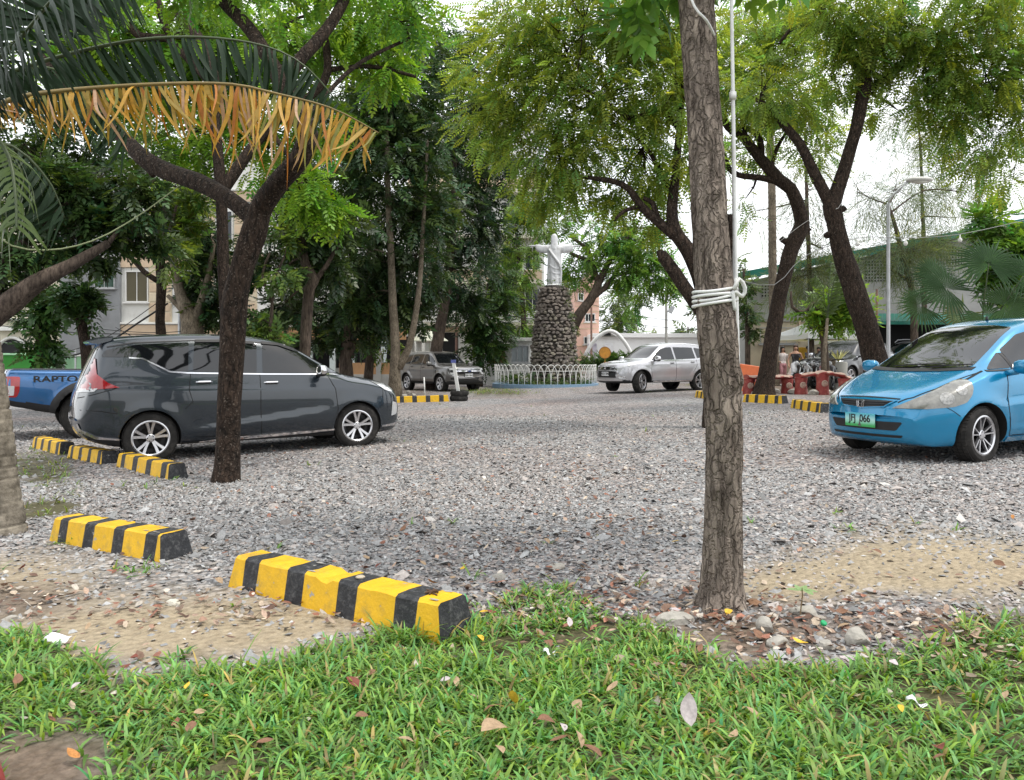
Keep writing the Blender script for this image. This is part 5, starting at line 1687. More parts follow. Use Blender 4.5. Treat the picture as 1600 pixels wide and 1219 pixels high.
def foliage_mesh(name, lobes, tm, size, base, m, seed=0, clump=.22, shell=.55, droop=.35, dv=.28, dh=.09, per=14, young=None):
    """lobes: (centre, (rx, ry, rz), n sprays)"""
    rng = np.random.default_rng(seed)
    tv, tq = TM[tm]
    Pos, Dir = [], []
    clumps = []
    for c, r, n in lobes:
        c = np.array(c); r = np.array(r)
        k = max(2, int(n / per))
        u = rng.normal(0, 1, (k, 3)); u /= np.linalg.norm(u, axis=1)[:, None]
        rad = shell + (1 - shell) * rng.random(k) ** .6
        rad = np.where(rng.random(k) < .25, rng.random(k) * shell, rad)
        cc = c + u * rad[:, None] * r
        clumps += [(c, q) for q in cc]
        w_ = rng.random(k) ** 1.2 + .25
        ids = rng.choice(k, n, p=w_ / w_.sum())
        sg = clump * r.mean() * (0.6 + .8 * rng.random(k))
        p = cc[ids] + rng.normal(0, 1, (n, 3)) * sg[ids][:, None] * np.array([1, 1, .7])
        d = (p - cc[ids]) / (sg[ids][:, None] + 1e-6) * .7 + u[ids] * .6 + rng.normal(0, .45, (n, 3))
        d[:, 2] -= droop
        Pos.append(p); Dir.append(d)
    Pos = np.concatenate(Pos); Dir = np.concatenate(Dir)
    n = len(Pos)
    X = Dir / np.linalg.norm(Dir, axis=1)[:, None]
    up = np.tile(np.array([0, 0, 1.0]), (n, 1)) + rng.normal(0, .45, (n, 3))
    Z = up - X * (up * X).sum(1)[:, None]
    Z /= np.linalg.norm(Z, axis=1)[:, None] + 1e-9
    Y = np.cross(Z, X)
    s = size * rng.uniform(.7, 1.25, n)
    V = tv[None, :, 0, None] * X[:, None, :] + tv[None, :, 1, None] * Y[:, None, :] + tv[None, :, 2, None] * Z[:, None, :]
    V = V * s[:, None, None] + Pos[:, None, :]
    mvt = len(tv)
    Q = (tq[None] + (np.arange(n) * mvt)[:, None, None]).reshape(-1, 4)
    C = hsv_jit(base, n, dv, dh, rng)
    if young is not None:
        yk = rng.random(n) < young[1]
        C[yk] = hsv_jit(young[0], int(yk.sum()), .2, .05, rng)
    nl = mvt // 4
    Cl = C[:, None, :] * np.exp(rng.normal(0, .14, (n, nl, 1)))
    C = np.repeat(Cl, 4, 1).reshape(-1, 3)
    return np_mesh(name, V.reshape(-1, 3), Q, mats=[m], cols=C), clumps

LEAF = mat('leaf_broad', (0.06, 0.12, 0.03), .42, spec=.4, attr=True, trans=.32)
LEAF_FINE = mat('leaf_fine', (0.10, 0.15, 0.03), .5, spec=.3, attr=True, trans=.5)
LEAF_DARK = mat('leaf_dark', (0.03, 0.06, 0.02), .38, spec=.45, attr=True, trans=.26)

def px_lobes(L, dz=.9):
    """(px, py, depth, rx px, ry px, sprays) to world ellipsoids"""
    out_ = []
    for a, b, d, rx, ry, n in L:
        out_.append((P(a, b, d), (rx / F * d, (rx + ry) / 2 / F * d * dz, ry / F * d), n))
    return out_

def tree(name, label, base, limbs, lobes, bark, tm='broad', size=.3, col=(0.05, 0.10, 0.025), leafm=None, seed=0, twigs=True, sides=10, rough=.06, step=.25, group=None, cat='tree', clump=.22, droop=.35, young=None, dv=.28, per=14, extra=(), twig_px=1.0, shell=.55):
    root = thing(name, label, cat, base, 0, group)
    mb = MB()
    samples = []
    for sp in limbs:
        pts = limb_pts(sp, step)
        add_limb(mb, pts, sides, rough, seed * 3.1)
        samples += pts[len(pts) // 3:]
    for pts in extra:
        add_limb(mb, pts, sides, rough, seed)
    wl = px_lobes(lobes)
    if wl:
        me, cl = foliage_mesh('crown', wl, tm, size, col, leafm or LEAF, seed, clump, droop=droop, young=young, dv=dv, per=per, shell=shell)
        me.transform(Matrix.Translation(-Vector(base)))
        co = add_obj('crown', me, root)
        co['kind'] = 'stuff'
        if twigs and samples:
            rr = random.Random(seed)
            done = {}
            for c, q in cl:
                key = tuple(c)
                if key not in done:
                    cv = Vector(c)
                    near = min(samples, key=lambda s_: (s_[0] - cv).length)
                    r0 = min(near[1] * .6, .05)
                    midp = (near[0] + cv) / 2 + Vector((rr.gauss(0, .15), rr.gauss(0, .15), rr.uniform(0, .3))) * (near[0] - cv).length * .5
                    pts = spline([(near[0], r0), (midp, r0 * .7), (cv, max(.006, r0 * .35))], .35)
                    add_limb(mb, pts, 6)
                    done[key] = pts
                pts = done[key]
                st = pts[rr.randrange(len(pts) // 2, len(pts))]
                qv = Vector(q)
                mp_ = (st[0] + qv) / 2 + Vector((rr.gauss(0, 1), rr.gauss(0, 1), rr.gauss(0, .6))) * (qv - st[0]).length * .10
                add_limb(mb, spline([(st[0], min(st[1], .014 * twig_px)), (mp_, .009 * twig_px), (qv, .004 * twig_px)], .4), 4)
    me = mb.mesh('trunk', bark, smooth=True)
    me.transform(Matrix.Translation(-Vector(base)))
    add_obj('trunk', me, root)
    return root

# ---------------------------------------------------------------- cable tied trunk, right of centre
b0 = G(1128, 946)
D2 = b0.y
spec = [(1128, 975, D2, 72), (1128, 946, D2, 70), (1129, 915, D2, 63), (1130, 860, D2, 60), (1131, 780, D2, 57), (1132, 690, D2, 55), (1127, 600, D2, 58), (1120, 520, D2, 60), (1116, 440, D2 + .03, 58), (1110, 360, D2 + .06, 55), (1106, 270, D2 + .10, 53), (1100, 180, D2 + .14, 51), (1093, 90, D2 + .18, 53), (1089, 20, D2 + .2, 54), (1084, -60, D2 + .25, 56), (1070, -240, D2 + .35, 50), (1050, -420, D2 + .5, 44)]
t2 = thing('bare_trunk_tree', 'tall grey brown fissured trunk tied with white cable', 'tree', b0)
mb = MB()
pts = limb_pts(spec, .016)
n = 72
mb.tube([p for p, _ in pts], [r for _, r in pts], n, cap=False)
k = 0
for i, (p, r) in enumerate(pts):
    h_z = p.z - b0.z
    for j in range(n):
        v = Vector(mb.v[k]); dv_ = v - p
        th = math.atan2(dv_.y, dv_.x)
        cx_, cy_ = math.cos(th), math.sin(th)
        big = mnoise.noise(Vector((cx_ * 1.3, cy_ * 1.3, v.z * 1.1)))
        ridge = 1 - abs(mnoise.noise(Vector((cx_ * 8.5, cy_ * 8.5, v.z * 4.2 + big))))
        fine = mnoise.noise(Vector((cx_ * 17, cy_ * 17, v.z * 9)))
        flare = .34 * math.exp(-max(h_z, 0) / .07) * (0.6 + .6 * mnoise.noise(Vector((cx_ * 2, cy_ * 2, 5))))
        mb.v[k] = tuple(p + dv_ * (1 + .08 * big + .17 * (ridge - .75) + .06 * fine + flare + sum(.22 * math.exp(-((v.z - kz) / .045) ** 2 - ((th - kt) / .35) ** 2) for kz, kt in ((.62, -2.2), (1.16, -.7), (1.55, -2.6), (2.1, -1.3)))))
        k += 1
for lp in ([(1110, 30, D2 + .2, 26), (1180, -60, D2 + .1, 20), (1260, -150, D2, 14)], [(1085, -80, D2 + .3, 26), (1010, -190, D2 + .6, 16), (950, -260, D2 + .9, 9)]):
    add_limb(mb, limb_pts([(a, b_ - 90, d, w_) for a, b_, d, w_ in lp], .05), 14, .1)
me = mb.mesh('trunk', BARK_NEAR, smooth=True); me.transform(Matrix.Translation(-b0)); add_obj('trunk', me, t2)
fm, _ = foliage_mesh('crown', px_lobes([(1020, -40, 4.2, 60, 45, 26), (1010, 22, 4.3, 26, 22, 10), (1120, -200, 4.4, 300, 110, 600), (900, -240, 5.2, 240, 100, 500), (1330, -220, 4.6, 220, 110, 420)]), 'big', .16, (0.11, 0.24, 0.04), LEAF, 5)
fm.transform(Matrix.Translation(-b0)); o = add_obj('crown', fm, t2); o['kind'] = 'stuff'

# white cable wraps, pipe and board tied to it
WHITE_PVC = mat('white_pvc', (0.70, 0.71, 0.70), .4, var=.08, vscale=5, dirt=(.45, .44, .40), dscale=4)
def wrap(py, tilt, r_px, label, seed):
    c0 = P(1117, py, D2 + .02)
    rr = r_px / F * D2
    b = MB()
    pts = []
    for k in range(41):
        a = 2 * math.pi * k / 40
        pts.append(c0 + Vector((rr * math.cos(a), rr * math.sin(a), tilt * math.cos(a))))
    b.tube(pts, .0085, 8, cap=False)
    pts2 = [q + Vector((0, 0, .021 + .004 * math.sin(i_ * .4))) for i_, q in enumerate(pts)]
    b2 = MB(); b2.tube(pts2, .0075, 8, cap=False)
    root = b.build('cable_loop', WHITE_PVC, None, smooth=True)
    b2.build('cable_strand', WHITE_PVC, root, smooth=True)
    tag(root, label, 'cable', 'white cable tied round the cable tied trunk')
wrap(462, .008, 33.5, 'upper loop of white cable wrapped round the cable tied trunk', 1)
wrap(474, .016, 33.5, 'lower loop of white cable wrapped round the cable tied trunk', 2)
b = MB()
b.tube([p for p, _ in spline([(P(1147, 452, D2 - .09), 1), (P(1155, 436, D2 - .08), 1), (P(1164, 450, D2 - .06), 1), (P(1160, 463, D2 - .05), 1), (P(1146, 456, D2 - .08), 1), (P(1148, 485, D2 - .06), 1)], .02)], .010, 8)
tag(b.build('cable_knot', WHITE_PVC, None, smooth=True), 'hooked loose end of white cable beside the cable tied trunk', 'cable')
b = MB()
b.tube([P(1142, -120, D2 + .12), P(1143, 0, D2 + .12), P(1146, 200, D2 + .12), P(1149, 440, D2 + .13), P(1152, 560, D2 + .14), P(1153, 700, D2 + .15), G(1150, 935) + Vector((0, .1, 0))], [.009, .009, .010, .0135, .0135, .0135, .0135], 10)
for q in (150, 442):
    b.tube([P(1145 + (q > 300) * 4, q - 6, D2 + .12), P(1145 + (q > 300) * 4, q + 6, D2 + .12)], .018, 10)
tag(b.build('conduit_pipe', WHITE_PVC, None, smooth=True), 'thin white plastic conduit pipe standing against the cable tied trunk', 'pipe')
b = MB(); b.tube([p for p, _ in spline([(P(1068, -40, D2), 1), (P(1085, 10, D2 - .06), 1), (P(1104, 32, D2 - .06), 1), (P(1116, 55, D2 + .02), 1)], .03)], .0065, 8)
tag(b.build('cable', WHITE_PVC, None, smooth=True), 'white cable slung across the top of cable tied trunk', 'cable')
b = MB()
q0, q1 = P(1139, 462, D2 + .09), P(1139, 335, D2 + .09)
b.bar(q0, q1, .034, .02)
tag(b.build('wooden_board', BARK_DARK, None, bevel=.002), 'dark wooden board tied upright to cable tied trunk', 'board')

# ---------------------------------------------------------------- forked dark tree at left
b1 = G(352, 752)
D1 = b1.y
tree('forked_tree', 'dark forked tree standing on gravel before the minivan', b1,
     [[(352, 775, D1, 49.3), (352, 752, D1, 45.8), (355, 720, D1, 38.7), (358, 640, D1, 35.2), (362, 560, D1, 37), (366, 480, D1, 38.7), (378, 420, D1, 36), (396, 365, D1, 38), (408, 325, D1, 34), (436, 285, D1 - .2, 32), (468, 248, D1 - .4, 31), (480, 210, D1 - .5, 33.4), (462, 170, D1 - .4, 31.7), (443, 132, D1 - .3, 31.7), (425, 100, D1 - .2, 22.9), (392, 48, D1, 22), (350, 2, D1 + .2, 20.2), (322, -50, D1 + .3, 17.6)],
      [(400, 345, D1, 28), (360, 312, D1 + .2, 26), (310, 285, D1 + .5, 28.2), (262, 268, D1 + .8, 26.4), (225, 248, D1 + 1, 26.4), (200, 222, D1 + 1.2, 22), (160, 188, D1 + 1.5, 15.8), (110, 140, D1 + 1.9, 12.3), (60, 80, D1 + 2.2, 8.8)],
      [(446, 128, D1 - .3, 21.1), (470, 92, D1 - .2, 19.4), (498, 62, D1, 18.5), (525, 25, D1 + .2, 17.6), (545, -20, D1 + .4, 15.8), (560, -90, D1 + .6, 12.3)],
      [(470, 215, D1 - .5, 10.6), (500, 160, D1 - .2, 7.9), (560, 100, D1 + .5, 6.2), (640, 60, D1 + 1, 4.4)],
      [(225, 248, D1 + 1, 12.3), (232, 262, D1 + 1, 14.1), (240, 275, D1 + .9, 7)]],
     [(330, -60, D1 + .3, 220, 70, 500), (560, -70, D1 + .6, 140, 70, 350), (100, -30, D1 + 2.2, 120, 60, 300), (620, 30, D1 + 1, 60, 30, 46)], BARK_DARK, 'pinnate', .26, (0.13, 0.27, 0.03), LEAF, 3, sides=20, rough=.10, step=.07)

# pale tree behind, upper left: bright compound leaves
tree('bright_leafed_tree', 'tall tree with bright lime compound leaves behind the forked tree', Gd(358, 17.5),
     [[(358, 640, 17.5, 22), (357, 540, 17.5, 20), (350, 440, 17.5, 18), (345, 300, 17.5, 17), (336, 190, 17.5, 16), (330, 100, 17.5, 22), (280, 20, 18, 18)],
      [(345, 300, 17.5, 20), (420, 200, 18, 15), (505, 130, 18.5, 13), (508, 60, 18.5, 12), (500, 0, 19, 10)],
      [(330, 130, 17.5, 14), (260, 60, 18, 12), (220, 58, 18, 14), (165, -10, 18.5, 13)],
      [(300, 50, 18, 12), (265, 55, 18, 12), (243, -10, 18, 11)],
      [(508, 110, 18.5, 8), (580, 104, 19, 7), (650, 120, 19, 5)]],
     [(150, 45, 19, 100, 55, 460), (300, 40, 19, 100, 55, 560), (430, 50, 19, 90, 60, 480), (560, 40, 19, 70, 50, 330), (220, 120, 19.5, 100, 45, 380), (380, 130, 19.5, 80, 50, 330), (500, 190, 19.5, 50, 40, 150), (420, 240, 19.5, 70, 50, 230), (600, 110, 19.5, 50, 40, 130), (640, 30, 20, 40, 40, 90), (300, 210, 19, 90, 40, 260), (470, 300, 18, 45, 35, 120), (100, 110, 20, 70, 50, 200), (180, 180, 20, 90, 40, 200), (520, 330, 18.5, 40, 30, 90)],
     BARK_DARK, 'pinnate', .46, (0.17, 0.31, 0.035), LEAF, 4, dv=.3)

# ---------------------------------------------------------------- fine leaved canopy: two crooked trees and one behind the cable tied trunk
def gpx(px, d):
    return HY - F * (float(gz((px - 800) / F * d, d)) - CH) / d
T5D = 13.5
tree('feathery_tree', 'spreading tree with olive feathery leaves behind the cable tied trunk', Gd(1118, T5D),
     [[(1118, gpx(1118, T5D) + 8, T5D, 44), (1118, 600, T5D, 38), (1114, 520, T5D, 36), (1106, 470, T5D, 32), (1094, 430, T5D, 28), (1075, 392, T5D, 24), (1055, 362, T5D, 20), (1050, 330, T5D, 17), (1054, 290, T5D, 14), (1058, 240, T5D, 12), (1064, 180, T5D, 9), (1070, 100, T5D, 6)],
      [(1100, 490, T5D, 24), (1072, 452, T5D, 21), (1050, 420, T5D, 20), (1034, 400, T5D, 19), (1028, 399, T5D, 14)],
      [(1062, 375, T5D, 17), (1030, 348, T5D, 14), (1002, 322, T5D, 12), (982, 295, T5D, 10), (960, 284, T5D, 9), (942, 281, T5D, 8), (900, 275, T5D + .5, 5)],
      [(1028, 346, T5D, 10), (1020, 318, T5D, 8), (1005, 310, T5D, 6)],
      [(1000, 322, T5D, 8), (975, 330, T5D, 6), (960, 345, T5D, 4)],
      [(1066, 205, T5D, 12), (1030, 170, T5D, 10), (990, 185, T5D, 9), (960, 170, T5D, 7), (900, 130, T5D, 5)],
      [(1050, 300, T5D, 8), (1000, 220, T5D + .4, 6), (930, 180, T5D + .8, 5), (860, 150, T5D + 1, 4)]],
     [(900, 50, 14, 120, 70, 720), (1010, 50, 13.4, 80, 60, 480), (820, 60, 15, 70, 70, 400), (815, 160, 15, 80, 70, 448), (950, 150, 14, 110, 70, 720), (880, 235, 14.5, 90, 60, 480), (1000, 240, 14, 70, 60, 264), (970, 295, 14.5, 50, 30, 112), (850, 285, 15, 60, 30, 152), (1055, 140, 13.4, 40, 70, 240), (780, 200, 15, 36, 50, 128), (760, 110, 15.5, 36, 40, 120), (1065, 250, 13.6, 30, 50, 96), (1000, 330, 14, 50, 30, 72), (930, -40, 13, 160, 60, 400)],
     BARK_DARK, 'fine', .36, (0.185, 0.262, 0.06), LEAF_FINE, 6, sides=14, rough=.10, step=.12, per=16, clump=.26, droop=.45, dv=.22)
T3D = 24.0
tree('crooked_tree', 'crooked dark tree beside the red bench with bent elbow trunk', Gd(1197, T3D),
     [[(1195, gpx(1197, T3D) + 6, T3D, 43.2), (1195, 605, T3D, 30.2), (1200, 570, T3D, 24.5), (1210, 510, T3D, 23), (1221, 450, T3D, 23), (1233, 400, T3D, 23), (1244, 372, T3D, 24.5), (1253, 352, T3D, 22.3), (1248, 325, T3D, 20.2), (1235, 295, T3D, 19.4), (1218, 282, T3D, 19.4), (1200, 262, T3D, 18), (1180, 238, T3D, 15.8), (1160, 212, T3D, 14.4), (1138, 198, T3D, 13), (1120, 165, T3D, 10.1), (1100, 120, T3D, 7.2)],
      [(1240, 375, T3D, 15.8), (1228, 378, T3D, 10.8), (1220, 372, T3D, 7.9)],
      [(1252, 362, T3D, 11.5), (1262, 360, T3D, 7.2), (1266, 358, T3D, 5)],
      [(1222, 285, T3D, 13), (1190, 278, T3D, 9.4), (1155, 274, T3D, 8.6), (1138, 262, T3D, 8.6), (1130, 240, T3D, 7.2), (1100, 225, T3D, 5.8)],
      [(1190, 250, T3D, 10.1), (1188, 220, T3D, 9.4), (1172, 202, T3D, 8.6), (1150, 196, T3D, 7.2)],
      [(1165, 212, T3D, 7.2), (1160, 150, T3D, 8.6), (1180, 110, T3D, 7.9), (1200, 70, T3D, 6.5), (1245, 38, T3D, 5.8), (1285, 40, T3D, 5)],
      [(1205, 262, T3D, 6.5), (1215, 230, T3D, 5.8), (1230, 205, T3D, 4.3)]],
     [(1110, 60, 22, 60, 60, 336), (1190, 60, 23, 70, 55, 384), (1160, 140, 23, 60, 50, 304), (1240, 110, 23, 60, 45, 288), (1215, 185, 24, 55, 45, 240), (1270, 180, 24, 40, 40, 144), (1100, 130, 22, 50, 50, 240), (1110, 235, 24, 30, 40, 104), (1180, 235, 24.5, 40, 22, 80), (1250, 30, 23, 50, 40, 200), (1280, 235, 24, 30, 30, 64), (1165, 310, 25, 20, 40, 24)],
     BARK_DARK, 'fine', .5, (0.18, 0.262, 0.06), LEAF_FINE, 7, sides=18, rough=.12, step=.16, per=16, clump=.26, droop=.45, dv=.22)
T4D = 18.0
tree('thick_leaning_tree', 'thick dark leaning tree forking in two behind the blue hatchback', Gd(1372, T4D),
     [[(1376, gpx(1372, T4D) + 6, T4D, 51.8), (1372, 600, T4D, 40.3), (1364, 550, T4D, 36), (1350, 500, T4D, 33.8), (1330, 440, T4D, 31.7), (1315, 390, T4D, 28.8), (1305, 345, T4D, 25.9), (1300, 322, T4D, 27.4), (1309, 296, T4D, 21.6), (1322, 255, T4D, 19.4), (1338, 200, T4D, 18.7), (1346, 160, T4D, 19.4), (1352, 125, T4D, 20.2), (1340, 100, T4D, 17.3), (1315, 72, T4D, 14.4), (1292, 40, T4D, 12.2), (1280, -10, T4D, 10.8)],
      [(1303, 330, T4D, 20.2), (1285, 295, T4D, 17.3), (1268, 262, T4D, 15.8), (1250, 225, T4D, 14.4), (1225, 195, T4D, 13), (1205, 170, T4D, 9.4), (1180, 155, T4D, 6.5)],
      [(1349, 118, T4D, 17.3), (1362, 92, T4D, 15.8), (1385, 60, T4D, 14.4), (1405, 25, T4D, 13), (1415, -20, T4D, 11.5)],
      [(1362, 138, T4D, 11.5), (1385, 118, T4D, 10.1), (1420, 90, T4D, 8.6), (1460, 58, T4D, 7.9), (1500, 38, T4D, 6.5), (1550, 25, T4D, 5.8), (1600, 30, T4D, 4.3)],
      [(1366, 132, T4D, 7.2), (1420, 100, T4D, 5.8), (1480, 88, T4D, 5), (1560, 92, T4D, 4.3), (1620, 100, T4D, 3.6)],
      [(1318, 75, T4D, 8.6), (1285, 42, T4D, 7.9), (1250, 40, T4D, 6.5), (1232, 50, T4D, 5.8), (1218, 68, T4D, 4.3)],
      [(1312, 328, T4D, 11.5), (1319, 326, T4D, 9.4), (1321, 325, T4D, 6.5)],
      [(1300, 365, T4D, 14.4), (1291, 368, T4D, 9.4), (1288, 369, T4D, 5.8)]],
     [(1310, 30, 17.5, 60, 45, 249), (1400, 30, 17.5, 60, 45, 249), (1480, 60, 17.5, 70, 50, 348), (1560, 50, 17.5, 60, 50, 316), (1540, 130, 17.5, 60, 50, 274), (1500, 180, 18, 50, 45, 199), (1590, 190, 17.5, 40, 60, 166), (1400, 170, 18.5, 40, 30, 57), (1430, 110, 18, 60, 30, 124), (1330, 120, 18.5, 40, 40, 74), (1580, 290, 18, 30, 40, 49), (1450, 190, 18, 50, 40, 135), (1480, 120, 17.8, 60, 40, 270), (1555, 240, 17.6, 50, 40, 156), (1380, 80, 18, 50, 40, 208), (1300, 110, 18, 50, 40, 166), (1590, 120, 17.4, 40, 60, 228), (1265, 255, 18.6, 30, 30, 41), (1195, 135, 18, 50, 40, 150), (1235, 165, 18.2, 40, 30, 90), (1340, -30, 17, 160, 50, 348), (1540, -30, 16.5, 120, 50, 299)],
     BARK_DARK, 'fine', .42, (0.178, 0.26, 0.06), LEAF_FINE, 8, sides=20, rough=.11, step=.13, per=16, clump=.27, droop=.45, dv=.22)

# ---------------------------------------------------------------- dark broadleaf group, centre left
DK = (0.046, 0.086, 0.030)
def dark_tree(label, bx, d, limbs, lobes, seed, bark=None, col=DK, size=.42, lm=None, tm='broad', young=None):
    return tree('broadleaf_tree', label, Gd(bx, d), limbs, lobes, bark or BARK_MID, tm, size, col, lm or LEAF_DARK, seed, group='shade trees behind the car park', step=.5, sides=10, clump=.2, young=young, dv=.34)
g_ = gpx
dark_tree('slim double stemmed tree beside the dark silver boxy SUV', 617, 28.5,
     [[(617, g_(617, 28.5) + 3, 28.5, 26), (617, 580, 28.5, 17), (618, 540, 28.5, 15), (614, 480, 28.5, 13), (611, 400, 28.5, 11), (606, 300, 28.5, 9), (604, 200, 28.5, 7), (600, 110, 28.5, 5)], [(622, 575, 28.5, 15), (638, 545, 28.5, 11), (648, 500, 28.5, 10), (656, 440, 28.5, 8), (662, 340, 28.5, 6), (668, 220, 29, 4)]],
     [(600, 150, 29, 60, 60, 480), (650, 110, 30, 60, 50, 420), (600, 240, 29, 65, 60, 520), (660, 210, 30, 60, 60, 480), (610, 330, 29, 70, 60, 480), (665, 310, 30, 60, 60, 420), (570, 400, 29.5, 50, 50, 330), (650, 410, 30, 60, 50, 330), (600, 470, 30, 46, 34, 200), (560, 480, 30, 40, 34, 180), (640, 490, 30.5, 36, 30, 150)], 21, BARK_PALE)
dark_tree('tall dark tree with leaning brown trunk over boxy SUV', 680, 36,
     [[(676, g_(680, 36), 36, 28), (680, 560, 36, 20), (686, 520, 36, 18), (694, 480, 36, 15), (702, 430, 36, 13), (708, 330, 36, 10), (712, 200, 36, 7), (715, 80, 36, 4)]],
     [(700, 90, 36, 60, 50, 460), (740, 160, 37, 50, 60, 420), (710, 220, 36, 70, 60, 480), (750, 270, 37, 45, 60, 380), (700, 330, 36, 65, 60, 460), (760, 360, 37, 40, 50, 300), (710, 420, 36, 60, 40, 300), (680, 470, 37, 46, 34, 220), (720, 480, 37, 36, 30, 150), (780, 250, 37, 26, 60, 170)], 22, col=(0.028, 0.058, 0.022))
dark_tree('dark tree with straight black trunk beside the sloping roof', 545, 31,
     [[(545, g_(545, 31), 31, 26), (540, 560, 31, 19), (546, 500, 31, 16), (552, 430, 31, 13), (548, 330, 31, 10), (545, 200, 31, 7)], [(549, 560, 31, 10), (556, 500, 31, 8), (566, 430, 31, 6)]],
     [(545, 180, 31, 45, 60, 360), (560, 270, 31, 55, 60, 420), (530, 340, 31, 50, 60, 400), (560, 430, 31.5, 60, 45, 360), (500, 400, 31.5, 40, 45, 260), (520, 480, 31.5, 46, 36, 260), (590, 505, 32, 44, 26, 180), (545, 520, 31.5, 36, 22, 130), (470, 480, 32, 40, 34, 200), (500, 530, 32, 30, 20, 90)], 23)
dark_tree('dark crooked trunk tree rising above the minivan hood', 478, 24,
     [[(474, g_(478, 24), 24, 28), (476, 560, 24, 18), (479, 500, 24, 17), (484, 450, 24, 16), (492, 437, 24, 16), (478, 415, 24, 14), (473, 380, 24, 12), (470, 300, 24, 9), (468, 200, 24, 6)], [(492, 440, 24, 9), (510, 415, 24, 7), (530, 380, 24, 5)]],
     [(500, 360, 24.5, 50, 40, 260), (460, 300, 24.5, 40, 40, 160), (520, 420, 25, 40, 30, 150), (480, 250, 25, 40, 40, 160), (450, 420, 26, 36, 34, 170), (430, 340, 26, 40, 40, 200), (440, 480, 26.5, 36, 30, 150), (400, 400, 27, 26, 40, 120)], 24, col=(0.04, 0.075, 0.025))
dark_tree('slender dark tree standing beside the orange low wall', 578, 33,
     [[(574, g_(578, 33), 33, 18), (578, 560, 33, 13), (584, 510, 33, 11), (590, 450, 33, 9), (596, 380, 33, 6)]],
     [(590, 540, 33, 24, 26, 70), (600, 500, 33, 30, 26, 110), (575, 470, 33, 26, 26, 90)], 25, col=(0.10, 0.17, 0.035), lm=LEAF)
dark_tree('small dense dark tree beside white guard booth', 748, 39.5,
     [[(748, g_(748, 39.5), 39.5, 14), (749, 570, 39.5, 11), (752, 530, 39.5, 9), (756, 480, 39.5, 6)]],
     [(752, 545, 39.5, 34, 26, 240), (768, 505, 39.5, 36, 30, 280), (745, 505, 39.5, 30, 26, 200), (780, 460, 40, 34, 30, 220), (770, 425, 40, 30, 26, 150), (735, 470, 40, 26, 30, 130)], 26, col=(0.04, 0.085, 0.022))
dark_tree('light green sprays of tree between booth and statue pedestal', 812, 47,
     [[(822, g_(812, 47), 47, 12), (818, 500, 47, 9), (812, 420, 47, 7), (806, 350, 47, 5)]],
     [(815, 410, 47, 34, 36, 200), (800, 460, 47, 36, 30, 170), (815, 510, 47, 26, 22, 110), (790, 380, 47, 30, 36, 130), (840, 350, 47, 34, 30, 160), (810, 330, 47, 40, 30, 160), (870, 350, 48, 40, 24, 120)], 27, col=(0.13, 0.22, 0.04), lm=LEAF, tm='pinnate', size=.6)
dark_tree('wide bright green tree leaning behind the stone pedestal', 880, 46,
     [[(872, g_(880, 46), 46, 26), (888, 530, 46, 20), (905, 492, 46, 17), (922, 470, 46, 15), (934, 445, 46, 12), (946, 420, 46, 10), (960, 395, 46, 8), (985, 365, 46, 6)], [(925, 465, 46, 11), (945, 450, 46, 9), (962, 430, 46, 7), (1000, 425, 46, 5)], [(934, 440, 46, 9), (925, 410, 46, 8), (918, 390, 46, 6), (895, 372, 46, 5)], [(925, 408, 46, 6), (905, 402, 46, 6), (890, 395, 46, 5)]],
     [(985, 420, 46, 50, 26, 260), (1020, 440, 46, 36, 26, 200), (960, 380, 46, 50, 26, 200), (900, 400, 46.5, 30, 30, 110), (1010, 390, 46, 40, 22, 150), (1040, 420, 46, 26, 22, 90), (895, 440, 47, 20, 30, 80), (930, 350, 46.5, 50, 20, 130), (1000, 470, 47, 30, 16, 60), (1000, 355, 46, 40, 20, 90)], 28, col=(0.13, 0.25, 0.05), lm=LEAF, tm='pinnate', size=.7)
dark_tree('distant pale green conical tree beside peach building', 965, 75,
     [[(968, g_(965, 75), 75, 5), (967, 520, 75, 4), (966, 450, 75, 2)]],
     [(966, 520, 75, 34, 18, 170), (966, 495, 75, 26, 18, 130), (964, 470, 75, 18, 18, 90), (990, 525, 75, 36, 10, 90)], 29, col=(0.10, 0.17, 0.06), lm=LEAF, tm='pinnate', size=1.0)

# ---------------------------------------------------------------- trees at the left edge
dark_tree('leaning thick limb tree with dark leaves over the blue pickup', -150, 15.5,
     [[(-170, g_(-150, 15.5) + 3, 15.5, 60), (-150, 620, 15.5, 50), (-90, 560, 15.5, 44), (-30, 510, 15.5, 38), (20, 470, 15.5, 34), (60, 440, 15.5, 28), (110, 415, 15.7, 20), (170, 380, 16, 12)], [(-30, 510, 15.5, 26), (0, 430, 15.8, 20), (40, 370, 16, 14), (100, 320, 16, 9)]],
     [(40, 225, 17, 80, 40, 240), (150, 235, 17.5, 80, 36, 220), (60, 300, 16, 70, 50, 300), (150, 300, 16.5, 70, 50, 300), (40, 380, 16, 60, 50, 280), (130, 372, 16.5, 64, 34, 240), (220, 310, 16.5, 50, 40, 200), (215, 360, 17, 40, 36, 150), (10, 430, 16, 40, 36, 120), (150, 398, 17, 36, 16, 60)], 31, BARK_MID, (0.045, 0.085, 0.025), .32)
dark_tree('leafy column of creeper on slim trunk before arched house', 62, 22,
     [[(62, g_(62, 22), 22, 14), (62, 540, 22, 11), (63, 480, 22, 10), (60, 430, 22, 8)]],
     [(62, 545, 22, 20, 22, 90), (62, 505, 22, 22, 26, 110), (66, 465, 22, 24, 24, 100)], 32, BARK_MID, (0.045, 0.10, 0.025), .4)
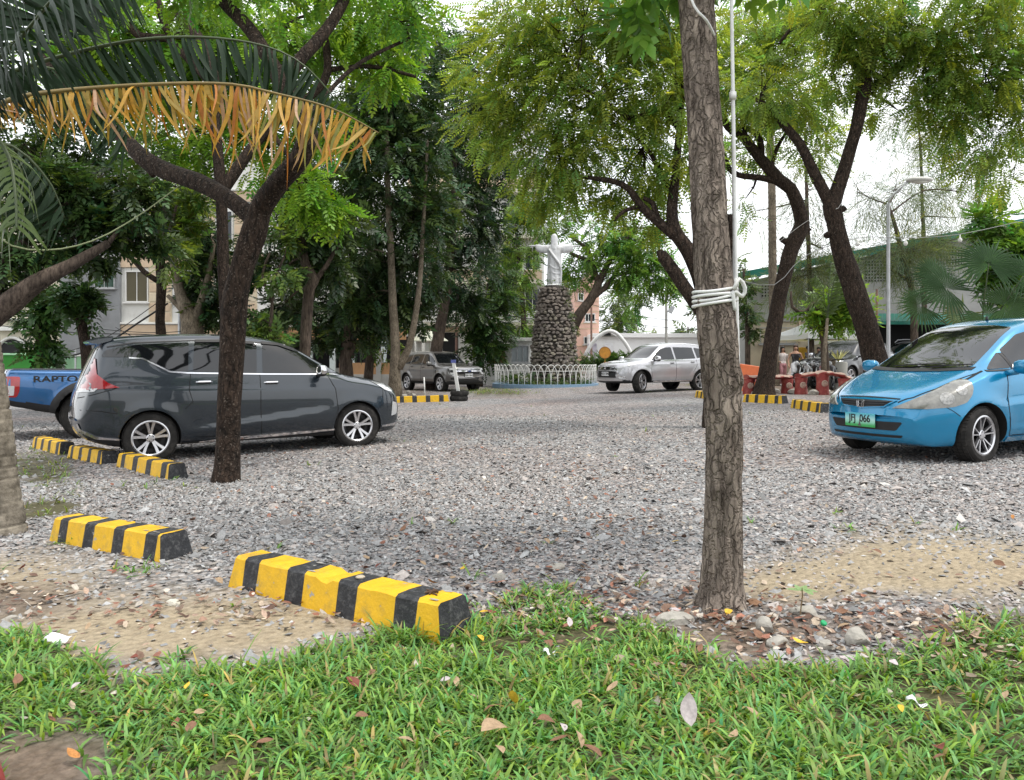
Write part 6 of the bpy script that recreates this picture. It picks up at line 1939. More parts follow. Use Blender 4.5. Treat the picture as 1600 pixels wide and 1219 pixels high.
dark_tree('short dark trunk with drooping leafy top before grey building', 135, 21,
     [[(140, g_(135, 21), 21, 22), (136, 560, 21, 17), (130, 520, 21, 16), (122, 485, 21, 14), (112, 450, 21, 10)]],
     [(120, 468, 21, 26, 18, 80), (132, 448, 21, 28, 16, 80), (108, 448, 21, 22, 16, 50), (146, 492, 21, 10, 20, 24)], 33, BARK_DARK, (0.04, 0.085, 0.025), .4)
dark_tree('dark gnarled trunk with bare side branches before peach building', 252, 23,
     [[(254, g_(252, 23), 23, 24), (254, 560, 23, 18), (250, 500, 23, 14), (252, 450, 23, 15), (251, 420, 23, 15), (250, 380, 23, 12), (256, 340, 23, 9), (262, 290, 23, 6)], [(248, 440, 23, 9), (225, 425, 23, 8), (200, 398, 23, 6), (168, 380, 23, 5)], [(250, 400, 23, 8), (226, 375, 23, 6), (205, 360, 23, 4)], [(254, 390, 23, 6), (268, 350, 23, 5), (276, 320, 23, 4)]],
     [(270, 395, 23, 20, 34, 70), (240, 340, 23.5, 40, 26, 90), (285, 360, 24, 30, 36, 90), (300, 300, 24, 40, 40, 120)], 34, BARK_DARK, (0.13, 0.20, 0.035), .42, LEAF)
dark_tree('pale mottled thick trunk splitting into many stems', 300, 27,
     [[(304, g_(300, 27), 27, 44), (302, 540, 27, 36), (298, 500, 27, 30), (284, 465, 27, 18), (274, 425, 27, 13), (268, 380, 27, 9), (262, 320, 27, 6)], [(302, 510, 27, 22), (316, 470, 27, 14), (326, 430, 27, 9), (334, 380, 27, 6)], [(296, 500, 27, 12), (280, 480, 27, 8), (262, 462, 27, 6)]],
     [(325, 420, 27.5, 30, 40, 200), (320, 360, 27.5, 36, 40, 190), (335, 470, 27.5, 30, 44, 260), (290, 330, 28, 40, 34, 180), (310, 440, 28, 26, 36, 140)], 35, BARK_PALE, (0.035, 0.07, 0.022), .42)
dark_tree('small leafy sapling with pale stem beside the sloping roof house', 405, 23,
     [[(412, g_(405, 23), 23, 8), (420, 540, 23, 6), (425, 480, 23, 5), (428, 440, 23, 4), (445, 400, 23, 3)], [(424, 470, 23, 4), (410, 430, 23, 4), (422, 395, 23, 3)]],
     [(405, 500, 23, 24, 22, 60), (425, 530, 23, 26, 22, 90), (400, 540, 23, 26, 18, 70), (430, 420, 23, 26, 34, 60), (450, 370, 23.5, 30, 24, 60)], 36, BARK_MID, (0.10, 0.17, 0.04), .4, LEAF)

# ---------------------------------------------------------------- right background: casuarinas, shrubs
def pine(label, bx, d, limbs, lobes, seed):
    return tree('casuarina_tree', label, Gd(bx, d), limbs, lobes, BARK_MID, 'needle', .9, (0.10, 0.135, 0.075), LEAF_FINE, seed, group='wispy casuarina trees before the hall', step=.6, sides=8, droop=.2, clump=.3, per=10, dv=.2)
pine('wispy grey green casuarina between the two dark trunks', 1262, 34, [[(1268, g_(1262, 34), 34, 12), (1266, 460, 34, 8), (1263, 380, 34, 7), (1260, 290, 34, 5), (1258, 200, 34, 3)]],
     [(1265, 420, 34, 34, 34, 300), (1240, 440, 34, 26, 26, 160), (1285, 390, 34, 26, 26, 150), (1180, 330, 36, 30, 50, 70), (1262, 300, 34, 34, 50, 150), (1250, 230, 35, 40, 40, 100)], 41)
pine('wispy casuarina spreading low behind the lamp post', 1440, 33, [[(1430, g_(1440, 33), 33, 14), (1428, 500, 33, 11), (1424, 450, 33, 9), (1410, 400, 33, 8), (1398, 350, 33, 6), (1388, 320, 33, 4)], [(1420, 440, 33, 6), (1400, 425, 33, 5), (1388, 418, 33, 3)]],
     [(1420, 390, 33, 50, 26, 260), (1380, 395, 33, 40, 26, 220), (1470, 375, 33, 50, 16, 160), (1430, 430, 33, 30, 30, 130), (1340, 300, 34, 36, 44, 130), (1400, 290, 34, 46, 36, 170), (1500, 300, 34, 40, 30, 110)], 42)
pine('tall thin casuarina beside the street light', 1442, 37, [[(1444, g_(1442, 37), 37, 10), (1444, 400, 37, 7), (1441, 320, 37, 5), (1438, 230, 37, 4), (1430, 130, 37, 2)]],
     [(1440, 250, 37, 56, 44, 190), (1460, 300, 37, 46, 30, 120), (1420, 190, 37, 50, 44, 180), (1500, 220, 37, 50, 40, 140), (1480, 340, 37, 40, 16, 60)], 43)
dark_tree('bright green leafy bush tree beside the white canopy tent', 1312, 26,
     [[(1290, g_(1312, 26), 26, 14), (1288, 540, 26, 11), (1282, 500, 26, 12), (1275, 470, 26, 9), (1258, 488, 26, 6), (1238, 480, 26, 5), (1236, 455, 26, 3)]],
     [(1312, 474, 26, 26, 16, 120), (1302, 492, 26, 22, 12, 80), (1332, 490, 26, 18, 14, 60), (1268, 496, 26, 14, 10, 24)], 44, col=(0.17, 0.30, 0.05), lm=LEAF, tm='pinnate', size=.6)
dark_tree('broad glossy green tree at the hall corner behind fan palm', 1575, 24,
     [[(1600, g_(1575, 24), 24, 16), (1590, 500, 24, 12), (1580, 430, 24, 9), (1575, 380, 24, 6)]],
     [(1570, 370, 24, 40, 34, 220), (1590, 420, 24, 40, 36, 220), (1560, 420, 24, 30, 30, 130), (1600, 470, 24, 36, 30, 150), (1555, 350, 24, 26, 16, 60)], 45, col=(0.10, 0.20, 0.035), lm=LEAF, size=.5)
dark_tree('thin trunk tree beside the hall corner post', 1166, 38,
     [[(1168, g_(1166, 38), 38, 9), (1168, 520, 38, 8), (1164, 470, 38, 6), (1162, 420, 38, 4)]],
     [(1164, 480, 38, 12, 26, 90), (1162, 440, 38, 12, 20, 50), (1172, 510, 38, 10, 14, 40)], 46, col=(0.07, 0.12, 0.04))
# far treetops beyond the roofs
for i_, (bx, py, d, rx, ry, lab) in enumerate(((1015, 530, 95, 20, 8, 'far hazy palm like treetop beyond the white wall'), (1075, 520, 95, 22, 14, 'far grey green treetop beside power pole'), (1130, 470, 60, 30, 60, 'hazy leafy tree beyond the white wall'))):
    dark_tree(lab, bx, d, [[(bx, g_(bx, d), d, 5), (bx, py + 20, d, 4), (bx, py - 10, d, 2)]], [(bx, py, d, rx, ry, 90)], 50 + i_, col=(0.11, 0.15, 0.08), lm=LEAF, size=1.0)

# ---------------------------------------------------------------- palms
RACH = mat('palm_rib', (0.20, 0.14, 0.04), .5, var=.2)
RACHG = mat('palm_rib_green', (0.05, 0.075, 0.025), .45, var=.2)
PALM_D = mat('palm_leaf_shaded', (0.014, 0.034, 0.014), .5, spec=.22, trans=.12, var=.2, vscale=2)  # dark frond green, deepened so the colour carries the fronds' shade
PALM_G = mat('palm_leaf_green', (0.075, 0.12, 0.03), .35, spec=.4, trans=.2, var=.2, vscale=2)
PALM_Y = [mat('palm_leaf_yellow%d' % i, c_, .55, trans=.18, var=.25, vscale=5) for i, c_ in enumerate(((0.50, 0.28, 0.03), (0.42, 0.27, 0.045), (0.42, 0.15, 0.02), (0.33, 0.23, 0.04), (0.44, 0.28, 0.17), (0.22, 0.22, 0.04)))]
def leaflet_mesh(L, w_, curve, m, side=1, hang=1.0, seed=0, fwd=.25):
    """one drooping leaflet: starts sideways and hangs down"""
    V, Q = [], []
    n = 6
    x = z = 0
    y = 0
    a = .15
    for i in range(n + 1):
        t = i / n
        ww = w_ * (math.sin(math.pi * (.12 + .88 * t) ** .8) ** .6 if t < 1 else .04) * .5
        xo = fwd * t * L * .6 + .05 * math.sin(t * 3 + seed * 1.7) * t
        tw = (seed - 1.5) * .5 * t
        V += [(xo - ww, y - tw * ww, z), (xo, y - side * .25 * ww, z + .35 * ww), (xo + ww, y + tw * ww, z)]
        a = min(1.5, a + curve * (1 / n) * (1.6 if t < .4 else .6))
        y += side * math.cos(a) * L / n
        z -= math.sin(a) * L / n * hang
    for i in range(n):
        for s in (0, 1):
            k = i * 3 + s
            Q.append((k, k + 1, k + 4, k + 3))
    me = np_mesh('leaflet', V, Q, mats=[m], smooth=True)
    return me
def frond(root, path, n, lens, w_, mats_, rib, curve=3.0, seed=0, single=True, hang=1.0, name='frond', label=None, jitter=.12, fwd=.3, ragged=.10):
    """path: world points of the rib; lens: (t, leaflet length)"""
    rr = random.Random(seed)
    base = Vector(root.location)
    pts = spline([(Vector(p), 1) for p in path], .04)
    cum = [0]
    for i in range(1, len(pts)):
        cum.append(cum[-1] + (pts[i][0] - pts[i - 1][0]).length)
    tot = cum[-1]
    b = MB()
    sel = pts[::3] + [pts[-1]]
    b.tube([p - base for p, _ in sel], [.018 * (1 - i / len(sel)) + .004 for i in range(len(sel))], 7)
    fo = b.build(name, rib, root, smooth=True)
    if label:
        fo['label'] = label
    pool = {}
    bulk = MB()
    for k in range(n):
        t = .05 + .95 * (k + rr.uniform(-.2, .2)) / n
        t = min(max(t, .01), .995)
        i = min(int(np.searchsorted(cum, t * tot)), len(pts) - 1)
        i = max(i, 1)
        p = pts[i][0]
        tg = (pts[i][0] - pts[i - 1][0]).normalized()
        sd_ = tg.cross(Vector((0, 0, 1))).normalized()
        L = float(np.interp(t, [q for q, _ in lens], [q for _, q in lens]))
        for s in (-1, 1):
            mi = rr.randrange(len(mats_)) if len(mats_) > 1 else 0
            if len(mats_) > 4:
                mi = rr.choices([0, 1, 2, 3, 4, 5], [5, 4, 1.5 + 3 * (t < .15), 3, 1 + 5 * (.55 < t < .8), 1 + 3 * (t > .7)])[0]
            var_ = rr.randrange(4)
            key = (mi, s, var_)
            if key not in pool:
                pool[key] = leaflet_mesh(1.0, w_, curve * (.75 + .2 * var_), mats_[mi], s, hang, var_, fwd + (var_ - 1.5) * ragged * .5)
            me = pool[key]
            xa = tg
            za = Vector((0, 0, 1)) - tg * tg.z
            za.normalize()
            ya = za.cross(xa)
            M = Matrix((xa, ya, za)).transposed().to_4x4()
            ll = L * (1 + rr.gauss(0, jitter))
            M = Matrix.Translation(p - base) @ M @ Matrix.Rotation(rr.gauss(0, min(ragged, .10)), 4, 'Z') @ Matrix.Rotation(rr.gauss(0, ragged), 4, 'X') @ Matrix.Rotation(rr.gauss(0, ragged * .55), 4, 'Y') @ Matrix.Diagonal((.55 + .8 * rr.random(), ll, ll, 1))
            if single:
                o = add_obj('leaflet', me, fo)
                o.matrix_local = M
            else:
                bulk.add([M @ v.co for v in me.vertices], [tuple(f.vertices) for f in me.polygons], 0)
    if not single:
        lo_ = bulk.build('leaflets', mats_[0], fo, smooth=True)
        lo_.name = 'foliage'
        lo_['kind'] = 'stuff'
    return fo
pb_ = G(14, 832)
PD = pb_.y
palm = thing('coconut_palm', 'young coconut palm with ringed trunk and one yellow dying frond', 'palm', pb_)
b = MB()
tp_ = limb_pts([(12, 850, PD, 62), (12, 832, PD, 56), (4, 760, PD, 46), (-4, 680, PD, 44), (-16, 590, PD, 42), (-30, 490, PD, 42), (-44, 380, PD, 42), (-56, 280, PD, 44), (-66, 200, PD, 52), (-70, 170, PD, 40)], .012)
rad = []
for i, (p, r) in enumerate(tp_):
    ph = (p.z * 11.5 + .25 * mnoise.noise(p * 3)) % 1.0
    rad.append(r * (1 + .05 * (ph - .5) - .10 * math.exp(-(ph / .10) ** 2) + .03 * mnoise.noise(p * 9)))
b.tube([p - pb_ for p, _ in tp_], rad, 26)
b.build('trunk', bark_mat('palm_bark', (0.10, 0.085, 0.065), (0.33, 0.29, 0.23), .9, 14, .5), palm, smooth=True)
def pp(*L):
    return [P(a, b_, PD + dd) for a, b_, dd in L]
frond(palm, pp((-66, 200, 0), (-30, 178, -.05), (40, 150, -.1), (200, 134, -.1), (350, 131, 0), (430, 146, .1), (520, 170, .2), (592, 208, .3)), 90, [(0, .07), (.1, .16), (.25, .33), (.5, .38), (.62, .50), (.78, .56), (.9, .42), (1, .2)], .026, PALM_Y, RACH, 5.5, 1, True, fwd=.06, jitter=.26, ragged=.22, label='yellow and brown dying frond with hanging leaflets')
frond(palm, pp((-66, 180, .1), (-20, 130, .3), (95, 88, .5), (220, 62, .6), (330, 59, .7), (420, 74, .8), (480, 106, .9), (532, 165, 1.0)), 58, [(0, .2), (.2, .48), (.5, .62), (.75, .60), (.9, .5), (1, .25)], .034, [PALM_D], RACHG, 4.2, 2, True, fwd=.22, label='arching dark green frond above the yellow one')
frond(palm, pp((-66, 190, -.2), (-20, 205, -.4), (12, 240, -.5), (24, 300, -.6), (26, 360, -.65)), 34, [(0, .2), (.4, .5), (1, .3)], .034, [PALM_G], RACHG, 1.4, 3, False, .7)
frond(palm, pp((-66, 170, -.2), (-20, 110, -.5), (40, 50, -.8), (90, -10, -1.0), (150, -50, -1.2)), 40, [(0, .3), (.5, .62), (1, .4)], .036, [PALM_D], RACHG, 3.0, 4, False)
frond(palm, pp((-66, 175, .3), (-30, 150, .6), (30, 110, 1.0), (90, 110, 1.4), (150, 150, 1.8), (200, 215, 2.1)), 40, [(0, .3), (.5, .62), (1, .4)], .036, [PALM_D], RACHG, 3.0, 5, False)
frond(palm, pp((-66, 170, -.3), (-50, 90, -.8), (-20, 10, -1.3), (10, -60, -1.8)), 34, [(0, .3), (.5, .65), (1, .4)], .036, [PALM_D], RACHG, 3.2, 6, False)
frond(palm, pp((-66, 170, 0), (-40, 60, 0), (20, -20, .1), (110, -60, .2), (200, -50, .3)), 40, [(0, .3), (.5, .65), (1, .4)], .036, [PALM_D], RACHG, 3.6, 8, False)
frond(palm, pp((-66, 190, .1), (-30, 215, .2), (30, 235, .3), (80, 290, .4), (100, 340, .5)), 32, [(0, .25), (.5, .5), (1, .3)], .034, [PALM_D], RACHG, 2.4, 9, False)

# ringed coconut stem far right
cp = Gd(1208, 31)
far_palm = thing('coconut_palm', 'bare ringed coconut stem behind the crooked dark tree', 'palm', cp)
b = MB()
tp_ = limb_pts([(1210, g_(1208, 31), 31, 17), (1208, 480, 31, 13), (1207, 400, 31, 13), (1206, 300, 31, 12), (1203, 200, 31, 11), (1200, 60, 31, 10)], .1)
b.tube([p - cp for p, _ in tp_], [r * (1 + .07 * math.sin(p.z * 30)) for p, r in tp_], 12)
b.build('trunk', BARK_PALE, far_palm, smooth=True)
for i_, an_ in enumerate((.3, 1.5, 2.6, 3.7, 4.9, 5.7)):
    top_ = P(1200, 60, 31)
    dv_ = Vector((math.cos(an_), math.sin(an_), 0))
    frond(far_palm, [top_, top_ + dv_ * .9 + Vector((0, 0, .7)), top_ + dv_ * 2.0 + Vector((0, 0, .6)), top_ + dv_ * 3.0 + Vector((0, 0, -.3))], 26, [(0, .3), (.5, .8), (1, .4)], .06, [PALM_G], RACHG, 3.0, 20 + i_, False)
# small areca like palm between the trunks
ap = Gd(1288, 25)
areca = thing('areca_palm', 'small drooping palm between the crooked and leaning trunks', 'palm', ap)
b = MB(); b.tube([(0, 0, 0), (0, 0, 1.2), (.1, 0, 2.4)], [.08, .07, .05], 8); b.build('trunk', BARK_PALE, areca, smooth=True)
for i_, (px_, py_) in enumerate(((1265, 470), (1275, 440), (1312, 430), (1330, 445), (1300, 420), (1338, 405))):
    top_ = ap + Vector((.1, 0, 2.4)); tip = P(px_, py_, 25 + (i_ - 3) * .25)
    frond(areca, [top_, (top_ + tip) / 2 + Vector((0, 0, .45)), tip + Vector((0, 0, .2)), tip + Vector((.1, 0, -.1))], 22, [(0, .2), (.5, .45), (1, .25)], .05, [PALM_G], RACHG, 2.4, 40 + i_, False)

# fan palm behind the blue hatchback
FAN = [mat('fan_leaf%d' % i, c_, .5, spec=.2, trans=.12, var=.15) for i, c_ in enumerate(((0.026, 0.062, 0.020), (0.045, 0.095, 0.03), (0.12, 0.15, 0.05)))]
fp = Gd(1530, 15.5)
fan = thing('fan_palm', 'fan palm with stiff round fans above the blue hatchback roof', 'palm', fp)
b = MB(); b.tube([(0, 0, 0), (0, 0, .5), (.02, 0, .9)], [.16, .14, .10], 12); b.build('trunk', BARK_MID, fan, smooth=True)
rf = random.Random(12)
fans = [(1480, 452, 62, 0, -.5, .2), (1545, 412, 62, 0, .1, .4), (1572, 478, 55, 1, .6, -.1), (1440, 478, 50, 1, -.8, -.1), (1505, 492, 50, 2, -.3, -.5), (1600, 430, 55, 0, .7, .3), (1540, 495, 45, 1, .2, -.6), (1460, 430, 45, 0, -.6, .4)]
for i_, (px_, py_, rpx, mi, tx, tz) in enumerate(fans):
    c_ = P(px_, py_, 15.2 + rf.uniform(-.5, .6)) - fp
    b = MB()
    b.tube([(0, 0, .9), Vector((c_.x * .5, c_.y * .5, .9 + (c_.z - .9) * .65)), c_], [.018, .013, .010], 6)
    st_ = b.build('stalk', RACHG, fan, smooth=True)
    rr_ = rpx / F * 15.3
    outd = Vector((tx, -.35, tz + .4)).normalized()
    nrm = Vector((-.2 * tx, -1, .55 + .2 * rf.random())).normalized()
    ud = (outd - nrm * outd.dot(nrm)).normalized()
    vd = nrm.cross(ud)
    fb = MB()
    ns_ = 38
    for k in range(ns_):
        a = R(-150 + 300 * k / (ns_ - 1))
        d_ = ud * math.cos(a) + vd * math.sin(a)
        wv = (vd * math.cos(a) - ud * math.sin(a))
        L = rr_ * rf.uniform(.86, 1.08)
        hw = L * .036
        dr = nrm * -.0 + Vector((0, 0, -.10 * L * rf.uniform(.4, 1.6)))
        base_ = c_ + d_ * .02
        m_ = c_ + d_ * L * .55
        tp2 = c_ + d_ * L + dr
        fb.add([base_, m_ - wv * hw, m_ + nrm * hw * .8, m_ + wv * hw, tp2], [(0, 1, 2), (0, 2, 3), (1, 4, 2), (2, 4, 3)])
    fb.build('fan_leaf', FAN[mi], fan)
# ================================================================ BUILDINGS AND STRUCTURES
def wallm(name, col, var=.08, dirt=None, rough=.9):
    return mat(name, col, rough, spec=.25, var=var, vscale=1.2, dirt=dirt, dscale=.9, bump=.1, bscale=25)
W_GREY = wallm('render_grey', (0.23, 0.24, 0.25), .12, (0.16, 0.165, 0.17))
W_WHITE = wallm('render_white', (0.66, 0.66, 0.63), .06, (0.46, 0.45, 0.41))
W_CREAM = wallm('render_cream', (0.60, 0.56, 0.45), .06, (0.45, 0.42, 0.33))
W_PEACH = wallm('render_peach', (0.54, 0.42, 0.30), .08, (0.42, 0.33, 0.24))
W_PINK = wallm('render_salmon', (0.66, 0.43, 0.35), .06, (0.55, 0.36, 0.29))
W_ORANGE = wallm('render_orange', (0.42, 0.24, 0.12), .1, (0.30, 0.18, 0.10))
W_BEIGE = wallm('render_beige', (0.58, 0.50, 0.37), .06, (0.44, 0.39, 0.3))
W_CONC = wallm('concrete', (0.36, 0.355, 0.33), .15, (0.24, 0.235, 0.22))
W_GREEN = wallm('paint_green_wall', (0.04, 0.20, 0.035), .1)
W_MINT = wallm('paint_mint_wall', (0.30, 0.52, 0.32), .1)
ROOF_G = mat('roof_green', (0.008, 0.15, 0.11), .45, spec=.4, var=.15, vscale=2)
ROOF_P = mat('roof_pale', (0.45, 0.42, 0.37), .8, var=.2, vscale=3)
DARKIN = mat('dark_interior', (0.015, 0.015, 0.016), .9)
PANE = mat('window_pane', (0.02, 0.025, 0.03), .06, spec=.6)
PANE_W = mat('window_frosted', (0.62, 0.65, 0.66), .3, spec=.5, var=.06)
FRAME_W = mat('frame_white', (0.66, 0.66, 0.64), .5, var=.06)
STEEL = mat('galvanised', (0.42, 0.43, 0.44), .45, metal=.6, var=.15, vscale=6)
RUSTY = mat('rusty_pipe', (0.22, 0.13, 0.10), .8, var=.3, vscale=9)

class Facade:
    """a box building whose front is parallel to the picture, laid out in photo pixels at depth d"""
    def __init__(self, name, label, d, x0, x1, ytop, wallmat, deep=8, ybot=None, cat='building'):
        self.d = d
        a, b_ = P(x0, 0, d).x, P(x1, 0, d).x
        g0 = min(float(gz(a, d)), float(gz(b_, d))) - .3
        self.base = Vector(((a + b_) / 2, d, g0))
        self.root = thing(name, label, cat, self.base)
        self.root['kind'] = 'thing'
        zt = P(0, ytop, d).z
        self.g0 = g0
        b = MB()
        b.box((0, deep / 2, (zt - g0) / 2), (b_ - a, deep, zt - g0))
        b.build('wall', wallmat, self.root)
        self.zt = zt
    def rect(self, name, x0, y0, x1, y1, m, proud=.04, thick=.08, parent=None):
        p0, p1 = P(x0, y0, self.d), P(x1, y1, self.d)
        b = MB()
        c = Vector(((p0.x + p1.x) / 2, -proud + thick / 2, (p0.z + p1.z) / 2 - self.base.z)) - Vector((self.base.x, 0, 0))
        b.box(c, (abs(p1.x - p0.x), thick, abs(p0.z - p1.z)))
        return b.build(name, m, parent or self.root, bevel=.008)
    def window(self, x0, y0, x1, y1, pane=None, frame=None, bars=1, name='window', fw=1.2, hbar=True, sill=True):
        """frame with recessed pane, mullions and sill"""
        s = F / self.d
        p0, p1 = P(x0, y0, self.d), P(x1, y1, self.d)
        X0, X1, Z0, Z1 = p0.x - self.base.x, p1.x - self.base.x, p1.z - self.base.z, p0.z - self.base.z
        t = fw / s
        f = MB()
        f.box(((X0 + X1) / 2, -.03, Z1 - t / 2), (X1 - X0, .12, t)); f.box(((X0 + X1) / 2, -.03, Z0 + t / 2), (X1 - X0, .12, t))
        f.box((X0 + t / 2, -.03, (Z0 + Z1) / 2), (t, .12, Z1 - Z0 - 2 * t)); f.box((X1 - t / 2, -.03, (Z0 + Z1) / 2), (t, .12, Z1 - Z0 - 2 * t))
        for k in range(bars):
            xx = X0 + (X1 - X0) * (k + 1) / (bars + 1)
            f.box((xx, -.025, (Z0 + Z1) / 2), (t * .7, .09, Z1 - Z0 - 2 * t))
        fo = f.build(name, frame or FRAME_W, self.root)
        nb = bars + 1
        for k in range(nb):
            a = X0 + t + (X1 - X0 - 2 * t) * k / nb; b_ = X0 + t + (X1 - X0 - 2 * t) * (k + 1) / nb
            q = MB(); q.box(((a + b_) / 2, -.006, (Z0 + Z1) / 2), (b_ - a - .01, .02, Z1 - Z0 - 2 * t))
            q.build('pane', pane or PANE, fo)
        if sill:
            q = MB(); q.box(((X0 + X1) / 2, -.08, Z0 - .05), (X1 - X0 + .2, .22, .07)); q.build('sill', frame or FRAME_W, fo)
        return fo

# house with an arched opening
f = Facade('arched_house', 'cream house with dark arched doorway behind green wall', 33, -120, 50, 300, W_CREAM, 2)
f.rect('cornice', -120, 511, 54, 517, W_WHITE, .25, .3)
f.rect('ledge', -120, 498, 55, 501, W_WHITE, .2, .25)
b = MB()
cx = P(20, 556, 33).x - f.base.x; z0 = P(0, 560, 33).z - f.g0
r_ = 22 / F * 33
arc = [(cx + r_ * math.cos(R(a)), -.03, z0 + .25 + 1.05 * r_ * math.sin(R(a))) for a in range(0, 181, 10)]
b.add([(cx - r_, -.03, z0 - 1.2)] + arc[::-1] + [(cx + r_, -.03, z0 - 1.2)], [tuple(range(len(arc) + 2))])
b.build('arched_doorway', DARKIN, f.root)
b = MB(); b.tube([(x_, -.05, z_) for x_, _, z_ in [(arc[0][0], 0, z0 - 1.2)] + arc + [(arc[-1][0], 0, z0 - 1.2)]], .07, 8); b.build('arch_moulding', W_WHITE, f.root, smooth=True)
f.window(-80, 440, -40, 480); f.window(0, 400, 36, 440)
# green and mint boundary wall
f = Facade('boundary_wall', 'bright green painted low wall behind the blue pickup', 28, -160, 52, 554, W_GREEN, .2, cat='wall')
f.rect('wall_cap', -160, 552, 52, 555, W_MINT, .06, .34)
f = Facade('boundary_wall', 'pale mint low wall behind the minivan spoiler', 29, 54, 160, 556, W_MINT, .2, cat='wall')
f.rect('wall_cap', 54, 554, 160, 557, W_WHITE, .06, .34)
for k, px_ in enumerate((95, 100, 118)):
    b = MB(); q0 = P(px_, 580, 28.6); q1 = P(px_, 540 + k * 3, 28.6); b.bar(q0, q1, .05 if k else .18)
    tag(b.build('fence_post', W_CONC if k == 0 else STEEL, None), ('stubby concrete fence post on mint wall', 'thin steel rod beside concrete stub on mint wall', 'thin steel rod nearer the spoiler on mint wall')[k], 'post')
# grey building
f = Facade('grey_building', 'plain grey rendered building with dark green window', 41.8, 60, 187, 250, W_GREY, 12)
f.window(148, 428, 180, 450, mat('green_glass', (0.01, 0.05, 0.03), .08), STEEL, 1)
f.window(100, 360, 132, 384, None, STEEL, 1)
f.rect('cornice', 82, 400, 189, 403, W_CONC, .08, .12)
# peach and white apartment
f = Facade('apartment_block', 'white apartment block with peach bands and beige pilasters', 42, 187.5, 420, 240, W_WHITE, 10)
for y0, y1 in ((398, 418), (300, 316), (508, 528)):
    f.rect('band', 188, y0, 420, y1, W_PEACH, .12, .16)
    f.rect('moulding', 188, y0 - 4, 420, y0 - 1, W_WHITE, .18, .22)
for x0 in (233, 300, 366):
    f.rect('pilaster', x0, 320, x0 + 36, 507, W_BEIGE, .06, .1)
    for k in range(12):
        f.rect('pilaster_tile', x0 + 2, 322 + k * 15.2, x0 + 34, 334.5 + k * 15.2, W_PEACH if k % 3 else W_BEIGE, .09, .05)
f.window(197, 424, 232, 472, mat('brown_glass', (0.10, 0.09, 0.06), .1), FRAME_W, 1)
f.window(272, 424, 298, 472); f.window(338, 424, 364, 472)
f.window(197, 330, 232, 378); f.window(272, 330, 298, 378); f.window(338, 330, 364, 378)
f.rect('garage_opening', 204, 529, 262, 575, DARKIN, .03, .05)
f.rect('garage_opening', 272, 531, 330, 575, DARKIN, .03, .05)
f.rect('garage_pier', 188, 519, 200, 575, mat('brick_red', (0.26, 0.08, 0.05), .85, var=.2), .1, .2)
b = MB()
for k in range(9):
    b2 = MB(); b2.box((P(335, 0, 42).x - f.base.x, -.35, P(0, 484 + k * 3.1, 42).z - f.base.z), (2.6, .5, .085)); b2.build('louvre', FRAME_W, f.root)
# two storey house with pitched roof
f = Facade('pitched_roof_house', 'white house with pale pitched roof, orange fascia and dark shopfront', 46, 392, 642, 300, W_WHITE, 9)
for y_ in range(6):
    f.rect('weatherboard', 394, 420 + y_ * 11, 640, 428.5 + y_ * 11, W_WHITE, .04, .06)
f.rect('band', 392, 408, 642, 416, W_PEACH, .1, .14); f.rect('moulding', 392, 404, 642, 407, W_WHITE, .16, .2)
f.window(434, 452, 448, 467, None, PLAST, 0, fw=.9); f.window(404, 432, 412, 446, None, FRAME_W, 0); f.window(520, 440, 545, 470); f.window(590, 440, 615, 470)
rb = MB()
z0_, z1_ = P(0, 512, 46).z - f.base.z, P(0, 483, 46).z - f.base.z
for k in range(26):
    xa = P(396 + k * 9.4, 0, 46).x - f.base.x; xb = P(396 + (k + 1) * 9.4, 0, 46).x - f.base.x
    q = MB(); q.add([(xa, -2.2, z0_), (xb - .03, -2.2, z0_), (xb - .03, -.02, z1_), (xa, -.02, z1_), (xa, -2.2, z0_ - .06), (xb - .03, -2.2, z0_ - .06), (xb - .03, -.02, z1_ - .06), (xa, -.02, z1_ - .06)], [(0, 1, 2, 3), (7, 6, 5, 4), (4, 5, 1, 0), (5, 6, 2, 1), (7, 4, 0, 3)])
    q.build('roof_sheet', ROOF_P, f.root)
q = MB(); q.box(((P(396, 0, 46).x + P(642, 0, 46).x) / 2 - f.base.x, -2.1, z0_ - .42), (P(642, 0, 46).x - P(396, 0, 46).x, .12, .72)); q.build('fascia', W_ORANGE, f.root)
f.rect('shop_opening', 396, 526, 640, 575, DARKIN, .05, .06)
for px_ in (484, 520, 550, 600):
    q = MB(); q.box((P(px_, 0, 44).x - f.base.x, -2.0, 1.5), (.3, .3, 3.0)); q.build('column', mat('pale_blue_col', (0.50, 0.56, 0.55), .8, var=.1) if px_ == 484 else MATS['pale_blue_col'], f.root)
# orange low wall with railing
f = Facade('boundary_wall', 'orange low wall with dark railing and stone base', 41, 530, 646, 567, W_ORANGE, .25, cat='wall')
f.rect('stone_base', 530, 585, 646, 606, W_CONC, .06, .3)
for k in range(20):
    q = MB(); q0 = P(532 + k * 6, 567, 41) - f.base; q.bar((q0.x, .1, q0.z - .05), (q0.x, .1, q0.z + .5), .03); q.build('railing_bar', PLAST, f.root)
q = MB(); q.bar((P(530, 0, 41).x - f.base.x, .1, P(0, 567, 41).z - f.base.z + .5), (P(646, 0, 41).x - f.base.x, .1, P(0, 567, 41).z - f.base.z + .5), .04); q.build('top_rail', PLAST, f.root)
for px_ in (541, 592):
    f.rect('gate_pier', px_ - 4, 548, px_ + 4, 606, W_CONC, .1, .35)
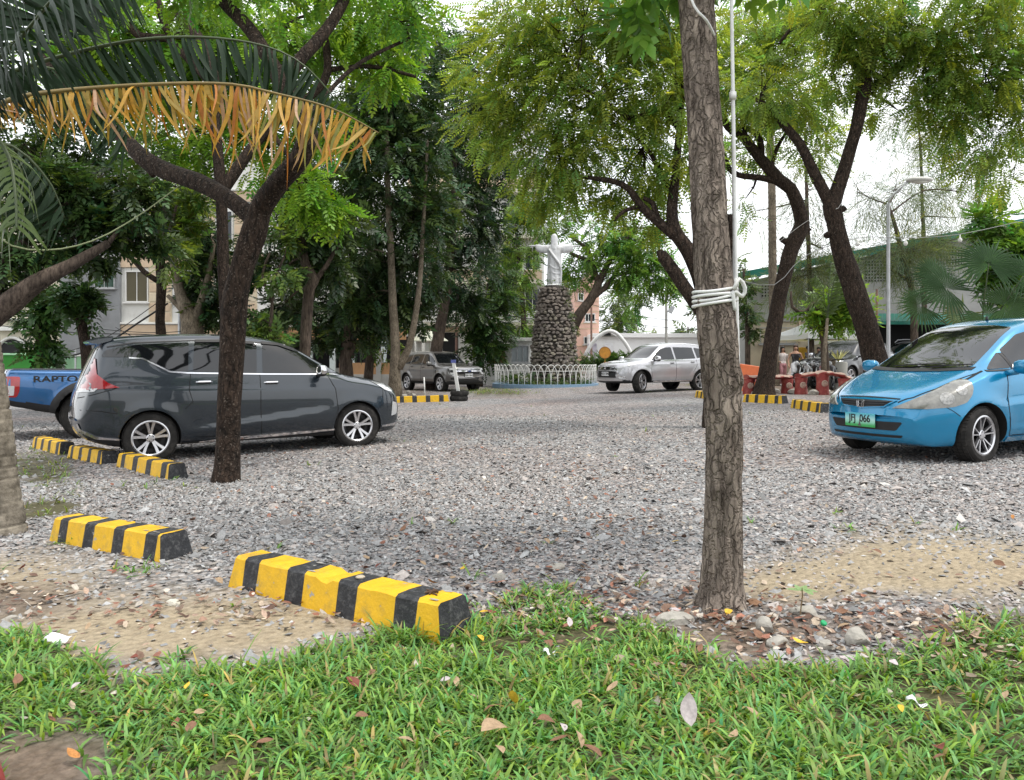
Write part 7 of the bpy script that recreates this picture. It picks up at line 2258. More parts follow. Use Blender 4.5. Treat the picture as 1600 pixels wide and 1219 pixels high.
# pale shop house with balconies behind dark trees
f = Facade('shop_house', 'tall pale shop house with balconies behind the dense dark trees', 54, 634, 850, 180, W_WHITE, 10)
for k, y_ in enumerate((300, 370, 440, 505)):
    f.rect('balcony_slab', 640, y_, 846, y_ + 5, W_CREAM, .9, 1.0)
    f.rect('balcony_wall', 640, y_ - 16, 846, y_ - 1, W_WHITE if k % 2 else W_PEACH, .92, .1)
    for x_ in (655, 700, 745, 785, 820):
        f.window(x_, y_ - 54, x_ + 24, y_ - 18, None, FRAME_W, 1)
f.rect('shop_opening', 642, 538, 662, 580, DARKIN, .05, .06)
f.rect('shop_opening', 692, 520, 716, 580, DARKIN, .05, .06)
f.rect('blue_sign', 733, 486, 745, 498, mat('sign_blue', (.10, .22, .45), .6), .1, .06)
f.rect('band', 640, 512, 735, 519, W_PEACH, .2, .25)
b = MB(); q0, q1 = P(640, 534, 50), P(680, 532, 50)
b.box(((q0.x + q1.x) / 2, 50, q0.z), (q1.x - q0.x, 3.0, .08))
for x_ in (q0.x + .1, q1.x - .1):
    b.bar((x_, 48.6, q0.z), (x_, 48.6, 0), .08)
tag(b.build('awning', ROOF_P, None), 'flat pale awning on posts before the shop house', 'awning')
b = MB()
b.lathe([(1.15, 0), (1.1, .05), (.5, .5), (.05, .62)], 14, c=P(671, 533, 47)); b.tube([P(671, 533, 47), P(671, 600, 47)], .03, 6)
tag(b.build('parasol', mat('parasol', (.55, .56, .46), .8), None, smooth=False), 'pale parasol beside the leaning brown trunk', 'parasol')
# concrete yard wall and guard booth
f = Facade('yard_wall', 'pale concrete yard wall with square relief beside guard booth', 43, 690, 768, 556, W_CONC, .25, cat='wall')
for k in range(6):
    f.rect('wall_panel', 692 + k * 12.6, 562, 702 + k * 12.6, 600, W_WHITE, .05, .1)
f = Facade('guard_booth', 'white guard booth with flat roof and aluminium windows', 41, 797, 832, 532, W_WHITE, 2.4, cat='booth')
f.rect('roof_slab', 794, 528, 834, 533, W_WHITE, .25, 2.9)
f.window(799, 540, 826, 566, mat('booth_glass', (.18, .22, .23), .08), STEEL, 2, fw=.9)
for k in range(4):
    f.rect('weatherboard', 798, 570 + k * 8, 831, 576.5 + k * 8, W_WHITE, .03, .05)
f = Facade('guard_booth', 'lower white annex of booth with reddish blind window', 42, 760, 797, 541, W_WHITE, 2.4, cat='booth')
f.rect('roof_slab', 758, 537, 799, 541, W_CONC, .2, 2.8)
f.window(762, 543, 790, 568, mat('blind_red', (.20, .07, .03), .3), STEEL, 1, fw=.9)
for k in range(4):
    f.rect('weatherboard', 760, 572 + k * 8, 796, 578.5 + k * 8, W_WHITE, .03, .05)
# salmon building
f = Facade('salmon_building', 'salmon pink building with barred white windows behind pedestal', 66, 898, 936, 452, W_PINK, 10)
for y_ in (470, 478, 486, 505, 513, 540):
    f.rect('siding_line', 899, y_, 935, y_ + 1.3, W_PEACH, .06, .08)
f.window(914, 490, 930, 503, None, FRAME_W, 2); f.window(912, 526, 928, 538, None, FRAME_W, 2); f.window(903, 458, 912, 470, None, FRAME_W, 1)
q = MB()
zz = f.zt - f.base.z
q.add([(P(896, 0, 66).x - f.base.x, -.3, zz), (P(937, 0, 66).x - f.base.x, -.3, zz), (P(926, 0, 66).x - f.base.x, -.3, zz + 2.2), (P(896, 0, 66).x - f.base.x, 10, zz), (P(937, 0, 66).x - f.base.x, 10, zz), (P(926, 0, 66).x - f.base.x, 10, zz + 2.2)], [(0, 1, 2), (5, 4, 3), (0, 2, 5, 3), (1, 4, 5, 2)])
q.build('gable', W_PINK, f.root)
q = MB()
for (a, b_) in ((896, 926), (940, 926)):
    q.bar((P(a, 0, 66).x - f.base.x, -.4, zz - (.3 if a > 930 else 0)), (P(b_, 0, 66).x - f.base.x, -.4, zz + 2.3), .25)
q.build('roof_edge', W_CONC, f.root)
# white warehouse and gate arch
f = Facade('white_warehouse', 'long low white warehouse wall beyond the silver SUV', 62, 925, 1180, 527, mat('white_sheet', (.80, .80, .80), .6, var=.03), 12)
f.rect('roof_sheet', 925, 521, 1180, 527.5, mat('white_roof', (.82, .82, .82), .4, var=.03), .3, 12)
f.rect('base_strip', 925, 560, 1180, 600, W_CONC, .05, .08)
f.rect('poster', 918, 537, 932, 555, mat('poster_grey', (.38, .36, .42), .5, var=.5, vscale=3), .15, .05)
f.rect('round_sign', 944, 537, 956, 550, mat('sign_white', (.7, .7, .72), .4, var=.1), .15, .05)
gr = Gd(955, 52)
ga = thing('gate_arch', 'white curved arch over gate with small gable vent', 'gate', gr)
b = MB()
pts = [P(a, y_, 52) - gr for a, y_ in ((914, 556), (920, 545), (928, 533), (938, 524), (950, 517.5), (962, 520), (972, 530), (980, 541), (988, 556))]
b.tube([p for p, _ in spline([(p, 1) for p in pts], .2)], .13, 8); b.build('arch_rib', mat('arch_white', (.78, .78, .78), .5), ga, smooth=True)
b = MB(); q0 = [P(a, y_, 52.2) - gr for a, y_ in ((934, 527), (950, 518.5), (966, 527))]; b.add(q0 + [q + Vector((0, .15, 0)) for q in q0], [(0, 2, 1), (3, 4, 5), (0, 1, 4, 3), (1, 2, 5, 4), (2, 0, 3, 5)]); b.build('gable', W_CONC, ga)
b = MB(); q0 = P(949, 522.5, 52.05) - gr; b.box(q0, (.45, .1, .2)); b.build('vent', PLAST, ga)
# round orange sign on a post
sg = Gd(945, 44)
so_ = thing('round_sign', 'round orange sign on post above the hedge', 'sign', sg)
b = MB(); b.tube([(0, 0, 0), (0, 0, 1.55)], .04, 8); b.build('post', mat('sign_post', (.5, .28, .05), .6), so_)
b = MB(); b.lathe([(.02, -.03), (.30, -.03), (.30, .03), (.02, .03)], 20, axis='Y'); o = b.build('disc', mat('sign_orange', (.55, .25, .03), .5, var=.25, vscale=5), so_, loc=(0, -.05, 1.6))
b = MB(); b.lathe([(.30, -.04), (.34, -.04), (.34, .04), (.30, .04)], 20, axis='Y', close=True); b.build('rim', mat('sign_rim', (.35, .15, .03), .5), o)
# clipped hedge
hm, _ = foliage_mesh('hedge', px_lobes([(915 + k * 9, 563 + (k % 2) * 4, 44.6, 10, 11, 70) for k in range(9)]), 'broad', .34, (0.06, 0.12, 0.03), LEAF, 71)
hb = Gd(950, 44.6)
hr = thing('hedge', 'low clipped green hedge behind the white statue fence', 'hedge', hb)
hm.transform(Matrix.Translation(-hb)); o = add_obj('foliage', hm, hr); o['kind'] = 'stuff'
# sports hall with green roof
HD = 40.0
f = Facade('sports_hall', 'large grey and beige sports hall with green gable roof', HD, 1172, 1760, 440, W_GREY if False else mat('hall_grey', (0.40, 0.40, 0.385), .9, spec=.2, var=.12, vscale=.8, dirt=(.30, .295, .28), dscale=.7), 3.4)
gx0, gx1 = P(1172, 0, HD).x - f.base.x, P(1760, 0, HD).x - f.base.x
zt_ = f.zt - f.base.z
apex = (P(1900, 0, HD).x - f.base.x, P(0, 290, HD).z - f.base.z)
zr = P(0, 314, HD).z - f.base.z
q = MB()
q.add([(gx0, -.001, zt_ - .02), (gx1, -.001, zt_ - .02), (gx1, -.001, zr), (gx0, -.001, zt_ + .05), (gx0, 3.3, zt_ - .02), (gx1, 3.3, zt_ - .02), (gx1, 3.3, zr), (gx0, 3.3, zt_ + .05)], [(0, 1, 2, 3), (7, 6, 5, 4), (3, 2, 6, 7), (1, 5, 6, 2), (4, 0, 3, 7)])
q.build('gable', MATS['hall_grey'], f.root)
def hp(px_, py_, y_):
    p_ = P(px_, py_, HD); return (p_.x - f.base.x, y_, p_.z - f.base.z)
q = MB()
a0, a1 = hp(1148, 429, -1.2), hp(1770, 311, -1.2)
q.add([a0, a1, (a1[0], a1[1], a1[2] - .38), (a0[0], a0[1], a0[2] - .38), (a0[0], 4, a0[2]), (a1[0], 4, a1[2]), (a1[0], 4, a1[2] - .12), (a0[0], 4, a0[2] - .12), (a1[0], -1.1, a1[2] - .38), (a0[0], -1.1, a0[2] - .38)], [(3, 2, 1, 0), (0, 1, 5, 4), (3, 9, 8, 2), (9, 7, 6, 8), (4, 7, 9, 3, 0)])
q.build('roof', ROOF_G, f.root)
for k in range(16):
    px_ = 1178 + k * 36
    a = hp(px_, 429 + (px_ - 1148) * (311 - 429) / 622 + 8, -1.0); 
    q = MB(); q.bar((a[0], -1.05, a[2] - .1), (a[0], .0, a[2] - .25), .06); q.build('roof_bracket', STEEL, f.root)
f.rect('lower_wall', 1172, 503, 1450, 612, W_BEIGE, .06, .1)
f.rect('ledge', 1172, 499, 1760, 503, W_CONC, .18, .24)
f.rect('corner_column', 1172, 442, 1183, 499, W_CONC, .1, .12)
for x_ in (1243, 1325, 1420):
    f.rect('pilaster', x_, 400 - (x_ - 1243) * .16, x_ + 8, 499, W_CONC, .12, .14)
for x0, x1, y0, y1 in ((1190, 1206, 446, 466), (1352, 1384, 408, 440), (1464, 1503, 386, 416)):
    f.rect('vent_recess', x0, y0, x1, y1, DARKIN, .02, .03)
    for k in range(int((x1 - x0) / 4.6)):
        f.rect('vent_block', x0 + k * 4.6 + 2.4, y0, x0 + k * 4.6 + 4.4, y1, MATS['hall_grey'], .05, .06)
    for k in range(int((y1 - y0) / 5)):
        f.rect('vent_course', x0, y0 + k * 5 + 2.8, x1, y0 + k * 5 + 4.8, MATS['hall_grey'], .06, .06)
f.window(1187, 512, 1242, 537, PANE_W, STEEL, 3, fw=1.0)
f.rect('orange_pipe', 1246, 500, 1249, 535, W_PEACH, .2, .14)
f.rect('door', 1205, 540, 1218, 600, W_WHITE, .1, .06)
f.window(1511, 385, 1523, 395, None, FRAME_W, 0)
f.rect('stripe', 1172, 588, 1245, 603, mat('red_band', (.42, .10, .07), .8, var=.2), .1, .06)
# green canopy along the hall
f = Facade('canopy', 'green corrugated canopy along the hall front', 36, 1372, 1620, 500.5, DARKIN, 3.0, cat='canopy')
for k in range(40):
    x0 = 1366 + k * 6.4
    pa, pb, = P(x0, 502, 33.8), P(x0 + 6.0, 502, 33.8)
    pc, pd_ = P(x0, 490, 36), P(x0 + 6.0, 490, 36)
    q = MB(); v = [p - f.base for p in (pa, pb, pd_, pc)]; q.add(v + [p - Vector((0, 0, .05)) for p in v], [(0, 1, 2, 3), (7, 6, 5, 4), (4, 5, 1, 0), (5, 6, 2, 1), (7, 4, 0, 3)]); q.build('roof_sheet', ROOF_G, f.root)
q = MB(); v0, v1 = P(1366, 505, 33.75) - f.base, P(1622, 505, 33.75) - f.base; q.bar(v0, v1, .12, .22); q.build('gutter', ROOF_G, f.root)

# ================================================================ STATUE ON STONE CAIRN
SD = 37.6
sb = Gd(866, SD)
ST_MATS = [mat('cairn_stone%d' % i, c_, .9, var=.3, vscale=4, bump=.5, bscale=14) for i, c_ in enumerate(((0.20, 0.17, 0.145), (0.27, 0.24, 0.21), (0.14, 0.12, 0.105), (0.24, 0.215, 0.17)))]
ped = thing('stone_pedestal', 'tapering rough stone pedestal carrying the white statue', 'pedestal', sb)
PH = P(0, 447, SD).z - sb.z
def prad(h):
    return float(np.interp(h / PH, [0, .15, .5, .8, .94, 1], [1.17, 1.14, 1.03, .84, .72, .60]))
b = MB(); b.lathe([(prad(PH * k / 10) - .10, PH * k / 10) for k in range(11)], 28); b.build('mortar_core', mat('mortar', (0.06, 0.052, 0.045), .95), ped)
def stone_mesh(seed, m):
    r = random.Random(seed)
    bm = bmesh.new(); bmesh.ops.create_icosphere(bm, subdivisions=1, radius=1)
    for v in bm.verts:
        k = 1 + r.uniform(-.34, .22)
        v.co = Vector((math.copysign(abs(v.co.x) ** .75, v.co.x) * k, math.copysign(abs(v.co.y) ** .8, v.co.y) * k, math.copysign(abs(v.co.z) ** .75, v.co.z) * k))
    me = bpy.data.meshes.new('stone'); bm.to_mesh(me); bm.free(); me.materials.append(m)
    return me
SM = [stone_mesh(i, ST_MATS[i % 4]) for i in range(12)]
rs = random.Random(9)
back = MB()
h = .08
nst = 0
while h < PH - .02:
    rad_ = prad(h)
    n = int(2 * math.pi * rad_ / .255)
    ph = rs.random() * 6.28
    for k in range(n):
        a = ph + 2 * math.pi * (k + rs.uniform(-.2, .2)) / n
        hh = h + rs.uniform(-.04, .04)
        me = SM[rs.randrange(12)]
        M = Matrix.Translation((math.cos(a) * (rad_ - .05), math.sin(a) * (rad_ - .05), hh)) @ Matrix.Rotation(a, 4, 'Z') @ Matrix.Rotation(rs.gauss(0, .35), 4, 'X') @ Matrix.Diagonal((.11 * rs.uniform(.7, 1.5), .13 * rs.uniform(.6, 1.4), .085 * rs.uniform(.6, 1.35), 1))
        if math.sin(a) < .12 and nst < 300:
            o = add_obj('stone', me, ped); o.matrix_local = M; nst += 1
        else:
            back.add([M @ v.co for v in me.vertices], [tuple(p_.vertices) for p_ in me.polygons])
    h += .165
o = back.build('stones', ST_MATS[0], ped); o.name = 'stone_facing'; o['kind'] = 'stuff'
cr_ = thing('creeper', 'small leaved creeper climbing the shaded flank of pedestal', 'plant', sb)
cl_l = []
for k in range(15):
    hh = PH * (.04 + .9 * k / 14)
    a = R(-38) + .25 * math.sin(k)
    cl_l.append((sb + Vector((math.cos(a) * prad(hh), math.sin(a) * prad(hh), hh)), (.22, .2, .28), 26))
cl_l.append((sb + Vector((.5, -.4, PH)), (.35, .3, .22), 60)); cl_l.append((sb + Vector((-.1, -.5, PH + .1)), (.3, .2, .15), 26))
hm, _ = foliage_mesh('foliage', cl_l, 'big', .10, (0.09, 0.13, 0.05), LEAF, 81); hm.transform(Matrix.Translation(-sb)); o = add_obj('foliage', hm, cr_); o['kind'] = 'stuff'

def voxel_join(mb, voxel, smooth_it=4, mats_=(), subdiv=0):
    me = mb.mesh('tmp', list(mats_) or [GAP])
    o = add_obj('tmp_vox', me)
    m = o.modifiers.new('r', 'REMESH'); m.mode = 'VOXEL'; m.voxel_size = voxel; m.use_smooth_shade = True
    s = o.modifiers.new('s', 'SMOOTH'); s.iterations = smooth_it; s.factor = .5
    dg = bpy.context.evaluated_depsgraph_get()
    r = bpy.data.meshes.new_from_object(o.evaluated_get(dg))
    bpy.data.objects.remove(o)
    r.materials.clear()
    for q in mats_:
        r.materials.append(q)
    r.polygons.foreach_set('use_smooth', [True] * len(r.polygons))
    return r
def ell_loft(mb, rings, n=20, fold=None):
    """rings: (centre, axis1 vector, axis2 vector)"""
    vs, fs = [], []
    for i, (c_, a1, a2) in enumerate(rings):
        for k in range(n):
            t = 2 * math.pi * k / n
            f_ = 1 + (fold(t, i) if fold else 0)
            vs.append(Vector(c_) + Vector(a1) * math.cos(t) * f_ + Vector(a2) * math.sin(t) * f_)
    for i in range(len(rings) - 1):
        for k in range(n):
            k2 = (k + 1) % n
            fs.append((i * n + k, i * n + k2, (i + 1) * n + k2, (i + 1) * n + k))
    fs += [tuple(reversed(range(n))), tuple(range((len(rings) - 1) * n, len(rings) * n))]
    mb.add(vs, fs)
WST = mat('statue_white', (0.62, 0.63, 0.64), .7, var=.10, vscale=3, dirt=(0.42, 0.42, 0.41), dscale=3.5)
b = MB()
zf = lambda z_, rx, ry, dx=0, dy=0: ((dx, dy, z_), (rx, 0, 0), (0, ry, 0))
ell_loft(b, [zf(-.05, .31, .27), zf(.15, .33, .28), zf(.5, .32, .26), zf(.9, .315, .25), zf(1.25, .31, .23), zf(1.5, .33, .22), zf(1.68, .36, .20), zf(1.78, .30, .17), zf(1.86, .16, .13), zf(1.92, .085, .085), zf(1.98, .10, .10)], 48,
         lambda t, i: .05 * math.sin(9 * t + i * .5) * (i < 6) + .02 * math.sin(17 * t + 1))
ell_loft(b, [zf(1.94, .07, .08), zf(2.0, .13, .14, 0, .02), zf(2.1, .155, .17, 0, .03), zf(2.2, .155, .175, 0, .03), zf(2.29, .12, .14, 0, .03), zf(2.35, .05, .06, 0, .03)], 20)
ell_loft(b, [zf(1.62, .10, .06, 0, -.17), zf(1.75, .16, .07, 0, -.14), zf(1.9, .16, .09, 0, -.09), zf(2.1, .165, .12, 0, -.04), zf(2.25, .13, .11, 0, -.02)], 16, lambda t, i: .06 * math.sin(10 * t))   # long hair
for s in (-1, 1):
    ell_loft(b, [((s * .20, 0, 1.66), (0, .13, 0), (0, 0, .16)), ((s * .42, 0, 1.64), (0, .11, 0), (0, 0, .19)), ((s * .62, 0, 1.66), (0, .10, 0), (0, 0, .19)), ((s * .80, .02, 1.70), (0, .09, 0), (0, 0, .17)), ((s * .86, .02, 1.73), (0, .07, 0), (0, 0, .12))], 18, lambda t, i: .05 * math.sin(5 * t + i))
    ell_loft(b, [((s * .75, .02, 1.77), (0, .055, 0), (0, 0, .055)), ((s * .98, .04, 1.80), (0, .045, 0), (0, 0, .045)), ((s * 1.08, .05, 1.805), (0, .05, 0), (0, 0, .032)), ((s * 1.16, .05, 1.80), (0, .055, 0), (0, 0, .025))], 12)
    for k in range(4):
        b.tube([(s * 1.14, .05 + (k - 1.5) * .028, 1.80), (s * (1.24 + .02 * (k in (1, 2))), .05 + (k - 1.5) * .036, 1.79)], [.016, .012], 8)
    b.tube([(s * 1.07, .10, 1.80), (s * 1.13, .15, 1.815)], [.018, .013], 8)
# drape crossing the back
b.tube([p for p, _ in spline([((Vector((-.26, -.15, 1.62))), 1), (Vector((-.05, -.25, 1.3)), 1), (Vector((.20, -.26, .95)), 1), (Vector((.30, -.20, .6)), 1), (Vector((.27, -.2, .1)), 1)], .08)], .055, 8)
for k in range(3):
    b.tube([p for p, _ in spline([(Vector((-.24 + .05 * k, -.20, .9 - .22 * k)), 1), (Vector((.0, -.27, .74 - .24 * k)), 1), (Vector((.26, -.2, .72 - .2 * k)), 1)], .08)], .022, 6)
b.lathe([(.40, -.22), (.40, -.03), (.33, .0)], 20)
sm_ = voxel_join(b, .022, 2, [WST])
stt_ = add_obj('statue', sm_, None, (sb.x, sb.y, sb.z + PH + .05))
stt_.scale = (1.06,) * 3
tag(stt_, 'white robed statue seen from behind with arms stretched wide', 'statue')

# ring fence of crossing pointed arches on blue kerb
FW = mat('fence_white', (0.70, 0.70, 0.67), .5, var=.08)
fb_ = Gd(852, SD)
FR = 79 / F * SD
fen = thing('ring_fence', 'white ring fence of crossing pointed arches on blue kerb', 'fence', fb_)
fen.location.z -= .02
b = MB(); b.lathe([(FR - .12, -.1), (FR - .12, .17), (FR + .12, .17), (FR + .12, -.1)], 72, close=True); b.build('kerb', mat('kerb_blue', (0.20, 0.32, 0.45), .7, var=.12, dirt=(.3, .36, .42), dscale=4), fen)
NA = 50
def arch_mesh():
    b = MB()
    half = 2 * math.pi / NA * 1.0
    for s in (-1, 1):
        pts = []
        for t in np.linspace(0, 1, 9):
            a = s * half * (1 - t ** 2.4 * 1.0)
            pts.append((FR * math.cos(a), FR * math.sin(a), .15 + .92 * (1 - (1 - t) ** 1.7)))
        b.tube(pts, .016, 6)
    return b.mesh('arch_picket', FW, smooth=True)
am = arch_mesh()
for k in range(NA):
    o = add_obj('arch_picket', am, fen, None, (0, 0, 2 * math.pi * k / NA))
for zz in (.78,):
    b = MB(); b.tube([(FR * math.cos(a), FR * math.sin(a), zz) for a in np.linspace(0, 2 * math.pi, 73)], .014, 6, cap=False); b.build('rail', FW, fen, smooth=True)
hm, _ = foliage_mesh('foliage', [(fb_ + Vector((math.cos(R(a)) * FR * .65, math.sin(R(a)) * FR * .65, .25)), (.5, .5, .28), 60) for a in range(180, 361, 18)], 'broad', .22, (0.08, 0.13, 0.05), LEAF, 83)
pl = thing('ground_plants', 'low green plants inside the white ring fence', 'plants', fb_); hm.transform(Matrix.Translation(-fb_)); o = add_obj('foliage', hm, pl); o['kind'] = 'stuff'

# ================================================================ LAMP POSTS, POLES, WIRES
lp = Gd(1388, 21)
la = thing('lamp_post', 'slim grey lamp post with curved arm and flat street light', 'lamp post', lp)
b = MB()
zt2 = P(0, 318, 21).z - lp.z
b.tube([(0, 0, 0), (0, 0, 1.5), (0, 0, zt2)], [.065, .05, .045], 12); b.tube([(0, 0, 0), (0, 0, .06)], .12, 12)
b.build('pole', STEEL, la, smooth=True, sharp=40)
arm = [P(a, y_, 21) - lp for a, y_ in ((1388, 322), (1390, 310), (1402, 298), (1414, 288), (1422, 283))]
b = MB(); b.tube(arm, .025, 8); b.build('arm', STEEL, la, smooth=True)
hc = P(1437, 281, 21) - lp
b = MB(); ell_loft(b, [(hc + Vector((-.36, 0, -.02)), (0, .05, 0), (0, 0, .04)), (hc + Vector((-.25, 0, .0)), (0, .12, 0), (0, 0, .07)), (hc, (0, .15, 0), (0, 0, .085)), (hc + Vector((.24, 0, 0)), (0, .12, 0), (0, 0, .07)), (hc + Vector((.34, 0, 0)), (0, .05, 0), (0, 0, .04))], 14)
hh_ = b.build('lamp_head', mat('lamp_shell', (.55, .55, .53), .5), la, smooth=True)
b = MB(); ell_loft(b, [(hc + Vector((-.2, 0, -.06)), (0, .06, 0), (0, 0, .03)), (hc + Vector((0, 0, -.075)), (0, .11, 0), (0, 0, .045)), (hc + Vector((.22, 0, -.06)), (0, .06, 0), (0, 0, .03))], 12); b.build('lens', mat('lamp_lens', (.7, .7, .66), .2), hh_, smooth=True)
def pole(name, label, px_, d, ytop, w_px, m, cat='pole', cap=None):
    g = Gd(px_, d)
    b = MB(); b.tube([(0, 0, -.1), (0, 0, P(0, ytop, d).z - g.z)], [w_px / 2 / F * d, w_px / 2.3 / F * d], 10)
    o = b.build(name, m, None, smooth=True, sharp=40, loc=g)
    return tag(o, label, cat), g
o, g = pole('power_pole', 'grey power pole with floodlight beyond the silver SUV', 1041, 58, 452, 4.5, W_CONC)
b = MB(); b.box((.35, -.1, P(0, 484, 58).z - g.z), (.36, .12, .55), M=Matrix.Rotation(.5, 3, 'Y')); b.build('floodlight', STEEL, o)
pole('power_pole', 'brown wooden pole before the salmon building', 924, 60, 480, 3.6, RUSTY)
pole('utility_pole', 'pale grey pole before the mottled trunk', 281, 29, 478, 6.5, STEEL)
pole('utility_pole', 'rusty pipe pole beside the yard wall', 713, 41.5, 488, 4.0, RUSTY)
pole('tent_pole', 'thin dark post beside the leaning trunk', 1370, 30, 452, 4, RUSTY)
# signs posts by the boxy SUV
g = Gd(664, 25.5)
r_ = thing('barrier_post', 'thin pale post on round concrete foot behind wheel stop', 'post', g)
b = MB(); b.lathe([(.26, 0), (.24, .05), (.06, .10), (.03, .11)], 16); b.build('foot', W_CONC, r_, smooth=True, sharp=30)
b = MB(); b.tube([(0, 0, .08), (-.03, 0, .78)], .022, 8); b.build('post', FRAME_W, r_, smooth=True)
g = Gd(717, 25)
r_ = thing('barrier_post', 'leaning pale post in stacked black tyre base', 'post', g)
for k in range(2):
    b = MB(); b.lathe([(.16, 0), (.27, .0), (.30, .05), (.30, .11), (.27, .16), (.16, .16)], 24, close=True); b.build('tyre', RUB, r_, smooth=True, sharp=40, loc=(.02 * k, 0, .16 * k))
b = MB(); b.bar((.02, 0, .05), (-.18, .05, 1.25), .10, .07); b.build('post', FRAME_W, r_)
b = MB(); b.box((-.18, .05, 1.27), (.16, .1, .10)); b.build('cap', mat('cap_blue', (.08, .10, .30), .6), r_)

WIRE = mat('black_wire', (.012, .012, .012), .6)
def wire(label, pts, r, m=None, sag=0, name='cable'):
    b = MB(); b.tube([p for p, _ in spline([(p, 1) for p in pts], .5)], r, 5)
    return tag(b.build(name, m or WIRE, None, smooth=True), label, 'cable')
wire('thick black cable bundle sloping up before the grey building', [P(60, 566, 27), P(150, 545, 27), P(215, 505, 27), P(262, 474, 27)], .035)
wire('thin black cable crossing before the arched house', [P(-40, 505, 27), P(120, 520, 27), P(260, 524, 27), P(420, 540, 27)], .018)
wire('thin black cable sagging before grey building', [P(60, 492, 27.5), P(140, 512, 27.5), P(250, 520, 27.5), P(340, 510, 27.5)], .014)
wire('slack dark cable under the leafy tree', [P(70, 545, 26.5), P(110, 548, 26.5), P(170, 525, 26.5), P(250, 470, 26.5)], .014)
wire('slack pale green rope hanging from palm to forked tree', [P(-30, 350, 7.2), P(18, 384, 7.4), P(70, 391, 7.6), P(120, 384, 7.9), P(170, 365, 8.2), P(230, 328, 8.7), P(280, 290, D1 + .55)], .008, mat('rope_green', (.26, .30, .16), .8), name='rope')
wire('overhead line beyond the silver SUV, upper', [P(900, 470, 57), P(1041, 500, 57), P(1180, 498, 57)], .02)
wire('overhead line beyond the silver SUV, lower', [P(870, 492, 57), P(1041, 512, 57), P(1180, 520, 57)], .02)
wire('high overhead line over the salmon building', [P(780, 430, 57), P(905, 455, 57), P(1041, 470, 57)], .02)
wire('cable sagging before the shop house', [P(640, 430, 40), P(730, 455, 40), P(840, 470, 40)], .02)
wire('second cable sagging before the shop house', [P(640, 470, 40), P(720, 482, 40), P(840, 500, 40)], .02)
BULB = mat('bulb_glass', (.75, .75, .72), .15, spec=.6)
sl_pts = [P(1150, 436, 20), P(1210, 445, 20), P(1258, 400, 20), P(1340, 372, 20), P(1415, 372, 20), P(1500, 366, 20), P(1620, 340, 20)]
rt = thing('string_lights', 'sagging string light cable before the sports hall', 'string lights', Gd(1388, 20))
b = MB(); b.tube([p - rt.location for p, _ in spline([(p, 1) for p in sl_pts], .3)], .009, 5); b.build('cable', mat('cable_grey', (.3, .3, .3), .6), rt, smooth=True)
for px_, py_ in ((1340, 381), (1415, 380), (1500, 375)):
    q = P(px_, py_, 20) - rt.location
    b = MB(); b.lathe([(.012, .13), (.018, .06), (.05, .02), (.055, -.02), (.03, -.06), (.004, -.07)], 12, c=q); b.build('bulb', BULB, rt, smooth=True)
wire('thin white line tied between the crooked and leaning trunks', [P(1215, 380, 21), P(1262, 345, 19), P(1310, 325, T4D - .3), P(1322, 300, T4D - .4)], .007, WHITE_PVC)
# ================================================================ BENCHES, PEOPLE, MOTORCYCLES, TENTS
RED = mat('bench_red', (0.26, 0.035, 0.030), .6, var=.2, vscale=5, dirt=(.36, .14, .10), dscale=5)
SLAB = mat('bench_slab', (0.42, 0.30, 0.24), .75, var=.3, vscale=4, dirt=(.26, .06, .05), dscale=4)
def log_bench(label, p0, p1, bend, nlegs, seed):
    """concrete log bench: wavy slab on stump legs"""
    p0, p1 = Vector(p0), Vector(p1)
    c_ = (p0 + p1) / 2
    root = thing('log_bench', label, 'bench', c_, 0, 'red log shaped concrete benches')
    r = random.Random(seed)
    b = MB()
    rings = []
    n = 15
    for k in range(n):
        t = k / (n - 1)
        p = p0.lerp(p1, t) - c_
        z_ = .52 + bend * math.sin(math.pi * t) + .015 * r.gauss(0, 1)
        rings.append(((p.x, p.y, z_), (.03, -.24 + .02 * r.gauss(0, 1), 0), (0, 0, .07 + .008 * r.gauss(0, 1))))
    ell_loft(b, rings, 14)
    b.m = [0 if sum(b.v[i][2] for i in f_) / len(f_) > np.interp(sum(b.v[i][0] for i in f_) / len(f_), [q[0][0] for q in rings], [q[0][2] for q in rings]) + .015 else 1 for f_ in b.f]
    b.build('seat', [SLAB, RED], root, smooth=True, sharp=60)
    for k in range(nlegs):
        t = .06 + .88 * k / (nlegs - 1)
        p = p0.lerp(p1, t) - c_
        q = MB(); h_ = .47 + bend * math.sin(math.pi * t)
        q.lathe([(.20, -.06), (.19, .1), (.17, h_ * .6), (.20, h_)], 14)
        lg = q.build('leg', RED, root, smooth=True, sharp=50, loc=(p.x, p.y, 0))
        q = MB(); q.lathe([(.09, -.02), (.10, .0), (.075, .02), (.05, .005), (.03, .025), (.002, .02)], 14, axis='Y'); q.build('knot', SLAB, lg, loc=(0, -.185, h_ * .55), rot=(0, 0, R(180)))
    return root
BD = 24.5
log_bench('red log bench behind the foot of crooked trunk', Gd(1166, BD), Gd(1234, BD), .0, 3, 1)
log_bench('long red log bench with humped seat beside the blue hatchback', Gd(1247, BD - .6), Gd(1325, BD - 1.8), .14, 3, 2)
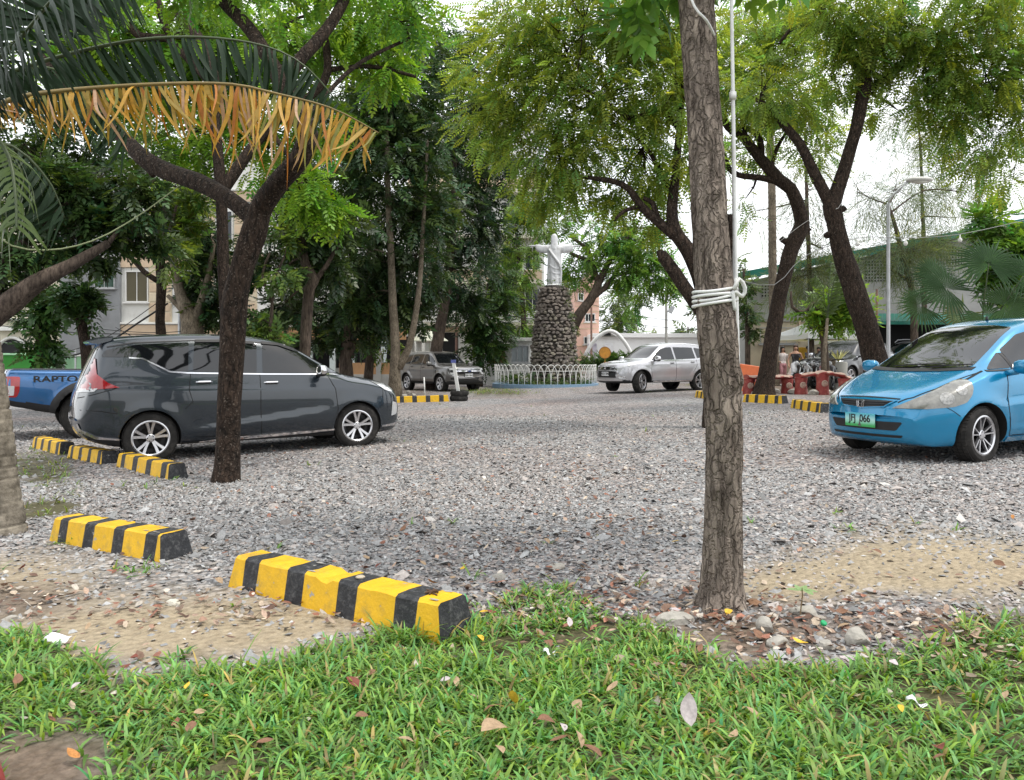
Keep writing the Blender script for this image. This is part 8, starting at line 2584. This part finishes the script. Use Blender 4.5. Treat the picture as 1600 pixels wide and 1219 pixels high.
# orange plastic barrier
g = Gd(1170, 27)
ob = thing('plastic_barrier', 'orange plastic road barrier leaning by the red bench', 'barrier', g, .15)
b = MB(); b.add([(-.42, -.22, 0), (.42, -.22, 0), (.42, .22, 0), (-.42, .22, 0), (-.36, -.16, .25), (.36, -.16, .25), (.36, .16, .25), (-.36, .16, .25), (-.36, -.09, .95), (.36, -.09, .85), (.36, .09, .85), (-.36, .09, .95)], [(3, 2, 1, 0), (0, 1, 5, 4), (1, 2, 6, 5), (2, 3, 7, 6), (3, 0, 4, 7), (4, 5, 9, 8), (5, 6, 10, 9), (6, 7, 11, 10), (7, 4, 8, 11), (8, 9, 10, 11)])
b.build('shell', mat('barrier_orange', (.62, .14, .04), .5, var=.1), ob, bevel=.02)
b = MB(); b.box((.1, -.145, .42), (.14, .02, .16)); b.build('drain_plug', mat('plug_blue', (.05, .10, .35), .5), ob)
# stones edging the raised bed under the trees
for k, (px_, py_, w_) in enumerate(((1165, 614, 9), (1176, 616, 11), (1213, 613, 12), (1226, 611, 10), (1240, 615, 16), (1256, 612, 12), (1272, 617, 18), (1290, 613, 14), (1180, 609, 8), (1302, 618, 13), (1250, 607, 9), (1268, 606, 8), (618, 617, 12), (632, 620, 10), (646, 619, 9), (638, 614, 8))):
    lab = ('mossy stone edging the bed by the crooked trunk', 'pale stone at the foot of slim double stemmed tree')[k > 11]
    p = G(px_, py_)
    o = rock(px_, py_, w_ * 1.2, lab, .6, 100 + k, ROCK)
    o['group'] = ('stones edging the raised bed', 'stones round the slim tree')[k > 11]

# ---------------------------------------------------------------- people
SKIN = mat('skin', (0.42, 0.24, 0.16), .55, spec=.4)
SKIN2 = mat('skin_tan', (0.22, 0.12, 0.08), .55, spec=.4)
HAIR = mat('hair_dark', (0.010, 0.008, 0.007), .45)
HAIRB = mat('hair_brown', (0.055, 0.025, 0.014), .45)
def person(label, loc, rotz, H, J, mats_, zone, hair_m, hair='long', seed=0):
    """J: joint positions for a 1.6 m figure (x across, y back, z up); facing -y"""
    root = thing('person', label, 'person', loc, rotz)
    s = H / 1.6
    V3 = lambda q: Vector(q) * s
    b = MB()
    e = lambda z_, rx, ry, dx=0, dy=0: (V3((dx, dy, z_)), V3((rx, 0, 0)), V3((0, ry, 0)))
    tx = J.get('lean', 0)
    ell_loft(b, [e(.78, .145, .11), e(.86, .165, .125), e(.95, .14, .105), e(1.02, .125, .095), e(1.12, .14, .10), e(1.22, .155, .11), e(1.30, .165, .095), e(1.35, .12, .075), e(1.39, .05, .05), e(1.45, .048, .05)], 22)
    hd_ = J.get('head', (0, 0))
    ell_loft(b, [e(1.40, .035, .045, hd_[0], -.01 + hd_[1]), e(1.43, .05, .07, hd_[0], -.02 + hd_[1]), e(1.47, .066, .085, hd_[0], -.012 + hd_[1]), e(1.52, .074, .09, hd_[0], hd_[1]), e(1.57, .066, .082, hd_[0], .005 + hd_[1]), e(1.60, .035, .045, hd_[0], .005 + hd_[1])], 18)
    b.tube([V3((hd_[0], -.09 + hd_[1], 1.525)), V3((hd_[0], -.108 + hd_[1], 1.488)), V3((hd_[0], -.085 + hd_[1], 1.475))], [.008 * s, .014 * s, .008 * s], 8)   # nose
    for sd_ in (-1, 1):
        b.tube([V3((hd_[0] + sd_ * .072, .005 + hd_[1], 1.535)), V3((hd_[0] + sd_ * .078, .012 + hd_[1], 1.495))], [.014 * s, .010 * s], 8)
        side = 'r' if sd_ < 0 else 'l'
        sh = (sd_ * .165, 0, 1.30)
        el, wr = J['elbow_' + side], J['wrist_' + side]
        b.tube([p for p, _ in spline([(V3(sh), 1), (V3(el), 1), (V3(wr), 1)], .05)], [q * s for q in np.interp(np.linspace(0, 1, len(spline([(V3(sh), 1), (V3(el), 1), (V3(wr), 1)], .05))), [0, .2, .5, .6, 1], [.052, .047, .037, .037, .024])], 12)
        hdv = (Vector(wr) - Vector(el)).normalized()
        w0 = Vector(wr)
        acr = hdv.cross(Vector((0, 1, 0))).normalized()
        b.tube([V3(w0), V3(w0 + hdv * .05), V3(w0 + hdv * .09)], [.024 * s, .034 * s, .03 * s], 10)
        for q in range(4):
            oo = Vector((0, 1, 0)) * (q - 1.5) * .017
            b.tube([V3(w0 + hdv * .08 + oo), V3(w0 + hdv * .125 + oo), V3(w0 + hdv * (.15 + .01 * (q in (1, 2))) + oo + acr * .015)], [.010 * s, .009 * s, .008 * s], 6)
        b.tube([V3(w0 + hdv * .03 + Vector((0, -.025, 0))), V3(w0 + hdv * .075 + Vector((0, -.05, 0)))], [.011 * s, .009 * s], 6)
        hp_, kn, an2 = (sd_ * .085, 0, .84), J['knee_' + side], J['ankle_' + side]
        pts = [p for p, _ in spline([(V3(hp_), 1), (V3(kn), 1), (V3(an2), 1)], .06)]
        wide = J.get('wide', 1.0)
        b.tube(pts, [q * s * wide for q in np.interp(np.linspace(0, 1, len(pts)), [0, .25, .5, .7, 1], [.098, .092, .066, .062, .042 * (1.2 if wide > 1 else 1)])], 16)
        a_ = Vector(an2)
        b.tube([V3(a_ + Vector((0, .04, -.045))), V3(a_ + Vector((0, -.06, -.05))), V3(a_ + Vector((0, -.17, -.06)))], [.04 * s, .042 * s, .028 * s], 10)
    me = voxel_join(b, .016, 3, mats_)
    for p_ in me.polygons:
        c_ = p_.center / s
        p_.material_index = zone(c_)
    add_obj('body', me, root)
    hb_ = MB()
    hx, hy = hd_
    if hair == 'long':
        ell_loft(hb_, [e(1.26, .07, .03, hx, .085 + hy), e(1.36, .085, .045, hx, .075 + hy), e(1.45, .085, .07, hx, .05 + hy), e(1.53, .096, .10, hx, .028 + hy), e(1.575, .092, .10, hx, .0 + hy), e(1.61, .075, .085, hx, -.004 + hy), e(1.64, .035, .045, hx, .0 + hy)], 18)
        for sd_ in (-1, 1):
            hb_.tube([V3((hx + sd_ * .07, -.02 + hy, 1.56)), V3((hx + sd_ * .082, -.005 + hy, 1.46)), V3((hx + sd_ * .085, -.02 + hy, 1.34)), V3((hx + sd_ * .08, -.04 + hy, 1.25))], [.02 * s, .024 * s, .024 * s, .012 * s], 8)
    else:
        ell_loft(hb_, [e(1.50, .07, .05, hx, .045 + hy), e(1.55, .09, .095, hx, .02 + hy), e(1.58, .088, .096, hx, .0 + hy), e(1.61, .072, .08, hx, .0 + hy), e(1.64, .03, .04, hx, .0 + hy)], 16)
    hm_ = voxel_join(hb_, .014, 2, [hair_m])
    add_obj('hair', hm_, root)
    fc = MB()
    for sd_ in (-1, 1):
        fc2 = MB(); fc2.lathe([(.010 * s, 0), (.007 * s, .004 * s), (.001, .005 * s)], 8, V3((hx + sd_ * .028, -.084 + hy, 1.53)), 'Y'); fc2.build('eye', INKB, root)
    fc.box(V3((hx, -.088 + hy, 1.455)), (.04 * s, .012 * s, .009 * s)); fc.build('mouth', mat('lips', (.30, .09, .08), .5) if 'lips' not in MATS else MATS['lips'], root)
    return root
W1 = [SKIN, mat('top_white_print', (.62, .56, .54), .8, var=.45, vscale=22), mat('trousers_pink', (.50, .24, .26), .8, var=.12), mat('shoe_pale', (.6, .58, .55), .6)]
def z1(c_):
    if c_.z < .09: return 3
    if c_.z < .93 and abs(c_.x) < .23: return 2
    if c_.z < 1.345 and (abs(c_.x) < .20 or c_.z > 1.08) and c_.z > .88: return 1
    return 0
PDp = 31
g = Gd(1223, PDp)
person('person in white patterned top and pink trousers walking beside the bench', g, R(10), 1.56, dict(elbow_r=(-.24, .03, 1.05), wrist_r=(-.20, -.16, .98), elbow_l=(.25, .02, 1.05), wrist_l=(.27, -.05, .80), knee_r=(-.09, -.04, .46), ankle_r=(-.09, .05, .075), knee_l=(.10, .02, .46), ankle_l=(.10, -.08, .075)), W1, z1, HAIR)
b = MB(); ell_loft(b, [((0, 0, 0), (.10, 0, 0), (0, .05, 0)), ((0, 0, .08), (.15, 0, 0), (0, .08, 0)), ((0, 0, .22), (.12, 0, 0), (0, .06, 0)), ((0, 0, .34), (.04, 0, 0), (0, .02, 0)), ((0, 0, .44), (.015, 0, 0), (0, .01, 0))], 14, lambda t, i: .1 * math.sin(5 * t + i))
tag(b.build('plastic_bag', mat('bag_white', (.72, .66, .66), .4, trans=.2), None, smooth=True, loc=g + Vector((.29, -.05, .28))), 'white plastic bag held by the person in pink trousers', 'bag')
W2 = [SKIN, mat('top_black', (.016, .014, .016), .7), mat('trousers_white', (.70, .71, .73), .75, var=.05), mat('shoe_white', (.65, .64, .62), .6)]
def z2(c_):
    if c_.z < .08: return 3
    if c_.z < .97 and abs(c_.x) < .22: return 2
    if .97 <= c_.z < 1.27 and abs(c_.x) < .175: return 1
    return 0
g = Gd(1243, PDp - .4)
person('person in black sleeveless top and white trousers walking', g, R(-12), 1.60, dict(elbow_r=(-.26, .02, 1.05), wrist_r=(-.27, -.10, .84), elbow_l=(.27, .03, 1.05), wrist_l=(.36, -.06, .84), knee_r=(-.09, -.10, .47), ankle_r=(-.09, -.06, .075), knee_l=(.09, .04, .46), ankle_l=(.09, .16, .09), wide=1.12, head=(.01, 0)), W2, z2, HAIRB)
b = MB(); b.add([(-.16, -.05, 0), (.16, -.05, 0), (.16, .05, 0), (-.16, .05, 0), (-.13, -.03, .28), (.13, -.03, .28), (.13, .03, .28), (-.13, .03, .28)], [(3, 2, 1, 0), (4, 5, 6, 7), (0, 1, 5, 4), (1, 2, 6, 5), (2, 3, 7, 6), (3, 0, 4, 7)])
b.tube([(-.09, 0, .27), (-.05, 0, .42), (.05, 0, .42), (.09, 0, .27)], .012, 6)
bo = b.build('tote_bag', mat('bag_yellow', (.62, .52, .10), .6, var=.1), None, bevel=.012, loc=g + Vector((.42, -.12, .32)), rot=(0, .25, 0))
tag(bo, 'yellow tote bag held by the person in white trousers', 'bag')
W3 = [SKIN2, mat('shirt_dark', (.02, .02, .024), .8), mat('shorts_dark', (.04, .045, .06), .8), mat('shoe_dark', (.02, .02, .02), .6)]
def z3(c_):
    if c_.z < .07: return 3
    if .5 < c_.z < .95 and abs(c_.x) < .2: return 2
    if .93 <= c_.z < 1.35 and (abs(c_.x) < .18 or c_.z > 1.15): return 1
    return 0
ST = dict(elbow_r=(-.23, .02, 1.04), wrist_r=(-.14, -.16, .98), elbow_l=(.23, .02, 1.04), wrist_l=(.14, -.16, .98), knee_r=(-.09, 0, .46), ankle_r=(-.09, 0, .075), knee_l=(.09, 0, .46), ankle_l=(.09, 0, .075))
W4 = [SKIN2, mat('shirt_brown', (.25, .10, .06), .8), W3[2], W3[3]]
person('bare armed person in brown standing beside the yellow locker', Gd(1263, 35), R(60), 1.62, ST, W4, z3, HAIR, 'short')
person('person in dark shirt standing among the motorcycles', Gd(1286, 33), R(20), 1.68, ST, W3, z3, HAIR, 'short')
person('person with dark hair half hidden behind the parked motorcycles', Gd(1279, 33.6), R(-30), 1.52, ST, W3, z3, HAIR, 'short')
# yellow locker
g = Gd(1254, 36.5)
lk = thing('locker', 'yellow metal locker under the white canopy tent', 'locker', g)
b = MB(); b.box((0, .2, .85), (.62, .4, 1.5)); b.build('cabinet', mat('locker_yellow', (.58, .34, .02), .5, var=.08), lk, bevel=.015)
for s in (-1, 1):
    b = MB(); b.box((s * .155, -.012, .86), (.29, .02, 1.4)); dr_ = b.build('door', MATS['locker_yellow'], lk, bevel=.006)
    b = MB(); b.box((s * .04, -.032, .9), (.02, .03, .12)); b.build('handle', PLAST, dr_)
for s in (-1, 1):
    b = MB(); b.box((s * .25, .2, .05), (.06, .3, .12)); b.build('leg', PLAST, lk)

# white canopy tents
def tent(label, px_, d, wx, wy, eave, apex, rz):
    g = Gd(px_, d)
    t = thing('canopy_tent', label, 'tent', g, rz, 'white canopy tents')
    b = MB()
    n = 8
    pr_ = []
    V = [(-wx / 2, -wy / 2, eave), (wx / 2, -wy / 2, eave), (wx / 2, wy / 2, eave), (-wx / 2, wy / 2, eave)]
    for k in range(4):
        p0, p1 = Vector(V[k]), Vector(V[(k + 1) % 4])
        row = []
        for i in range(n + 1):
            t_ = i / n
            e_ = p0.lerp(p1, t_) - Vector((0, 0, .05 * math.sin(math.pi * t_)))
            row.append(e_)
        base_i = len(b.v)
        vs, fs = [], []
        for lv in range(5):
            q = lv / 4
            for e_ in row:
                p_ = e_.lerp(Vector((0, 0, apex)), q); p_.z -= .10 * math.sin(math.pi * q)
                vs.append(p_)
        for lv in range(4):
            for i in range(n):
                a = lv * (n + 1) + i
                fs.append((a, a + 1, a + n + 2, a + n + 1))
        b.add(vs, fs)
        b.add([e_ for e_ in row] + [e_ - Vector((0, 0, .22)) for e_ in row], [(i + 1, i, n + 1 + i, n + 2 + i) for i in range(n)])
    o_ = b.build('canopy', mat('tent_white', (.76, .78, .80), .6, trans=.2) if 'tent_white' not in MATS else MATS['tent_white'], t)
    for (x_, y_, z_) in V:
        q = MB(); q.tube([(x_ * .98, y_ * .98, 0), (x_ * .98, y_ * .98, z_)], .025, 8); q.build('pole', STEEL, t)
    return t
tent('large white canopy tent above yellow locker and motorcycles', 1276, 35, 2.9, 2.9, 2.15, 2.95, R(14))
tent('white canopy tent partly behind the bright green bush', 1318, 38, 2.6, 2.6, 2.0, 2.7, R(-10))
b = MB()
g = Gd(1290, 34.2)
b.lathe([(.95, 1.9), (.6, 2.06), (.05, 2.2)], 10, c=(0, 0, 0)); b.tube([(0, 0, 0), (0, 0, 2.2)], .03, 6)
tag(b.build('market_umbrella', mat('umbrella_olive', (.30, .33, .28), .8), None, loc=g), 'faded grey green umbrella above the motorcycles', 'umbrella')

# ---------------------------------------------------------------- motorcycles
def motorcycle(pm):
    root = thing('motorcycle', 'x', 'motorcycle', (0, 0, 0))
    for x_ in (-.62, .62):
        w_ = add_obj('wheel', None, root, (x_, 0, .28))
        b = MB(); b.lathe([(.20, -.045), (.26, -.05), (.285, -.02), (.285, .02), (.26, .05), (.20, .045)], 28, axis='Y', close=True); b.build('tyre', RUB, w_, smooth=True, sharp=40)
        b = MB(); b.lathe([(.17, -.035), (.20, -.04), (.20, .04), (.17, .035)], 28, axis='Y', close=True)
        b.lathe([(.01, -.05), (.05, -.05), (.05, .05), (.01, .05)], 12, axis='Y')
        for k in range(5):
            a = k * 1.2566; b.bar((.04 * math.cos(a), 0, .04 * math.sin(a)), (.18 * math.cos(a), 0, .18 * math.sin(a)), .02)
        b.build('rim', ALLOYD, w_, smooth=True, sharp=40)
        b = MB()
        vs, fs = [], []
        for k in range(9):
            a = R(25 + 130 * k / 8)
            for yy in (-.06, .06):
                vs.append((.315 * math.cos(a), yy, .315 * math.sin(a)))
        fs = [(2 * k, 2 * k + 1, 2 * k + 3, 2 * k + 2) for k in range(8)]
        b.add(vs, fs); b.build('fender', pm, w_, smooth=True)
    b = MB()
    ell_loft(b, [((.50, 0, .78), (0, .06, 0), (.02, 0, .10)), ((.42, 0, .68), (0, .15, 0), (.03, 0, .18)), ((.30, 0, .55), (0, .14, 0), (.02, 0, .16)), ((.10, 0, .45), (0, .13, 0), (0, 0, .13)), ((-.15, 0, .50), (0, .14, 0), (0, 0, .15)), ((-.45, 0, .62), (0, .13, 0), (0, 0, .13)), ((-.78, 0, .72), (0, .06, 0), (0, 0, .06))], 16); b.build('fairing', pm, root, smooth=True)
    b = MB(); ell_loft(b, [((.10, 0, .70), (0, .09, 0), (0, 0, .04)), ((-.05, 0, .74), (0, .14, 0), (0, 0, .05)), ((-.35, 0, .77), (0, .14, 0), (0, 0, .05)), ((-.70, 0, .83), (0, .10, 0), (0, 0, .04))], 14); b.build('seat', PLAST, root, smooth=True)
    b = MB(); b.tube([(.36, -.34, 1.0), (.42, -.18, 1.02), (.46, 0, .98), (.42, .18, 1.02), (.36, .34, 1.0)], .016, 8)
    for s in (-1, 1):
        b.tube([(.36, s * .34, 1.0), (.33, s * .43, .99)], .022, 8); 
    hbp = b.build('handlebar', PLAST, root, smooth=True)
    for s in (-1, 1):
        b = MB(); b.tube([(.40, s * .24, 1.02), (.38, s * .30, 1.17)], .008, 6); b.lathe([(.055, -.012), (.06, 0), (.05, .012)], 12, (.38, s * .31, 1.20), 'Y'); b.build('mirror', PLAST, hbp)
    b = MB(); b.lathe([(.01, -.05), (.07, -.03), (.085, .03), (.06, .06)], 14, axis='Y'); b.build('headlight', CLEAR, root, smooth=True, loc=(.52, 0, .90), rot=(0, 0, R(-90)))
    b = MB()
    for s in (-1, 1):
        b.tube([(.44, s * .08, .80), (.62, s * .08, .28)], .022, 8)
        b.tube([(-.25, s * .10, .40), (-.62, s * .10, .28)], .02, 8)
    b.build('fork', STEEL, root, smooth=True)
    b = MB(); b.tube([(.05, -.14, .28), (-.3, -.17, .27), (-.75, -.18, .36)], [.02, .04, .045], 10); b.build('exhaust', CHROME, root, smooth=True)
    b = MB(); b.box((0, 0, .33), (.34, .24, .22)); b.build('engine', ALLOYD, root, bevel=.03)
    b = MB(); b.tube([(-.05, .12, .25), (-.12, .22, .02)], .012, 6); b.build('kickstand', STEEL, root)
    return root
MOT = [('black', (0.012, 0.012, 0.014), 'black motorcycle parked first in the row nearest the walking people'), ('white', (.55, .55, .56), 'white fairing motorcycle parked among the black ones'), ('black', None, 'black motorcycle parked between white and pink ones'), ('pink', (.50, .26, .28), 'pink motorcycle parked near the charcoal SUV'), ('grey', (.10, .10, .11), 'grey motorcycle parked against the charcoal SUV')]
mp_ = {}
for k, (nm, c_, lab) in enumerate(MOT):
    if nm not in mp_:
        mp_[nm] = motorcycle(paint('moto_' + nm, c_, .2, .3))
        o = mp_[nm]
    else:
        o = copy_tree(mp_[nm])
    o['label'] = lab
    o['group'] = 'motorcycles parked by the tents'
    o.location = Gd(1266 + k * 10.5, 28.2 - k * .35)
    o.rotation_euler = (R(7), 0, R(205 + k * 7))
# leaning plank
b = MB(); g = Gd(1293, 26.5)
b.box((0, 0, .55), (.40, .05, 1.1), M=Matrix.Rotation(.16, 3, 'Y'))
tag(b.build('plank', BARK_PALE, None, loc=g), 'weathered brown board leaning beside the motorcycles', 'board')
# pale bromeliad in front of the tent
g = Gd(1310, 27)
br = thing('spiky_plant', 'pale yellow spiky plant behind the charcoal SUV hood', 'plant', g)
b = MB(); b.lathe([(.22, 0), (.28, .3), (.30, .9), (.26, .95)], 14); b.build('pot', W_CONC, br, smooth=True, sharp=40)
SPK = mat('spike_leaf', (.46, .46, .24), .5, trans=.2)
for k in range(14):
    a = k * 2.4; L = .55
    b = MB(); dx_, dy_ = math.cos(a), math.sin(a)
    b.add([(-dy_ * .02, dx_ * .02, .95), (dy_ * .02, -dx_ * .02, .95), (dx_ * .22 + dy_ * .035, dy_ * .22 - dx_ * .035, 1.2), (dx_ * .22 - dy_ * .035, dy_ * .22 + dx_ * .035, 1.2), (dx_ * .42, dy_ * .42, 1.38)], [(0, 1, 2, 3), (3, 2, 4)])
    b.build('leaf', SPK, br)
